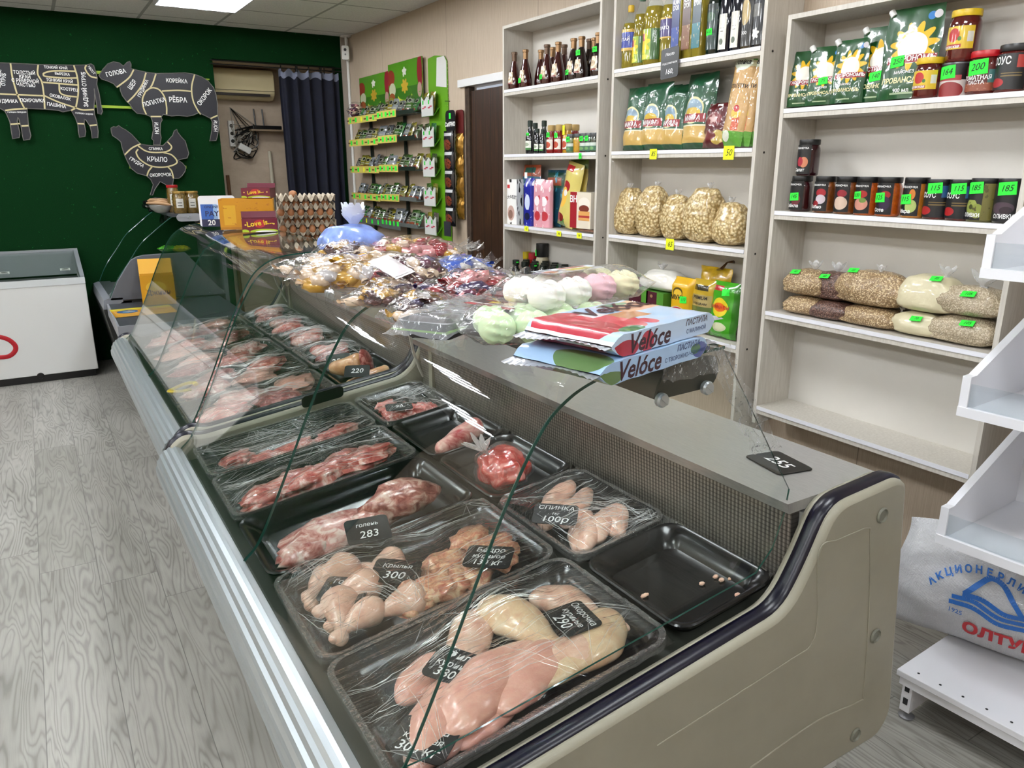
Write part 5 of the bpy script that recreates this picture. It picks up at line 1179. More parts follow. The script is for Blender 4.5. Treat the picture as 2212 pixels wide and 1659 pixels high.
o = pouch('candy_pack', 'pink strawberry candy pack next to the blue pack', .10, .28, .04, P_pnk, kind='brick', seed=5); put(o, 1166, 493, XS + .04, Z1[2])
o = pouch('candy_pack', 'second pink strawberry candy pack half hidden behind the first', .10, .275, .04, P_pnk, kind='brick', seed=6); put(o, 1180, 494, XS + .05, Z1[2], rz=.25)
P_yel = printed('yellow_corn_pack', '#cfbf6a', [('e', .35, .62, .24, .09, '#a2262c'), ('e', .3, .45, .22, .16, '#e8b84a'), ('e', .36, .52, .14, .05, '#f3efe6'), ('r', 0, 0, .6, .13, '#4d7d34'), ('e', .25, .13, .3, .07, '#7b2320'), ('r', .0, .86, .6, .95, '#b8232a')], r=.25, coat=.6)
o = pouch('corn_snack_pack', 'tall pale yellow snack pack leaning sideways on the sweets shelf', .15, .36, .055, P_yel, kind='pillow', seed=7); put(o, 1219, 498, XS + .05, Z1[2], lean=-.08, roll=.2)
o = pouch('corn_snack_pack', 'olive yellow snack pack with a red berry behind the leaning one', .17, .40, .05, printed('olive_pack', '#a58f35', [('r', 0, .84, 1, 1, '#5f7a2e'), ('e', .55, .82, .2, .06, '#8c1c22'), ('r', .2, .3, .8, .6, '#b7a24a')]), kind='pillow', seed=8); put(o, 1240, 488, XS + .09, Z1[2], lean=-.08)
P_vn = printed('cake_box_front', '#e3d8c4', [('r', 0, 0, .33, 1, '#a11f2a'), ('e', .68, .70, .27, .16, '#efe6d8'), ('e', .68, .55, .24, .10, '#7a3328'), ('r', .42, .22, .95, .48, '#d9a05a'), ('r', .42, .3, .95, .36, '#b03a34')])
o = carton('tart_box', 'pale cake box with a red band at the oil end of the sweets shelf', .19, .195, .07, P_vn, printed('cake_box_side', '#d9d0c0'), texts=[('ВН', .05, WHITE, -.064, .155)]); put(o, 1263, 500, XS + .05, Z1[2] + .021)
o = pouch('cookie_pack', 'flat brown cookie pack lying under the cake box', .19, .1, .04, mat('brown_wrap', '#6d4a38', .35, coat=.4, var=.5, vs=60), kind='pillow', seed=9); p = onx(1264, 503, XS + .01); o.location = (XS + .012, p.y, Z1[2] + .0105); o.rotation_euler = (-PI / 2 + .0, 0, RZ); o.scale = (1, .5, 1)
# ---- unit 1, bottom shelf: dark bottles and jars
vb = [(.028, 0), (.03, .005), (.03, .12), (.018, .15), (.018, .165)]; vc = [(.022, .16), (.022, .19), (.020, .192)]
k = 0
for r_ in range(3):
    for i in range(8):
        o = bottle('dark_bottle', f'dark capped bottle, {ORD[i]} from the door in {ORD[r_]} row of the low shelf', vb, M_soy, vc, mat('black_green_cap', '#10180f', .4), None, group='dark bottles on the low shelf')
        o.location = (XS + .035 + .066 * r_, 4.18 - .105 * i - .02 * r_, Z1[3])
        sticker(o, cyl(.0225, 0), '', (0, .178), .02, .008, m=GREEN) if (i + r_) % 2 == 0 else None
for nm, la, px, mm, ml in (('spice_jar', 'yellow-lidded small jar at the door end of the low shelf', 1117, M_must, mat('yellow_lid', '#c9b21c', .4)), ('spice_jar', 'red-lidded small jar beside the yellow-lidded one', 1133, M_ket, mat('red_lid', '#9c1620', .4)), ('spice_jar', 'tall black-lidded jar with a green price mark', 1152, mat('pale_mayo', '#b9b093', .3), M_blid)):
    p = onx(px, 575, XS + .09); o = jar(nm, la, .17 if 'tall' not in la else .22, .034 if 'tall' not in la else .042, mm, ml, lidh=.03 if 'tall' not in la else .06, stick=('35', -.02, .8, .04) if 'tall' in la else None); o.location = (XS + .17, p.y + .02, Z1[3] + .0); o.rotation_euler = (0, 0, RZ); o.location.z = Z1[3]; o.scale = (1, 1, 1.35)
# ---- unit 2, top shelf: oils
n = NT('sunflower_oil'); n.b.inputs['Base Color'].default_value = C('#b3a23c'); n.b.inputs['Roughness'].default_value = .06; n.b.inputs['Transmission Weight'].default_value = .55; n.b.inputs['IOR'].default_value = 1.2; n.b.inputs['Coat Weight'].default_value = .8
M_oil = n.m
M_clearp = thin('clear_plastic', (.93, .95, .93), haze=.06, rough=.05, wr=.2)
def oil(label, px, py, h, r, capm, lm, lz, texts=(), bk=0, neck=.75, lvl=.78, stick=None):
    root = thing('oil_bottle', label, 'bottle', group='plastic oil bottles')
    pr = [(r * .9, 0), (r, .01), (r * .97, h * .12), (r, h * .2), (r * .97, h * .3), (r, h * .42), (r * .9, h * .56), (r * .97, h * .62), (r * .8, h * .72), (r * .45, h * .82), (r * .32, h * .88), (r * .32, h * .9)]
    obj('oil', MB().lathe([p for p in pr if p[1] <= h * lvl], 20), M_oil, root)
    obj('clear_neck', MB().lathe([(p[0] + .0008, p[1]) for p in pr if p[1] >= h * lvl - .03], 20, cap=False), M_clearp, root)
    obj('cap', MB().lathe([(r * .36, h * .9), (r * .38, h * .91), (r * .38, h), (r * .34, h * 1.005)], 16), capm, root, auto=30)
    lab_part(root, r, h * lz[0], h * lz[1], lm, 1.3, texts=texts, k=.002)
    return put(root, px, py, XS + .05 + .08 * bk, Z2[0])
M_ycap = mat('yellow_cap', '#d0a81e', .4); M_wcap = mat('white_green_cap', '#d9ded8', .4)
P_alt = printed('blue_oil_label', '#2c3f9c', [('r', 0, 0, 1, .14, '#c9a54a'), ('r', 0, .86, 1, 1, '#c9a54a'), ('e', .5, .5, .42, .3, '#23348c')]); P_sun = printed('sunflower_label', '#8fa828', [('s', .36, .55, .34, .42, 9, '#e8c815'), ('r', .26, .62, .46, .86, '#a8463f'), ('r', .7, 0, 1, 1, '#39602b'), ('e', .36, .1, .3, .08, '#ded24a')])
oil('clear oil bottle with blue label and yellow cap at the end of the oil shelf', 1359, 146, .285, .04, M_ycap, P_alt, (.28, .62), [('АЛТАЙ', .020, WHITE, 0, .13)])
oil('oil bottle with yellow flower label and green cap, next to the blue label', 1383, 142, .33, .04, mat('green_cap', '#2c6b46', .4), P_sun, (.06, .42), bk=.2)
oil('large oil bottle with yellow flower label behind the hanging chalk tag', 1411, 137, .35, .052, M_wcap, P_sun, (.06, .44), [('МАСЛО', .014, WHITE, .05, .12, 1, .02, PI / 2)])
oil('oil bottle with violet label between the large bottle and square bottles', 1444, 133, .34, .044, M_wcap, printed('violet_label', '#3d2f6b', [('r', 0, 0, 1, .08, '#c5a44a'), ('r', 0, .92, 1, 1, '#c5a44a')]), (.30, .56), [('ЗЛАТО', .019, WHITE, 0, .145)], bk=.1)
def sqoil(label, px, py, col1, col2, bk=0):
    root = thing('square_oil_bottle', label, 'bottle', group='tall square oil bottles'); h, a = .31, .066
    b = MB(); loft(b, [(a * .96, a * .96, .012, 0), (a, a, .014, .008), (a, a, .014, h * .86), (a * .6, a * .6, .016, h * .93), (a * .45, a * .45, .014, h * .95)])
    obj('bottle_body', b, M_oil, root); obj('cap', MB().lathe([(.016, h * .945), (.016, h), (.014, h + .002)], 14), mat('dark_cap', '#22201e', .4), root)
    m = printed('square_label_' + col1[1:], col1, [('r', 0, .0, 1, .45, col2), ('e', .5, .52, .5, .12, col2), ('n', 7, .62, '#c9b48a'), ('r', 0, .42, 1, 1, col1)], r=.3)
    e = obj('paper_label', MB().box(-a * .42, -a / 2 - .0012, h * .12, a * .42, -a / 2 - .0006, h * .90), m, root, smooth=False)
    text("ALMA\nD'OR", .028, WHITE, e, front(-a / 2 - .002), at=(0, h * .74), sx=.62, bold=.03)
    return put(root, px, py, XS + .05 + bk, Z2[0], rz=-.1)
sqoil('square oil bottle with dark blue label', 1468, 128, '#1c2b62', '#27418c'); sqoil('square oil bottle with brown label', 1491, 125, '#4a2a20', '#7c5236'); sqoil('square oil bottle with teal label', 1513, 121, '#16323f', '#2f6f77')
M_olive = mat('olive_glass', '#12201a', .06, coat=1); M_wine = mat('dark_blue_glass', '#0b0d1e', .06, coat=1)
P_ol = printed('olive_label', '#16302a', [('e', .5, .72, .35, .1, '#3c5a44'), ('r', .1, .3, .9, .36, '#38584a'), ('n', 6, .68, '#8b9560'), ('r', 0, .86, 1, 1, '#10221d')])
ob = [(.033, 0), (.035, .005), (.035, .2), (.028, .235), (.015, .26), (.0145, .28)]; oc = [(.0165, .262), (.0165, .32), (.0155, .323)]
o = bottle('olive_oil_bottle', 'dark green olive oil bottle with green mark 600', ob, M_olive, oc, M_gcap, P_ol, .0352, (.02, .2), a=1.0, stick=('600', 0, .09, .036)); put(o, 1541, 117, XS + .045, Z2[0])
P_wl = printed('white_arch_label', '#d9d6cc', [('e', .5, .22, .22, .09, '#4e5a46'), ('r', .3, .5, .7, .53, '#77756d'), ('r', .25, .6, .75, .62, '#99978d')])
for k, px in enumerate((1568, 1594)):
    o = bottle('slim_oil_bottle', ('first' if not k else 'second') + ' slim dark bottle with white arched label and cork coloured cap', ob, M_wine, oc, mat('cork_cap', '#9c7d5c', .6), P_wl, .0352, (.012, .15), a=.62, group='slim dark oil bottles'); put(o, px, 113 - 4 * k, XS + .045, Z2[0])
o = bottle('leaf_bottle', 'golden square bottle with a pale leaf shape beside the slim dark bottles', ob, mat('amber_glass', '#3a2f18', .08, coat=1), oc, M_gold, printed('leaf_label', '#1d1c18', [('e', .5, .68, .36, .26, '#b09a68'), ('r', .1, 0, .9, .3, '#262420')]), .0352, (.01, .2), a=.9, texts=[('300', .018, CHALK, 0, .06)]); put(o, 1617, 106, XS + .045, Z2[0])
o = bottle('white_flower_bottle', 'black bottle with a white flower by the oil shelf end', ob, M_soy, oc, M_blid, printed('flower_label', '#15161a', [('s', .5, .22, .3, .12, 6, '#e6e4de'), ('r', .2, .55, .8, .8, '#6b6a66')]), .0352, (.01, .2), a=.9); put(o, 1641, 102, XS + .05, Z2[0])
# ---- unit 2, second shelf: pasta
n = NT('macaroni'); vv = n.coord(); vo = n.new('TexVoronoi', i={'Vector': vv, 'Scale': 75.0, 'Randomness': 1.0}); dd = vo.outputs['Distance']
n.link(n.ramp(dd, [(0, C('#e6d6b0')), (.4, C('#d6bf8c')), (.7, C('#a3854f'))]), n.b.inputs['Base Color']); n.b.inputs['Roughness'].default_value = .45; n.b.inputs['Coat Weight'].default_value = .7; n.b.inputs['Coat Roughness'].default_value = .15
n.bump(n.math('MULTIPLY', dd, -1), 1.0, .008); M_maca = n.m
def grain(name, a, b_, c_, scale, coat=.7):
    n = NT(name); vv = n.coord(); vo = n.new('TexVoronoi', i={'Vector': vv, 'Scale': scale, 'Randomness': 1.0})
    rnd = n.new('SeparateXYZ', i={0: vo.outputs['Color']}).outputs[0]
    n.link(n.mix(n.math('GREATER_THAN', vo.outputs['Distance'], .55), n.ramp(rnd, [(.1, C(a)), (.5, C(b_)), (.9, C(c_))]), C(a)), n.b.inputs['Base Color']); n.b.inputs['Roughness'].default_value = .45
    n.b.inputs['Coat Weight'].default_value = coat; n.b.inputs['Coat Roughness'].default_value = .2
    cb = n.new('Bump', i={'Height': n.noise(vv, 24, 3, .5, 1.0), 'Strength': .6, 'Distance': .02}); n.link(cb.outputs[0], n.b.inputs['Coat Normal'])
    n.bump(n.math('MULTIPLY', vo.outputs['Distance'], -1), .8, .004); return n.m
M_fus = grain('pasta_in_window', '#a7823f', '#cfae66', '#e0c98c', 70)
P_mak = printed('green_pasta_pack', '#0f4a2c', [('r', .03, .07, .97, .30, '#c3a058'), ('r', 0, .29, 1, .31, '#d9d4b8'), ('e', .45, .50, .34, .18, '#d8cf9c'), ('e', .45, .50, .3, .15, '#7f97a8'), ('e', .45, .46, .26, .08, '#c9a83c'), ('r', .05, .34, .88, .455, '#8e1f26')], r=.3, coat=.6)
n = M_mak = P_mak
for k, (px, py, w_, h_, bk) in enumerate(((1367, 322, .16, .30, 0), (1409, 321, .18, .31, .01), (1449, 320, .15, .29, .02), (1500, 318, .18, .33, .03))):
    o = pouch('pasta_pack', f'green pasta pack with windmill oval, {ORD[k]} along the shelf from the sauces', w_, h_, .075, P_mak, kind='pillow', seed=10 + k, wr=.007, texts=[('МАКФА', .030, WHITE, -.008, h_ * .395, .9), ('№' + str(k + 1), .018, WHITE, -.01, h_ * .8)], group='green pasta packs')
    put(o, px, py, XS + .055 + bk, Z2[1], lean=-.12)
o = pouch('pasta_pack', 'rolled green pasta pack peeping out behind the second pack', .12, .30, .05, mat('green_wrap', '#0f4a2c', .3, coat=.6), kind='pillow', seed=15, group='green pasta packs'); put(o, 1440, 316, XS + .13, Z2[1], lean=-.1)
P_mar = printed('maroon_pack', '#54151c', [('e', .5, .62, .34, .16, '#7d3a3c'), ('s', .5, .62, .2, .1, 5, '#c9a8a4'), ('e', .75, .22, .24, .16, '#b59a4a'), ('e', .4, .25, .3, .1, '#6d2a2c')], r=.28, coat=.7)
o = pouch('cereal_pack', 'maroon pack with a small white mark among the green pasta', .13, .19, .06, P_mar, kind='pillow', seed=16, wr=.008); put(o, 1541, 317, XS + .04, Z2[1], lean=-.15); sticker(o, front(-.024), '', (.025, .165), .03, .03, m=WHITE)
P_spa = printed('spaghetti_pack', '#c19a63', [('r', 0, .86, 1, 1, '#4d9a2c'), ('r', 0, .80, 1, .86, '#d3d2a8'), ('e', .5, .84, .42, .08, '#dfe8d2'), ('r', 0, 0, 1, .15, '#5c9a3a'), ('e', .3, .1, .2, .06, '#d9dccb'), ('r', .5, .16, .8, .30, '#c45a3a'), ('e', .62, .33, .2, .05, '#d8b24a'), ('e', .62, .38, .12, .035, '#b5373a')], r=.25, coat=.8, wr=.3, ws=50)
for k, (px, bk) in enumerate(((1578, 0), (1595, .02), (1608, .04))):
    o = pouch('spaghetti_pack', f'tall spaghetti pack with green ends, {ORD[k]} from the maroon pack', .115, .40, .05, P_spa, kind='pillow', seed=18 + k, texts=[('Алейка', .026, BLACKI, 0, .335, .9, .02, 0, .3), ('СПАГЕТТИ', .022, BLACKI, 0, .24, .8)], group='spaghetti packs'); put(o, px, 318, XS + .04 + bk, Z2[1], lean=-.10, roll=.07)
# ---- unit 2, third shelf: clear bags of macaroni
for k, (px, py, w_, h_) in enumerate(((1360, 506, .165, .235), (1409, 512, .185, .25), (1462, 518, .16, .21), (1519, 525, .195, .25), (1577, 531, .165, .19))):
    o = grainbag('macaroni_bag', f'clear bag of macaroni, {ORD[k]} along its shelf from the sweets', w_, h_, .14, M_maca, 20 + k, (.12 if k % 2 else -.05, 1, .45), 'clear bags of macaroni', sag=.16); put(o, px, py, XS + .095, Z2[2]); 
# ---- unit 2, bottom shelf
P_sug = printed('sugar_pack', '#4a1526', [('r', .62, 0, 1, 1, '#4e8a2e'), ('e', .3, .86, .08, .05, '#9a7a52'), ('e', .9, .35, .2, .2, '#b8cf7a')]); P_sugs = printed('sugar_side', '#4e8a2e')
for k, px in enumerate((1389, 1422)):
    o = carton('sugar_pack', f'{"first" if not k else "second"} maroon and green sugar pack under the bag of white flour', .125, .16, .09, P_sug, P_sugs, texts=[('сахар', .034, WHITE, -.012, .085)], group='sugar packs'); p = onx(px, 675, XS + .05); o.location = (XS + .065, p.y, Z2[3]); o.rotation_euler = (0, 0, RZ)
o = carton('sugar_pack', 'maroon sugar pack lying behind the flour bag', .17, .20, .07, P_sug, P_sugs, group='sugar packs'); o.location = (XS + .165, onx(1392, 640, XS + .165).y, Z2[3]); o.rotation_euler = (0, 0, RZ)
o = grainbag('flour_bag', 'knotted clear bag of white flour lying on the sugar packs', .29, .10, .15, mat('white_flour', '#dedbd2', .5, coat=.6), 31, (-.1, 1, .8), lie=1); o.location = (XS + .105, onx(1432, 632, XS + .09).y, Z2[3] + .162); o.rotation_euler = (0, 0, RZ)
P_muk = printed('yellow_flour_pack', '#d9a915', [('e', .42, .72, .24, .1, '#5c4a1c'), ('e', .42, .70, .2, .08, '#e6bd3c'), ('e', .42, .34, .38, .115, '#c9c2a8'), ('e', .42, .34, .36, .10, '#b01f28')])
o = pouch('flour_pack', 'yellow flour pack with red oval beside the sugar', .135, .25, .08, P_muk, kind='brick', seed=33, texts=[('МУКА', .032, BLACKI, -.01, .155), ('Беляевская', .018, WHITE, -.01, .085, .9)], stick=('110', .03, .15, .045)); put(o, 1476, 704, XS + .06, Z2[3])
P_ric = printed('rice_pack', '#b99a2c', [('r', 0, .0, 1, .5, '#5a6a3a'), ('e', .5, .26, .42, .14, '#c9b0a4'), ('e', .5, .14, .36, .1, '#7d3a2c'), ('r', .1, .5, .9, .72, '#a6925a'), ('r', .2, .8, .8, .9, '#39341f')], r=.25, coat=.7)
o = pouch('rice_pack', 'olive rice pack with a bowl picture and tied top', .15, .25, .07, P_ric, kind='pillow', seed=34, wr=.008, texts=[('PREMIUM', .022, BLACKI, 0, .165, .9), ('LONG GRAIN', .014, BLACKI, 0, .138)]); put(o, 1514, 718, XS + .06, Z2[3], lean=-.06)
P_gre = printed('bright_green_pack', '#3f9a1e', [('e', .45, .55, .28, .17, '#dfc92a'), ('e', .45, .55, .2, .08, '#e06a1e'), ('e', .5, .2, .25, .08, '#c7c9a4'), ('r', .1, .84, .5, .93, '#b32a2e'), ('r', .86, 0, 1, 1, '#2f7416')], r=.25, coat=.7)
o = pouch('green_snack_pack', 'bright green pack with yellow patch at the end of the low shelf', .165, .255, .07, P_gre, kind='pillow', seed=35, wr=.008, texts=[('АНАНАСЫ', .022, REDI, -.01, .14)], stick=('', .02, .21, .04)); put(o, 1559, 728, XS + .055, Z2[3], lean=-.08)
o = pouch('yellow_snack_pack', 'crumpled yellow pack with brown twisted top behind the green one', .2, .30, .06, mat('yellow_wrap', '#c9a21c', .28, coat=.7, var=.3, vs=25), kind='pillow', seed=36, wr=.012); put(o, 1535, 700, XS + .14, Z2[3], lean=-.05)
obj('twisted_top', MB().tube([(.0, 0, .285), (.05, -.02, .30), (.07, -.01, .33), (.10, 0, .335)], [.006, .012, .006, .014], 6, True, .5), mat('brown_foil', '#4a2a1e', .3, coat=.6), o)
# ================================================================== unit 3
M_cap = M_plast
P_may = printed('mayonnaise_pouch', '#12471f', [('s', .56, .57, .42, .27, 11, '#dcae18'), ('e', .56, .55, .25, .17, '#e8e3d6'), ('r', .12, .39, .98, .475, '#8e1620'), ('e', .80, .88, .07, .045, '#3a78b8'), ('e', .9, .89, .07, .045, '#c9c5c8'), ('r', .3, .05, .7, .07, '#9fb08f'), ('n', 9, .72, '#1c5a2a'), ('s', .56, .57, .42, .27, 11, '#dcae18'), ('e', .56, .55, .25, .17, '#e8e3d6'), ('r', .12, .39, .98, .475, '#8e1620')], r=.28, coat=.7)
def mayo(label, px, py, w_, h_, bk, rz=0, st=None, lean=-.07):
    T = [('ГАСТРОНОМЪ', w_ * .125, WHITE, w_ * .05, h_ * .432, .95, .025), ('ПРОВАНСАЛЬ', w_ * .125, mat('cream_ink', '#e6dca8', .5), 0, h_ * .20, .95, .03), ('МАЙОНЕЗ', w_ * .075, WHITE, 0, h_ * .29)]
    if w_ > .18: T.append(('900 мл', .018, WHITE, 0, h_ * .09))
    o = pouch('mayonnaise_pouch', label, w_, h_, .06, P_may, kind='stand', seed=int(px), texts=T, stick=st, spout=1, group='mayonnaise pouches'); return put(o, px, py, XS + .045 + bk, Z3[0], rz, lean)
mayo('small green mayonnaise pouch nearest the oils', 1728, 233, .125, .205, 0, .35)
mayo('small green mayonnaise pouch with green mark 75', 1773, 229, .125, .21, -.005, .25, ('75', .005, .085, .036))
mayo('small green mayonnaise pouch, third from the oils', 1825, 226, .13, .22, -.01, .1)
mayo('dark side of a small mayonnaise pouch behind the third one', 1852, 222, .12, .21, .05, .5)
mayo('medium green mayonnaise pouch with green mark 140', 1889, 222, .16, .255, .03, .1, ('140', .0, .085, .045))
mayo('large green mayonnaise pouch with green mark 250', 1950, 216, .195, .295, .0, .05, ('250', -.03, .122, .05))
M_tom = mat('tomato_paste', '#4f0f0b', .1, coat=1, var=.2, vs=15); M_ylid = mat('yellow_jar_lid', '#cfae1c', .35); M_rlid = mat('red_jar_lid', '#b3121c', .35)
P_tom = printed('tomato_label', '#cfae22', [('e', .34, .62, .2, .3, '#b01a14'), ('r', 0, .06, .62, .22, '#a11a20'), ('r', .78, .3, .98, .75, '#c9c5bb'), ('e', .55, .45, .06, .1, '#3c6b2c')])
def putj(o, px, py, xx, z, rz=.0): p = onx(px, py, xx); o.location = (xx, p.y, z + .001); o.rotation_euler = (0, 0, RZ + rz); return o
o = jar('tomato_jar', 'yellow-lidded tomato jar standing in front of the large mayonnaise pouch', .128, .044, M_tom, M_ylid, P_tom, (.22, .68), [('Кировская', .012, WHITE, -.022, .29)], group='tomato jars', a=1.0); putj(o, 2000, 209, XS + .052, Z3[0], .15)
o = jar('tin_can', 'can with apple picture and mark 164 under the stacked tomato jar', .105, .046, printed('can_wall', '#161214'), M_glid, printed('can_label', '#161214', [('r', 0, 0, 1, .52, '#c9c0bb'), ('e', .5, .2, .38, .26, '#8a2a2c'), ('r', .1, .5, .8, .66, '#a5343c')]), (.0, .95), stick=('164', -.012, .72, .055), cat='can', lidh=.006, lidr=.99); putj(o, 2060, 205, XS + .075, Z3[0], .1)
o = jar('tomato_jar', 'yellow-lidded tomato jar stacked on top of the can', .155, .047, M_tom, M_ylid, P_tom, (.24, .68), [('Кировская', .012, WHITE, -.024, .29)], group='tomato jars', a=1.0); putj(o, 2064, 205, XS + .075, Z3[0] + .1065, .15)
o = jar('paste_jar', 'red-lidded tomato paste jar with green mark 200', .13, .05, M_tom, M_rlid, printed('paste_label', '#4a120f', [('r', .0, .0, 1, .3, '#8a4a34'), ('n', 9, .6, '#a5705a'), ('r', 0, .32, 1, 1, '#4f1411'), ('r', .78, .3, 1, .8, '#3d6b66')]), (.08, .68), [('ТОМАТНАЯ', .018, WHITE, 0, .38, .9), ('ПАСТА', .015, WHITE, 0, .27)], stick=('200', .0, .62, .062), a=1.2); putj(o, 2122, 198, XS + .068, Z3[0])
P_sou = printed('black_sauce_label', '#141518', [('e', .3, .2, .2, .13, '#a31a1e'), ('r', .75, .6, 1, .95, '#a3322a'), ('r', .4, .36, .9, .40, '#6d5a33'), ('r', .4, .44, .9, .47, '#6d5a33')])
P_sou2 = printed('black_sauce_label_blue', '#141518', [('e', .3, .2, .2, .13, '#a31a1e'), ('r', .75, .6, 1, .95, '#27527c'), ('r', .4, .36, .9, .40, '#6d5a33'), ('r', .4, .44, .9, .47, '#6d5a33')])
o = jar('sauce_jar', 'dark sauce jar beside the red-lidded paste jar', .138, .047, M_tom, M_blid, P_sou, (.06, .80), [('СОУС', .030, WHITE, -.018, .65, .75)], group='black label sauce jars'); putj(o, 2182, 193, XS + .06, Z3[0])
# jars on the second shelf
def salad(label, px, py, mm, shapes, word, st, bk=0, z=0, h=.135, r=.042, lid=None):
    m = printed('salad_label_' + str(px) + str(z), '#17181a', shapes); T = [('КУБАНОЧКА', .0095, WHITE, -.006, .76)]
    if word: T.append((word, .017, WHITE, -.012, .16))
    o = jar('salad_jar', label, h, r, mm, lid or M_blid, m, (.05, .86), T, st, group='vegetable salad jars', a=.75); return putj(o, px, py, XS + .05 + bk, Z3[1] + z, .1)
M_beet = mat('beetroot', '#2d0a12', .12, coat=1); M_car = mat('carrot_salad', '#a04a12', .15, coat=1, var=.25, vs=70); M_veg = mat('vegetable_stew', '#6d3a14', .15, coat=1, var=.3, vs=60); M_iki = mat('squash_caviar', '#a5661a', .15, coat=1, var=.2, vs=80); M_oli = mat('green_olives', '#5d5a26', .15, coat=1, var=.3, vs=40)
salad('lower beetroot jar with green mark 145 in the stack', 1727, 455, M_beet, [('e', .55, .35, .3, .2, '#6d2a33')], 'Свёкла', ('145', -.005, .42, .042))
salad('upper beetroot jar stacked at the end of the salad shelf', 1735, 455, M_beet, [('e', .6, .4, .26, .18, '#c97f5c'), ('e', .35, .42, .2, .16, '#a32b3a')], 'Салат', None, 0, .1365)
salad('brown salad jar with red onion label', 1778, 459, M_veg, [('e', .6, .62, .3, .14, '#a3202c'), ('e', .6, .4, .3, .16, '#c9bcc4'), ('e', .3, .25, .2, .1, '#8e1a24')], 'Лобио', None)
salad('brown salad jar with mushroom label', 1824, 462, M_veg, [('e', .55, .62, .3, .12, '#8e1f2c'), ('e', .5, .3, .42, .22, '#cdb3a0')], '', None)
salad('orange salad jar with green mark 130', 1868, 464, M_car, [('e', .55, .62, .28, .12, '#a32020'), ('e', .5, .3, .4, .2, '#c98a78'), ('e', .6, .42, .2, .08, '#6d8a3c')], '', ('130', -.018, .52, .036))
salad('orange salad jar with aubergine label and green mark 125', 1915, 467, M_car, [('e', .6, .62, .28, .12, '#9c1e24'), ('e', .6, .35, .3, .22, '#2c1a3a')], 'Соте', ('125', -.016, .48, .046))
salad('ochre jar of squash spread with green mark 115', 1971, 471, M_iki, [('e', .62, .66, .16, .16, '#c9772a'), ('e', .6, .3, .3, .2, '#a9b86a')], 'Икра', ('115', -.016, .46, .046))
for k, (px, py) in enumerate(((2020, 472), (2070, 475))):
    o = jar('sauce_jar', f'dark sauce jar with green mark 115, {ORD[k]} from the squash spread', .13, .043, M_tom, M_blid, P_sou2, (.05, .88), [('СОУС', .024, WHITE, -.014, .60, .75)], stick=('115', .004, .78, .048), group='black label sauce jars'); putj(o, px, py, XS + .05, Z3[1], .1)
P_olv = printed('olive_jar_label', '#17181a', [('e', .3, .36, .2, .22, '#8f9a4a'), ('e', .5, .25, .18, .2, '#7f8a3a'), ('e', .3, .36, .07, .07, '#3a421c'), ('r', .62, 0, 1, 1, '#6a6430'), ('n', 5, .6, '#4d4a22'), ('r', .0, .55, .6, 1, '#17181a')])
o = jar('olive_jar', 'green olive jar with mark 185 next to the dark sauces', .135, .047, M_oli, M_blid, P_olv, (.04, .88), [('ОЛИВКИ', .017, WHITE, -.018, .15, .8)], stick=('185', -.014, .78, .05), group='olive jars', a=1.1); putj(o, 2119, 477, XS + .052, Z3[1], .1)
o = jar('olive_jar', 'black olive jar with mark 185 at the bin end of the shelf', .135, .046, mat('black_olives', '#1a1418', .1, coat=1), M_blid, printed('black_olive_label', '#17181a', [('e', .45, .36, .3, .16, '#4a3a44'), ('e', .55, .3, .16, .1, '#2c2028')]), (.04, .88), [('ОЛИВКИ', .018, WHITE, 0, .15, .8)], stick=('185', .0, .78, .055), group='olive jars'); putj(o, 2176, 479, XS + .05, Z3[1], .1)
# grain bags on the third shelf
M_oat = grain('wheat_groats', '#8d7250', '#b89a70', '#d9c39a', 190); M_buck = grain('buckwheat', '#4a2f26', '#6d4a3e', '#8a6858', 190); M_semo = mat('semolina', '#cfc6a4', .45, coat=.7, bump=.3, bs=14, bd=.02); M_rice = grain('round_rice', '#a8977c', '#c4b497', '#d6c8ae', 230)
def gb(label, px, py, w_, h_, m, z=0, dep=.145, st=None, bk=0, kn=(0, 1, .8), roll=0):
    o = grainbag('grain_bag', label, w_, h_, dep, m, int(px) % 97, kn, 'clear bags of grain', stick=st, lie=1); p = onx(px, py, XS + .09 + bk); o.location = (XS + .095 + bk, p.y, Z3[2] + z + .002); o.rotation_euler = (0, roll, RZ); return o
gb('lower bag of wheat groats under the bag marked 40', 1742, 682, .19, .075, M_oat)
gb('lower bag of buckwheat under the bag marked 60', 1800, 690, .20, .07, M_buck)
gb('lower bag of groats poking out under the large groats bag', 1885, 702, .26, .075, M_oat, kn=(.4, 1, .3))
gb('lower bag of semolina with green mark 70', 1990, 722, .20, .085, M_semo, st=('70', .0, .06, .04), kn=(-.4, 1, .3))
gb('lower bag of rice with green mark 105', 2085, 738, .24, .095, M_rice, st=('105', .03, .075, .045), kn=(.45, 1, .3))
gb('upper bag of wheat groats with green mark 40', 1742, 660, .20, .105, M_oat, .077, st=('40', -.03, .09, .04), kn=(.1, 1, .8))
gb('upper bag of buckwheat with green mark 60', 1800, 665, .22, .11, M_buck, .072, st=('60', -.02, .085, .04), bk=.02)
gb('large upper bag of wheat groats in the middle of the grain shelf', 1880, 690, .30, .13, M_oat, .077, st=('55', -.07, .12, .04), kn=(.05, 1, .5))
gb('upper bag of semolina with green mark at its top', 2000, 700, .23, .13, M_semo, .087, st=('70', .04, .12, .04), kn=(.2, 1, .8))
gb('upper bag of rice with green mark 105', 2092, 715, .225, .10, M_rice, .097, st=('105', .0, .07, .045), kn=(.1, 1, 1.2))
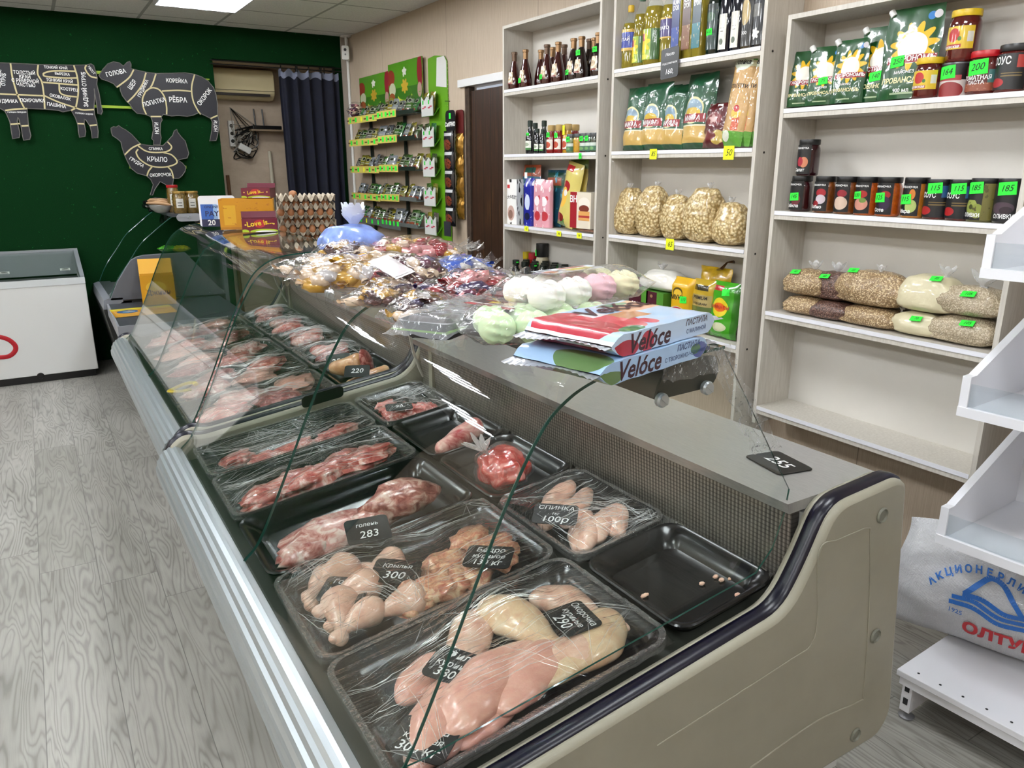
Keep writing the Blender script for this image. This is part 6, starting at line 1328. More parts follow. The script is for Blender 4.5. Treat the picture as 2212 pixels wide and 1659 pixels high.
# ================================================================== WHITE BIN DISPLAY ON THE RIGHT
M_met = mat('white_metal', '#e4e5ea', .3, coat=.2); M_binglass = thin('bin_glass', (.90, .93, .94), rough=.02, haze=.03)
DX, DY = 2.09, 1.06; AN = .06
ds = thing('bin_display', 'white metal display with three glass-fronted bins and a low base shelf', 'display stand', (DX, DY, 0), AN)
def bin_(z, zt):
    w, dp, t = .92, .46, .018           # along -y, along +x
    side = [(0, z - .11), (0, z), (.03, z), (dp, zt), (dp, z - .11)]
    root = obj('bin_floor', MB().box(.0, -w, z - .11, dp, 0, z - .092), M_met, ds, smooth=False)
    for yy in (-w, -.022): obj('bin_side', MB().prism(side, lambda a, c, h: (a, h, c), yy, yy + .022), M_met, root, smooth=False)
    obj('bin_glass', MB().box(.006, -w + .022, z - .088, .010, -.022, z - .02), M_binglass, root, smooth=False)
    obj('bin_rail', MB().box(-.004, -w, z - .112, .012, 0, z - .086), M_met, root, smooth=False)
    obj('bin_back', MB().box(dp - .01, -w, z - .11, dp, 0, zt), M_met, root, smooth=False)
bin_(.72, .90); bin_(1.105, 1.29); bin_(1.483, 1.66)
M_hole2 = mat('slot_hole', '#202225', .8)
bs = obj('base_shelf', MB().box(-.02, -.95, .145, .46, .04, .165), M_met, ds, smooth=False, bevel=.002)
for i in range(14): obj('peg_hole', MB().lathe([(.004, 0), (.004, .0008)], 8, fr=lambda p: V((p.x + .012, p.y - .01 - .065 * i, p.z + .1652))), M_hole2, bs, smooth=False)
obj('base_rail', MB().box(-.014, -.94, .118, .0, .03, .143), M_met, ds, smooth=False)
for yy in (.02, -.9):
    lg = obj('base_bracket', MB().box(-.01, yy - .03, .03, .44, yy + .0, .14), M_met, ds, smooth=False)
    for zz in (.055, .10): obj('slot', MB().box(-.0115, yy - .022, zz, -.0095, yy - .008, zz + .022), M_hole2, lg, smooth=False)
    obj('foot', MB().lathe([(.022, 0), (.024, .006), (.008, .014), (.007, .032)], 14, (.012, yy - .015, 0)), mat('grey_foot', '#8b8c90', .35, m=.6), ds)
obj('upright', MB().box(.462, -.03, .16, .50, .02, 1.75), M_met, ds, smooth=False)
# woven sack leaning behind the base shelf
n = NT('woven_sack'); vv = n.coord(); wv = n.new('TexWave', wave_type='BANDS', bands_direction='X', i={'Vector': vv, 'Scale': 90.0}).outputs[1]; wz = n.new('TexWave', wave_type='BANDS', bands_direction='Z', i={'Vector': vv, 'Scale': 90.0}).outputs[1]
n.b.inputs['Base Color'].default_value = C('#cfd0d4'); n.b.inputs['Roughness'].default_value = .4; n.b.inputs['Coat Weight'].default_value = .25
n.bump(n.math('ADD', n.math('MULTIPLY', n.math('ADD', wv, wz), .05), n.noise(vv, 16, 5, .65, 1.2)), .7, .02); M_sack = n.m
p = onz(2130, 1400, .0)
sk = thing('woven_sack', 'white woven sack with blue wave emblem lying behind the low base shelf', 'sack', onz(2160, 1405, .168), 0)
BL = mat('blue_print', '#2a6cc0', .5); RD = mat('red_print', '#c22a33', .5)
W_, H_ = .66, .36; PX = -.055
def SK(u, v, sg=-1):
    e = max(0, math.sin(PI * u)) ** .5 * max(0, math.sin(PI * v)) ** .45
    x = (u - .5) * W_ * (1 + .06 * math.sin(v * 5)) ; z = v * H_ * (1 - .10 * u + .05 * math.sin(u * 7))
    d = .11 * e; n_ = .018 * nz((u * 3, v * 3, 2), 1.5, 3) + .006 * nz((u * 12, v * 12, 2), 1, 5)
    return V((x, sg * d + n_, z))
b = MB(); b.grid(lambda u, v: SK(u, v), 34, 24); b.grid(lambda u, v: SK(u, v, 1), 34, 24, flip=True)
obj('sack_body', b, M_sack, sk, auto=80)
FS = lambda x, y: SK(min(max(x / W_ + .5, .01), .99), min(max(y / H_, .01), .99)) + V((0, -.004, 0))
for k, ch in enumerate('АКЦИОНЕРЛИК КОРХОНА'):
    if ch == ' ': continue
    t = -1.15 + .165 * k; text(ch, .029, BL, sk, FS, at=(PX + .02 + .185 * math.sin(t), .125 + .155 * math.cos(t)), rot=-t * .75, bold=.04)
def stroke(pts, r, m, nm='emblem'):
    b = MB(); P = cr([V((PX + .015 + a * .85, .065 + c * .80, 0)) for a, c in pts], 6)
    for i in range(len(P) - 1):
        t = (P[i + 1] - P[i]).normalized(); q = V((-t.y, t.x, 0)) * r; k = len(b.v)
        for w_ in (P[i] + q, P[i] - q, P[i + 1] - q, P[i + 1] + q): b.v.append(FS(w_.x, w_.y))
        b.face([k, k + 1, k + 2, k + 3])
    return obj(nm, b, m, sk, smooth=False)
stroke([(-.09, .15), (-.03, .155), (.04, .135), (.10, .145)], .008, BL); stroke([(-.085, .155), (-.05, .21), (-.02, .25), (.02, .245), (.06, .20), (.095, .15)], .008, BL)
stroke([(-.12, .125), (-.05, .135), (.03, .11), (.14, .125)], .007, BL); stroke([(-.125, .10), (-.05, .11), (.03, .085), (.14, .10)], .007, BL)
text('1925', .02, BL, sk, FS, at=(PX - .07, .12), bold=.01); text('ОЛТУН', .055, RD, sk, FS, at=(PX + .05, .075), bold=.05)
sk.rotation_euler = (-.12, 0, RZ + .35)
# ================================================================== BACK OF THE SHOP
# chest freezer
FY0, FY1, FX0, FX1 = 6.93, 7.48, -1.2, .292
fz = thing('chest_freezer', 'white chest freezer with glass top and red mark by the green wall', 'freezer', ((FX0 + FX1) / 2, FY0, 0))
hw = (FX1 - FX0) / 2; M_fw = mat('freezer_white', '#d9dad8', .35)
obj('cabinet', MB().box(-hw, 0, .06, hw, FY1 - FY0, .76), M_fw, fz, smooth=False, bevel=.006)
obj('plinth', MB().box(-hw + .02, .03, 0, hw - .02, FY1 - FY0 - .02, .06), M_black, fz, smooth=False)
FM = mat('freezer_rim', '#878c90', .35)
b = MB(); b.box(-hw, -.004, .76, hw, .03, .808); b.box(hw - .03, .03, .76, hw, FY1 - FY0, .81); b.box(-hw, .03, .76, -hw + .03, FY1 - FY0, .81)
obj('rim', b, mat('freezer_rim_white', '#cfd3d4', .35), fz, smooth=False)
b = MB(); b.box(-hw, FY1 - FY0 - .03, .78, hw, FY1 - FY0, .99)
for x_ in (hw - .03, -hw): b.prism([(.0, .80), (.52, .80), (.52, .985), (.0, .82)], lambda a, c, h: (h, a + .02, c), x_, x_ + .03)
obj('lid_frame', b, FM, fz, smooth=False)
obj('inner_cover', MB().box(-hw + .03, .03, .7605, hw - .03, FY1 - FY0 - .03, .766), mat('freezer_inner', '#3c3f3c', .5), fz, smooth=False)
for k, (x0, x1) in enumerate(((-hw + .03, .10), (.10, hw - .03))):
    b = MB(); b.prism([(.03, .812), (.52, .968), (.52, .973), (.03, .817)], lambda a, c, h: (h, a, c), x0, x1); obj('glass_lid', b, M_glass, fz, smooth=False)
obj('lid_divider', MB().prism([(.03, .818), (.52, .974), (.52, .982), (.03, .826)], lambda a, c, h: (h, a, c), .09, .10), mat('lid_bar', '#a8a48c', .4), fz, smooth=False)
for x_ in (-.10 + hw * .42, hw * .84 - .0): 
    b = MB(); b.box(x_ - .035, .30, .0, x_ + .035, .301, .045); b.each(lambda p: V((p.x, p.y + (p.z) * .95 - .12, .85 + p.z * .3))); obj('lid_sticker', b, printed('lid_sticker', '#dcdcd8', [('e', .5, .68, .35, .2, '#2a2a2c'), ('r', .1, .1, .9, .3, '#4a4a4c')]), fz, smooth=False)
ox = (FX0 + FX1) / 2
b = MB(); P = [ony(*p, FY0) for p in ((-75, 745), (-20, 728), (12, 731), (31, 744), (33, 757), (20, 769), (-5, 772), (-60, 769))]
obj('red_mark', MB().tube([V((p.x - ox, -.001, p.z)) for p in cr(P, 6)], .017, 8, True, 1).each(lambda p: V((p.x, max(min(p.y, .001), -.004), p.z))), REDI, fz)
q = ony(88, 812, FY0); obj('drain_cap', MB().lathe([(.026, 0), (.022, .006)], 18, fr=lambda p: V((q.x - ox + p.x, -p.z, q.z + p.y))), M_black, fz)
# ------------------------------------------------------------------ animal cut boards
M_board = mat('slate_board', '#1a1921', .5); M_bedge = mat('board_edge', '#6d6a66', .5); M_cut = mat('cream_line', '#c6b98a', .5); M_lime = mat('lime_strip', '#8aa81c', .5)
BY = 7.455
def cpt(x, y): q = ony(x / 4.424, 60 + y / 4.424, BY); return q.x, q.z
def board(name, label, out, lines, words, ly):
    P = [cpt(*p) for p in out]; cx_ = sum(p[0] for p in P) / len(P); cz_ = sum(p[1] for p in P) / len(P)
    root = thing(name, label, 'wall board', (cx_, BY, cz_)); R = [(x - cx_, z - cz_) for x, z in P]
    area = sum(R[i][0] * R[(i + 1) % len(R)][1] - R[(i + 1) % len(R)][0] * R[i][1] for i in range(len(R)))
    if area < 0: R.reverse()
    bd = obj('silhouette', MB().prism(R, lambda a, c, h: (a, h, c), .0, .012), [M_board], root, smooth=False)
    pts = R + [R[0]]; obj('pale_outline', MB().tube([V((a, -.0005, c)) for a, c in pts], .0035, 4, False), M_bedge, bd)
    for l in lines:
        c_ = cr([V((cpt(*p)[0] - cx_, 0, cpt(*p)[1] - cz_)) for p in l], 6) if len(l) > 2 else [V((cpt(*p)[0] - cx_, 0, cpt(*p)[1] - cz_)) for p in l]
        obj('cut_line', MB().tube(c_, .0065, 6, True, 1).each(lambda p: V((p.x, max(-.0025, min(p.y, .001)), p.z))), M_cut, bd)
    for w_ in words:
        x, z = cpt(w_[1], w_[2]); text(w_[0], w_[4] / 4.424 * .0046, WHITE, bd, front(-.003, z - cz_, x - cx_), rot=math.radians(w_[3]), bold=.018, sx=.82)
    return root
board('sheep_board', 'dark sheep-shaped board of meat cuts on the green wall',
 [(945, 460), (985, 395), (1030, 345), (1085, 325), (1140, 335), (1180, 365), (1215, 330), (1240, 320), (1252, 345), (1253, 390), (1310, 405), (1400, 425), (1500, 437), (1640, 435), (1770, 430), (1860, 445), (1930, 470), (1990, 510), (2040, 570), (2065, 640), (2078, 720), (2080, 830), (2095, 900), (2092, 960), (2075, 1050), (2065, 1078), (2005, 1083), (2025, 980), (2028, 900), (2015, 868), (1960, 840), (1900, 812), (1850, 835), (1790, 848), (1700, 838), (1640, 845), (1560, 828), (1540, 855), (1550, 880), (1535, 910), (1530, 1000), (1540, 1050), (1530, 1118), (1465, 1118), (1470, 1080), (1450, 1060), (1465, 980), (1460, 900), (1440, 850), (1390, 828), (1310, 818), (1270, 780), (1240, 730), (1215, 710), (1170, 650), (1150, 600), (1145, 560), (1115, 570), (1085, 535), (1030, 510), (970, 490)],
 [[(1278, 400), (1230, 480), (1115, 570)], [(1395, 430), (1360, 540), (1290, 640), (1218, 712)], [(1490, 440), (1460, 530), (1435, 575)], [(1390, 610), (1435, 578), (1480, 575), (1530, 600), (1575, 670), (1592, 760), (1592, 828)], [(1390, 610), (1362, 680), (1370, 760), (1398, 828)], [(1548, 605), (1700, 598), (1832, 608)], [(1860, 445), (1835, 540), (1832, 620), (1850, 710), (1890, 790), (1918, 828)], [(1440, 848), (1540, 848)], [(2010, 868), (2078, 838)]],
 [('ГОЛОВА', 1108, 432, 15, 44), ('ШЕЯ', 1265, 545, 52, 46), ('ГРУДИНКА', 1368, 580, 60, 34), ('КОРЕЙКА', 1688, 510, 0, 42), ('ЛОПАТКА', 1472, 712, 16, 46), ('РЁБРА', 1700, 692, 0, 54), ('ОКОРОК', 1955, 662, 50, 48), ('НОГИ', 1500, 960, 86, 40), ('НОГИ', 2063, 940, 84, 40)], 0)
board('chicken_board', 'dark chicken-shaped board of meat cuts below the sheep board',
 [(1060, 960), (1085, 945), (1110, 950), (1135, 935), (1160, 955), (1200, 975), (1260, 1020), (1310, 1075), (1340, 1110), (1400, 1122), (1470, 1128), (1560, 1124), (1600, 1085), (1650, 1030), (1665, 985), (1690, 970), (1700, 1000), (1730, 1040), (1770, 1080), (1790, 1150), (1805, 1200), (1790, 1245), (1740, 1255), (1700, 1265), (1740, 1290), (1775, 1330), (1770, 1370), (1740, 1415), (1710, 1440), (1660, 1440), (1650, 1500), (1600, 1510), (1550, 1480), (1530, 1470), (1510, 1500), (1480, 1545), (1460, 1600), (1435, 1600), (1450, 1550), (1465, 1500), (1440, 1450), (1400, 1415), (1310, 1390), (1250, 1340), (1215, 1270), (1190, 1215), (1165, 1140), (1155, 1090), (1120, 1060), (1075, 1030), (1065, 1000)],
 [[(1345, 1108), (1260, 1150), (1190, 1215)], [(1320, 1130), (1400, 1180), (1500, 1192), (1600, 1180), (1640, 1140), (1600, 1088)], [(1320, 1160), (1302, 1195), (1340, 1260), (1440, 1320), (1560, 1332), (1660, 1310), (1692, 1275), (1640, 1215), (1560, 1192)], [(1455, 1325), (1420, 1370), (1405, 1415)], [(1605, 1330), (1640, 1370), (1658, 1440)]],
 [('СПИНКА', 1488, 1158, 0, 30), ('КРЫЛО', 1503, 1260, -2, 52), ('ГРУДКА', 1305, 1285, -34, 36), ('ОКОРОЧОК', 1535, 1408, 2, 36)], 0)
board('cow_board', 'dark cow-shaped board of meat cuts running out of the picture',
 [(-300, 345), (0, 335), (100, 338), (240, 345), (370, 352), (560, 355), (700, 358), (830, 355), (870, 345), (895, 360), (915, 420), (930, 480), (925, 540), (950, 640), (965, 740), (980, 800), (968, 830), (935, 820), (930, 770), (915, 680), (900, 580), (905, 660), (898, 760), (905, 830), (925, 900), (938, 990), (935, 1050), (880, 1055), (875, 1000), (860, 940), (820, 880), (808, 870), (805, 910), (820, 990), (812, 1040), (760, 1048), (750, 1000), (745, 930), (720, 860), (680, 790), (600, 805), (560, 790), (430, 778), (260, 772), (265, 850), (275, 940), (295, 1030), (285, 1068), (225, 1075), (215, 1030), (205, 960), (180, 870), (170, 855), (165, 900), (190, 1000), (185, 1050), (120, 1062), (110, 1000), (95, 900), (60, 820), (45, 795), (0, 770), (-300, 750)],
 [[(100, 340), (120, 480), (165, 640)], [(165, 640), (235, 772)], [(0, 632), (165, 640), (420, 650)], [(365, 352), (360, 440), (400, 520), (420, 650), (428, 778)], [(400, 520), (740, 548)], [(705, 358), (740, 480), (748, 620), (725, 765)], [(720, 415), (520, 412), (430, 430), (415, 448), (440, 465), (600, 480), (735, 480)], [(565, 540), (575, 620), (640, 650), (745, 662)], [(425, 650), (560, 710), (725, 765)], [(825, 355), (815, 395), (860, 460), (925, 480)], [(725, 765), (680, 790)], [(725, 765), (790, 785), (900, 782)], [(50, 790), (150, 778), (262, 772)], [(100, 922), (190, 915)], [(205, 938), (272, 935)], [(738, 915), (805, 918)], [(855, 935), (925, 928)]],
 [('ТОЛСТЫЙ\nКРАЙ\nС РЕБЕРНОЙ\nЧАСТЬЮ', 240, 490, -1, 34), ('ТОНКИЙ КРАЙ', 533, 383, 0, 26), ('ВЫРЕЗКА', 595, 443, -2, 26), ('ТОНКИЙ КРАЙ', 570, 507, -2, 30), ('КОСТРЕЦ', 660, 590, -4, 30), ('ОКОВАЛОК', 575, 665, -11, 30), ('ПАШИНА', 540, 742, -8, 34), ('ЗАДНИЙ ОТРУБ', 812, 590, 87, 40), ('ХВОСТ', 872, 405, -56, 24), ('ГРУДИНКА', 55, 702, 1, 34), ('ПОКРОМКА', 312, 697, 1, 34), ('ГОЛЯШКА ПЕРЕДНЯЯ', 162, 808, 2, 14), ('ГОЛЯШКА ЗАДНЯЯ', 805, 822, -3, 16), ('ШЕЙНЫЙ\nОТРУБ', 15, 490, 78, 34)], 0)
for lab, x0, y0, x1, y1 in (('short lime strip between the cow and the sheep boards at head height', 890, 408, 1100, 448), ('lime strip running behind the sheep chest to the cow', 880, 735, 1400, 778), ('lime strip end showing behind the sheep rump', 1500, 458, 2005, 498), ('lime strip behind the lower chicken board', 1240, 1318, 1786, 1345)):
    (xa, za), (xb, zb) = cpt(x0, y0), cpt(x1, y1); dzz = (x1 - x0) * .018 * .001
    o = obj('wall_strip', MB().box(xa, BY + .0125, min(za, zb), xb, YB - .001, max(za, zb)), M_lime, smooth=False); tag(o, lab, 'strip', None)
# ------------------------------------------------------------------ alcove
ac = thing('air_conditioner', 'cream wall air conditioner inside the alcove', 'air conditioner', (1.80, AL - .002, 2.27))
b = MB().prism(fillet([(-.21, .05), (-.13, .0), (0, .0), (0, .27), (-.17, .27), (-.215, .22)], [.03, .02, 0, .01, .05, .03], 4), lambda a, c, h: (h, a, c), -.40, .375); obj('housing', b, mat('ac_cream', '#d9ca9f', .45), ac, bevel=.006)
obj('louvre', MB().box(-.37, -.205, .028, .33, -.165, .05), mat('ac_slot', '#2a221c', .5), ac, smooth=False); obj('front_seam', MB().box(-.40, -.2145, .072, .375, -.205, .078), mat('ac_seam', '#6d6248', .5), ac, smooth=False)
sh = obj('wall_shelf', MB().box(1.93, AL - .18, 1.985, 2.64, AL - .002, 2.0), mat('alcove_shelf', '#8d7a62', .5), smooth=False); tag(sh, 'small shelf on the alcove wall carrying the router', 'shelf')
rt = thing('router', 'black router with two upright antennas on the alcove shelf', 'router', (2.10, AL - .10, 2.001)); obj('router_body', MB().box(-.15, -.06, 0, .13, .05, .035), M_black, rt, smooth=False, bevel=.006)
for x_ in (-.10, -.02): obj('antenna', MB().tube([(x_, .03, .03), (x_ - .005, .04, .19)], .007, 8), M_black, rt)
cb = thing('cable_tangle', 'tangle of black and pale cables hanging left of the router', 'cables', (1.86, AL - .06, 1.95)); random.seed(5)
for k in range(14):
    p = [(random.uniform(-.10, .16), random.uniform(-.03, .04), random.uniform(-.22, .10)) for _ in range(5)]; p[0] = (.12, 0, .08) if k % 2 else (-.08, .03, .25)
    obj('cable', MB().tube(cr(p, 6), .004 + .002 * (k % 2), 6), M_black if k % 3 else mat('pale_cable', '#9a958a', .5), cb)
ps = thing('power_strip', 'white power strip hanging on the alcove wall', 'power strip', (1.775, AL - .03, 1.84)); obj('strip_body', MB().box(-.028, -.02, 0, .028, .025, .24), M_plast, ps, smooth=False, bevel=.006)
for k in range(3): obj('socket', MB().lathe([(.018, 0), (.016, .002)], 14, fr=lambda p: V((p.x, -.02 - p.z, .05 + .07 * k + p.y))), M_black, ps)
ad = thing('power_adapter', 'pale adapter hanging from the cables under the router', 'adapter', (1.87, AL - .09, 1.82), .0, rot=(0, .5, 0)); obj('adapter_body', MB().box(-.06, -.03, -.03, .06, .03, .03), M_plast, ad, smooth=False, bevel=.008)
mp = thing('mop', 'mop handle with white grip standing in the alcove', 'mop', (2.12, AL - .10, 0)); obj('handle', MB().tube([(0, -.10, 0.02), (0, .04, 1.50)], .011, 10), mat('grey_handle', '#6d6c66', .4, m=.4), mp); obj('grip', MB().tube([(0, .04, 1.48), (0, .065, 1.80)], .017, 10), mat('cream_grip', '#c9c2ac', .5), mp)
obj('mop_head', MB().box(-.14, -.16, 0, .14, -.02, .03), mat('mop_grey', '#6d7278', .8), mp, smooth=False)
br = thing('broom', 'wooden broom handle leaning in the alcove beside the turf edge', 'broom', (1.70, AL - .06, 0)); obj('handle', MB().tube([(0, -.06, .18), (.0, .04, 1.57)], .017, 10), mat('broom_wood', '#6d4a2c', .6), br); obj('bristles', MB().prism([(-.12, 0), (.12, 0), (.04, .2), (-.04, .2)], lambda a, c, h: (a, h, c), -.09, -.03), mat('bristle', '#8d6a3a', .8), br, smooth=False)
# curtain
rod = thing('curtain_rod', 'thin dark double rod across the top of the alcove opening', 'curtain rod', (2.1, YB - .03, 2.545))
for dz_ in (0, -.03): obj('rod', MB().tube([(-.58, 0, dz_), (.60, 0, dz_)], .005, 8), M_black, rod)
cu = thing('curtain', 'dark navy curtain with grey top band hanging on rings', 'curtain', (2.38, YB - .045, 0)); M_navyc = mat('navy_cloth', '#05091f', .85, var=.25, vs=10); M_band = mat('grey_band', '#6d7286', .8)
def CS(u, v):
    x = -.29 + .58 * u + .04 * (1 - v) * (1 - u) * 2 * .5; return V((x + .012 * math.sin(u * 30 + v), .035 * math.sin(u * 2 * PI * 5.5 + .8 * math.sin(v * 3)) * (.5 + .5 * (1 - v)) + .008 * nz((u * 5, v * 3, 0), 2), .12 + 2.32 * v + .012 * math.sin(u * 44) * (v > .99)))
b = MB(); b.grid(CS, 80, 24); obj('cloth', b, M_navyc, cu, auto=80)
b = MB(); b.grid(lambda u, v: CS(u, 1) + V((0, 0, -.005 + .06 * v + .008 * math.sin(u * 40) * v)), 80, 2); obj('top_band', b, M_band, cu, auto=80)
for k in range(9):
    u = (.06, .30, .33, .5, .66, .72, .78, .88, .95)[k]; p = CS(u, 1); obj('ring', MB().tube([(p.x, p.y + .012 * math.sin(a), 2.513 + .026 * math.cos(a)) for a in [i * PI / 5 for i in range(11)]], .003, 6, False), M_black, cu)
# security camera
sc_ = thing('security_camera', 'small white security camera in the ceiling corner', 'camera', (2.715, 7.36, 2.67), -.5); obj('camera_body', MB().prism(rrect(.065, .12, .012, 3), lambda a, c, h: (a, h, c), -.03, .03), M_plast, sc_, smooth=False); obj('lens', MB().lathe([(.013, 0), (.012, .004)], 14, fr=lambda p: V((p.x, -.03 - p.z, .025 + p.y))), M_black, sc_); obj('sensor', MB().lathe([(.008, 0), (.007, .003)], 12, fr=lambda p: V((p.x, -.03 - p.z, -.015 + p.y))), mat('sensor_grey', '#77797c', .4), sc_)
obj('bracket', MB().tube([(.0, .03, .0), (.0, .06, .03), (.0, .06, .155)], .014, 10), M_plast, sc_); obj('base', MB().lathe([(.05, .145), (.05, .158)], 18, (0, .06, 0)), M_plast, sc_)
# ------------------------------------------------------------------ spice rack on the right wall
SRX = 2.650; ry0, ry1 = 5.77, 7.22; SZ = (2.075, 1.877, 1.640, 1.399, 1.185); M_rack = mat('rack_green', '#16261e', .4); M_tagst = mat('yellow_tag_strip', '#c9b85a', .6); M_rgrey = mat('rack_grey', '#5a5f5c', .45)
rk = thing('spice_rack', 'dark five-tier wall rack full of spice packets', 'rack', (SRX, (ry0 + ry1) / 2, 0)); hw = (ry1 - ry0) / 2
for yy in (hw - .27, -hw + .42): obj('upright', MB().box(.105, yy - .012, .95, .125, yy + .012, 2.3), M_rack, rk, smooth=False)
for k, z in enumerate(SZ):
    e = obj('rack_shelf', MB().prism([(.0, z - .02), (.115, z - .02), (.115, z - .012), (.008, z - .012), (.008, z + .012), (.0, z + .012)], lambda a, c, h: (a, h, c), -hw, hw), M_rack if k < 3 else M_rgrey, rk, smooth=False)
    for j, (ya, yb, tl) in enumerate(((.02, hw, 0), (-hw + .33, .02, .012))):
        if k == 4: st_m = M_rgrey
        else: st_m = M_tagst
        b = MB(); b.box(-.004, ya, z - .045, -.001, yb - .004, z + .016); b.each(lambda p: V((p.x, p.y, p.z + (tl if k < 4 else -.01) * (1 if j else 0) + (.02 * (ya + .1 - p.y) if k == 3 and j else 0)))); s_ = obj('price_strip', b, st_m, e, smooth=False)
        for i in range(5):
            yy = yb - (yb - ya) * (i + .5) / 5; w_ = .04 if (i + k + j) % 2 else .03
            o = obj('price_mark', MB().box(-.0055, yy - w_ / 2, z - .034 + tl * j, -.0045, yy + w_ / 2, z + .004 + tl * j), YELP if (i == 2 and j == 0 and k % 2 == 0) else GREEN, s_, smooth=False)
            if k < 4 and i != 2: obj('word_mark', MB().box(-.005, yy + .03, z - .022 + tl * j, -.0043, yy + .085, z - .010 + tl * j), mat('strip_ink', '#5a4a1c', .6), s_, smooth=False)
# header boards with spoon emblem
def P_head(nm, c1): return printed(nm, c1, [('r', 0, 0, 1, .5, '#31651a'), ('e', .08, .72, .12, .16, '#8a3520'), ('e', .12, .48, .10, .14, '#b8bd9c'), ('e', .1, .3, .1, .12, '#8a4a24'), ('e', .95, .75, .08, .3, '#8a1c28'), ('e', .93, .4, .06, .14, '#a8867c'), ('e', .88, .12, .08, .1, '#96401e'), ('s', .5, .80, .07, .09, 5, '#d8d9cc'), ('r', .46, .70, .49, .76, '#d8d9cc'), ('s', .5, .52, .11, .15, 7, '#b9962c'), ('r', .49, .42, .51, .62, '#7a4a18'), ('e', .5, .30, .22, .13, '#b9c23a'), ('e', .5, .38, .21, .13, '#386f1a'), ('s', .5, .52, .11, .15, 7, '#b9962c'), ('r', .485, .06, .515, .18, '#b9c23a'), ('n', 9, .72, '#5f9a2a')])
for lab, ya, yb, z0, z1 in (('green spice header board with spoon emblem nearer the curtain', 6.46, 7.14, 2.08, 2.43), ('green spice header board with spoon emblem nearer the door', 5.80, 6.46, 2.08, 2.475)):
    o = thing('header_board', lab, 'sign', (XR - .03, (ya + yb) / 2, z0), RZ, 'spice header boards'); w_ = yb - ya
    obj('board', MB().box(-w_ / 2, -.006, 0, w_ / 2, .006, z1 - z0), printed('header_print', '#4a8a1e', []) if False else P_head('header_print', '#4f8c1c'), o, smooth=False)
# packets
cols_ = [('#3d6026', '#6f7a6a'), ('#5e6266', '#484c50'), ('#7d7428', '#5e541c'), ('#265a2e', '#3f7436'), ('#544e49', '#77726c'), ('#3a4a28', '#7f8472'), ('#7f8488', '#5e646a'), ('#66631f', '#98935e')]
PKM = [printed(f'spice_print_{i}', a, [('r', 0, .55, 1, .78, b_), ('e', .5, .68, .28, .13, '#8d917f'), ('e', .5, .68, .20, .09, '#1a1f16'), ('r', .15, .2, .85, .3, b_), ('r', .2, .36, .8, .42, '#9a9c8f'), ('e', .5, .12, .35, .1, '#7a3a24')], r=.22, coat=.8) for i, (a, b_) in enumerate(cols_)]
nm_ = ['green and grey', 'silver', 'olive gold', 'bright green', 'brownish grey', 'dull green', 'pale silver', 'yellow olive']
proto = []
for i, m in enumerate(PKM): proto.append((m, i))
ms_ = {}; random.seed(21)
for k, z in enumerate(SZ):
    y = ry1 - .06; i = 0
    while y > ry0 + .05 and i < 16:
        c_ = (i * 3 + k * 2 + (i // 3)) % 8; w_ = (.085, .10, .075)[(i + k) % 3]; h_ = (.125, .14, .115)[(i * 2 + k) % 3] * (1.18 if (k == 0 and i > 5) or (k == 1 and 6 < i < 12) else 1.0); key = (c_, (i + k) % 3, round(h_, 3)); lab = f'{nm_[c_]} spice packet, {ORD[i]} from the curtain on rack tier {k + 1}'
        lab = lab.replace(f'rack tier {k + 1}', ('the top', 'the second', 'the third', 'the fourth', 'the lowest')[k] + ' rack tier')
        if key not in ms_:
            o = pouch('spice_packet', lab, w_, h_, .022, PKM[c_], kind='pillow', seed=i + k, group='spice packets on the wall rack', wr=.006, nu=8, nv=10); ms_[key] = o
        else: o = copytree(ms_[key], label=lab)
        o.location = (SRX + .035 + .015 * random.random(), y, z - .008); o.rotation_euler = Euler((-.42 - .15 * random.random(), 0, RZ + random.uniform(-.1, .45)), 'XYZ'); y -= .1; i += 1
o = candy_bag('bulging clear bag of purple dried petals at the curtain end of the rack', .16, .12, .15, ['plum', 'pink', 'purple', 'cream'], 34, (SRX + .05, 7.13, 2.07), RZ, 77, .014, .024, False, kind='petal_bag')
bpy.data.objects.remove(next(x for x in col.objects if x.get('label', '').endswith('first from the curtain on the top rack tier')), do_unlink=True)
for x in [x for x in col.objects if x.name.startswith('wrapper') and x.parent is None]: bpy.data.objects.remove(x, do_unlink=True)
# polka-dot hanging strip with pockets
M_pol = NT('polka_green'); t_ = M_pol.new('TexVoronoi', i={'Vector': M_pol.coord(scale=(1, 1, 1)), 'Scale': 34.0, 'Randomness': .15}); M_pol.link(M_pol.mix(M_pol.math('LESS_THAN', t_.outputs['Distance'], .22), C('#5f9a14'), C('#c3d889')), M_pol.b.inputs['Base Color']); M_pol.b.inputs['Roughness'].default_value = .4; M_pol = M_pol.m
hs = thing('pocket_strip', 'tall green polka-dot hanging board with white pockets of packets', 'display board', (XR - .004, 5.60, 0), RZ); 
obj('board', MB().prism([(-.14, 1.14), (.20, 1.06), (.18, 2.40), (.14, 2.44), (-.02, 2.46), (-.14, 2.45)], lambda a, c, h: (a, h, c), -.006, 0), M_pol, hs, smooth=False)
obj('white_head', MB().prism([(.0, 2.24), (.17, 2.22), (.175, 2.40), (.14, 2.44), (.02, 2.44)], lambda a, c, h: (a, h, c), -.009, -.006), M_plast, hs, smooth=False)
M_pock = printed('pocket_print', '#d3d6d2', [('r', .15, .38, .55, .45, '#c0405a'), ('r', .45, .44, .85, .51, '#c0405a'), ('r', .2, .6, .42, .8, '#2fd03c')]); M_fold = mat('fold_green', '#4a8c12', .45)
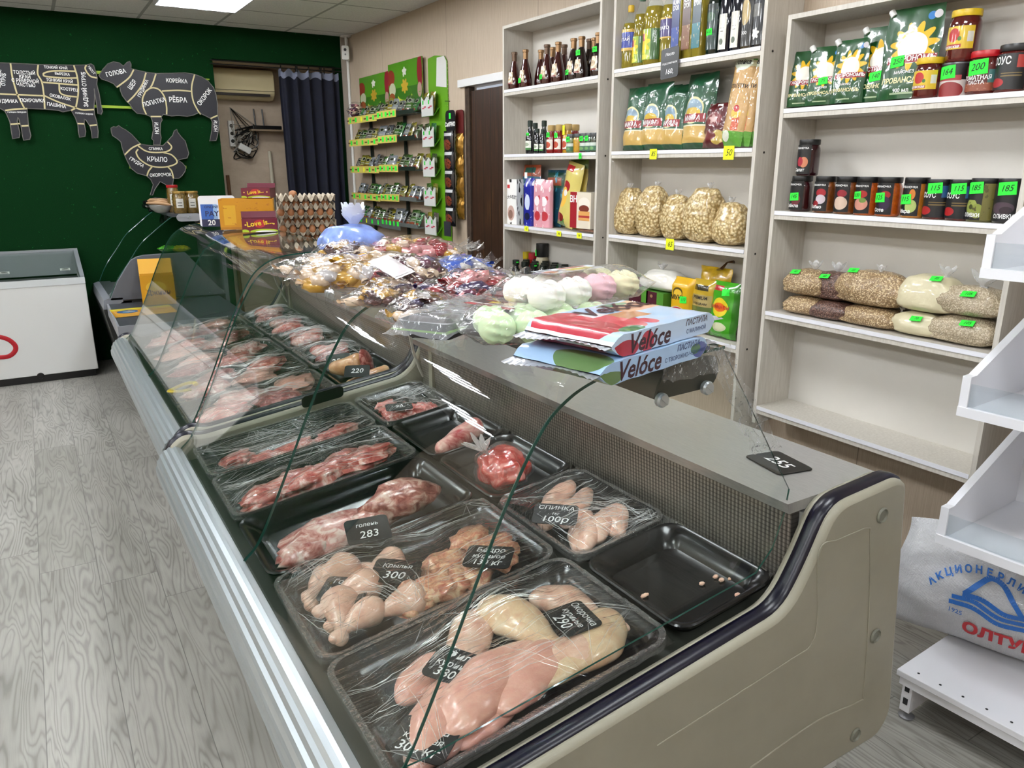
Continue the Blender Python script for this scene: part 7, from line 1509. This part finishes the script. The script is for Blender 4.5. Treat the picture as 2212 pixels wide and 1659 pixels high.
for k, z in enumerate((2.11, 1.885, 1.66, 1.435, 1.21)):
    for j, x_ in enumerate((-.10, .0)):
        obj('pocket', MB().prism([(x_ - .05, z - .085), (x_ + .05, z - .085), (x_ + .05, z + .06), (x_, z + .025), (x_ - .05, z + .06)], lambda a, c, h: (a, h, c), -.068, -.062), M_pock, hs, smooth=False)
    b = MB(); b.prism([(-.006, z - .02), (-.066, z - .088), (-.062, z - .088), (-.002, z - .02)], lambda a, c, h: (h, a, c), -.15, .05); obj('pocket_fold', b, M_fold, hs, smooth=False)
    for j, x_ in enumerate((-.10, .0)):
        c_ = ((2, 4), (5, 3), (2, 5), (0, 7), (2, 2))[4 - k if k in (0, 4) else k][j]; lab = f'{("nut", "snack")[j]} packet in the {("outer", "inner")[j]} pocket, {ORD[k]} row down the polka-dot board'
        o = pouch('pocket_packet', lab, .085, .15, .022, PKM[c_], kind='pillow', seed=90 + 2 * k + j, group='packets in the polka-dot board', nu=8, nv=10); o.location = (XR - .004 - .045, 5.60 - x_, z - .06); o.rotation_euler = Euler((-.04, .06 * (j * 2 - 1), RZ), 'XYZ')
# hanging strips of dark snack bags
P_dry = printed('dried_meat_print', '#12131a', [('e', .5, .35, .36, .26, '#7a3a24'), ('n', 7, .58, '#1a1114'), ('r', .1, .76, .9, .9, '#c9cacc')], r=.25, coat=.7)
ss = thing('snack_strip', 'black hanging strip of dried snack bags by the door', 'display strip', (XR - .05, 5.30, 0), RZ)
obj('header', MB().prism(fillet([(-.075, 1.90), (.075, 1.90), (.075, 2.05), (-.075, 2.05)], .04), lambda a, c, h: (a, h, c), -.004, 0), mat('strip_black', '#101118', .35), ss, smooth=False); text('СибРИО', .04, WHITE, ss, front(-.006), at=(0, 1.95), bold=.04); sticker(ss, front(-.006), '', (.0, 2.01), .03, .04)
for k in range(5):
    b = MB(); b.grid(lambda u, v: V(((u - .5) * .15, -.02 - .022 * math.sin(PI * u) ** .6 * math.sin(PI * v) ** .6, 1.755 - .135 * k + .15 * v)), 10, 10); b.grid(lambda u, v: V(((u - .5) * .15, -.012, 1.755 - .135 * k + .15 * v)), 4, 4, flip=True); obj('snack_bag', b, P_dry, ss)
obj('price_plate', MB().box(-.05, -.05, 1.14, .06, -.046, 1.25), mat('dark_slots', '#2b2d36', .5), ss, smooth=False)
gs = thing('gold_strip', 'hanging strip of golden snack bags with red header by the door jamb', 'display strip', (XR - .012, 5.235, 0), RZ); obj('header', MB().prism(fillet([(-.05, 1.86), (.07, 1.86), (.07, 2.05), (-.05, 2.05)], .03), lambda a, c, h: (a, h, c), -.004, 0), mat('strip_red', '#5e1c1c', .4), gs, smooth=False)
for k in range(4):
    b = MB(); b.grid(lambda u, v: V(((u - .5) * .11 + .015, -.008 - .03 * math.sin(PI * u) ** .6 * math.sin(PI * v) ** .6 - .008 * nz((u * 5, v * 6, k), 1.5, k), 1.72 - .15 * k + .165 * v)), 12, 12); obj('gold_bag', b, mat('gold_bag_foil', '#8a6420', .25, m=.6, var=.4, vs=24), gs)
nl = obj('wall_nail', MB().tube([(XR, 5.40, 2.12), (XR - .05, 5.385, 2.118)], .0025, 6), M_black); tag(nl, 'dark nail sticking out of the wall above the snack strips', 'nail')
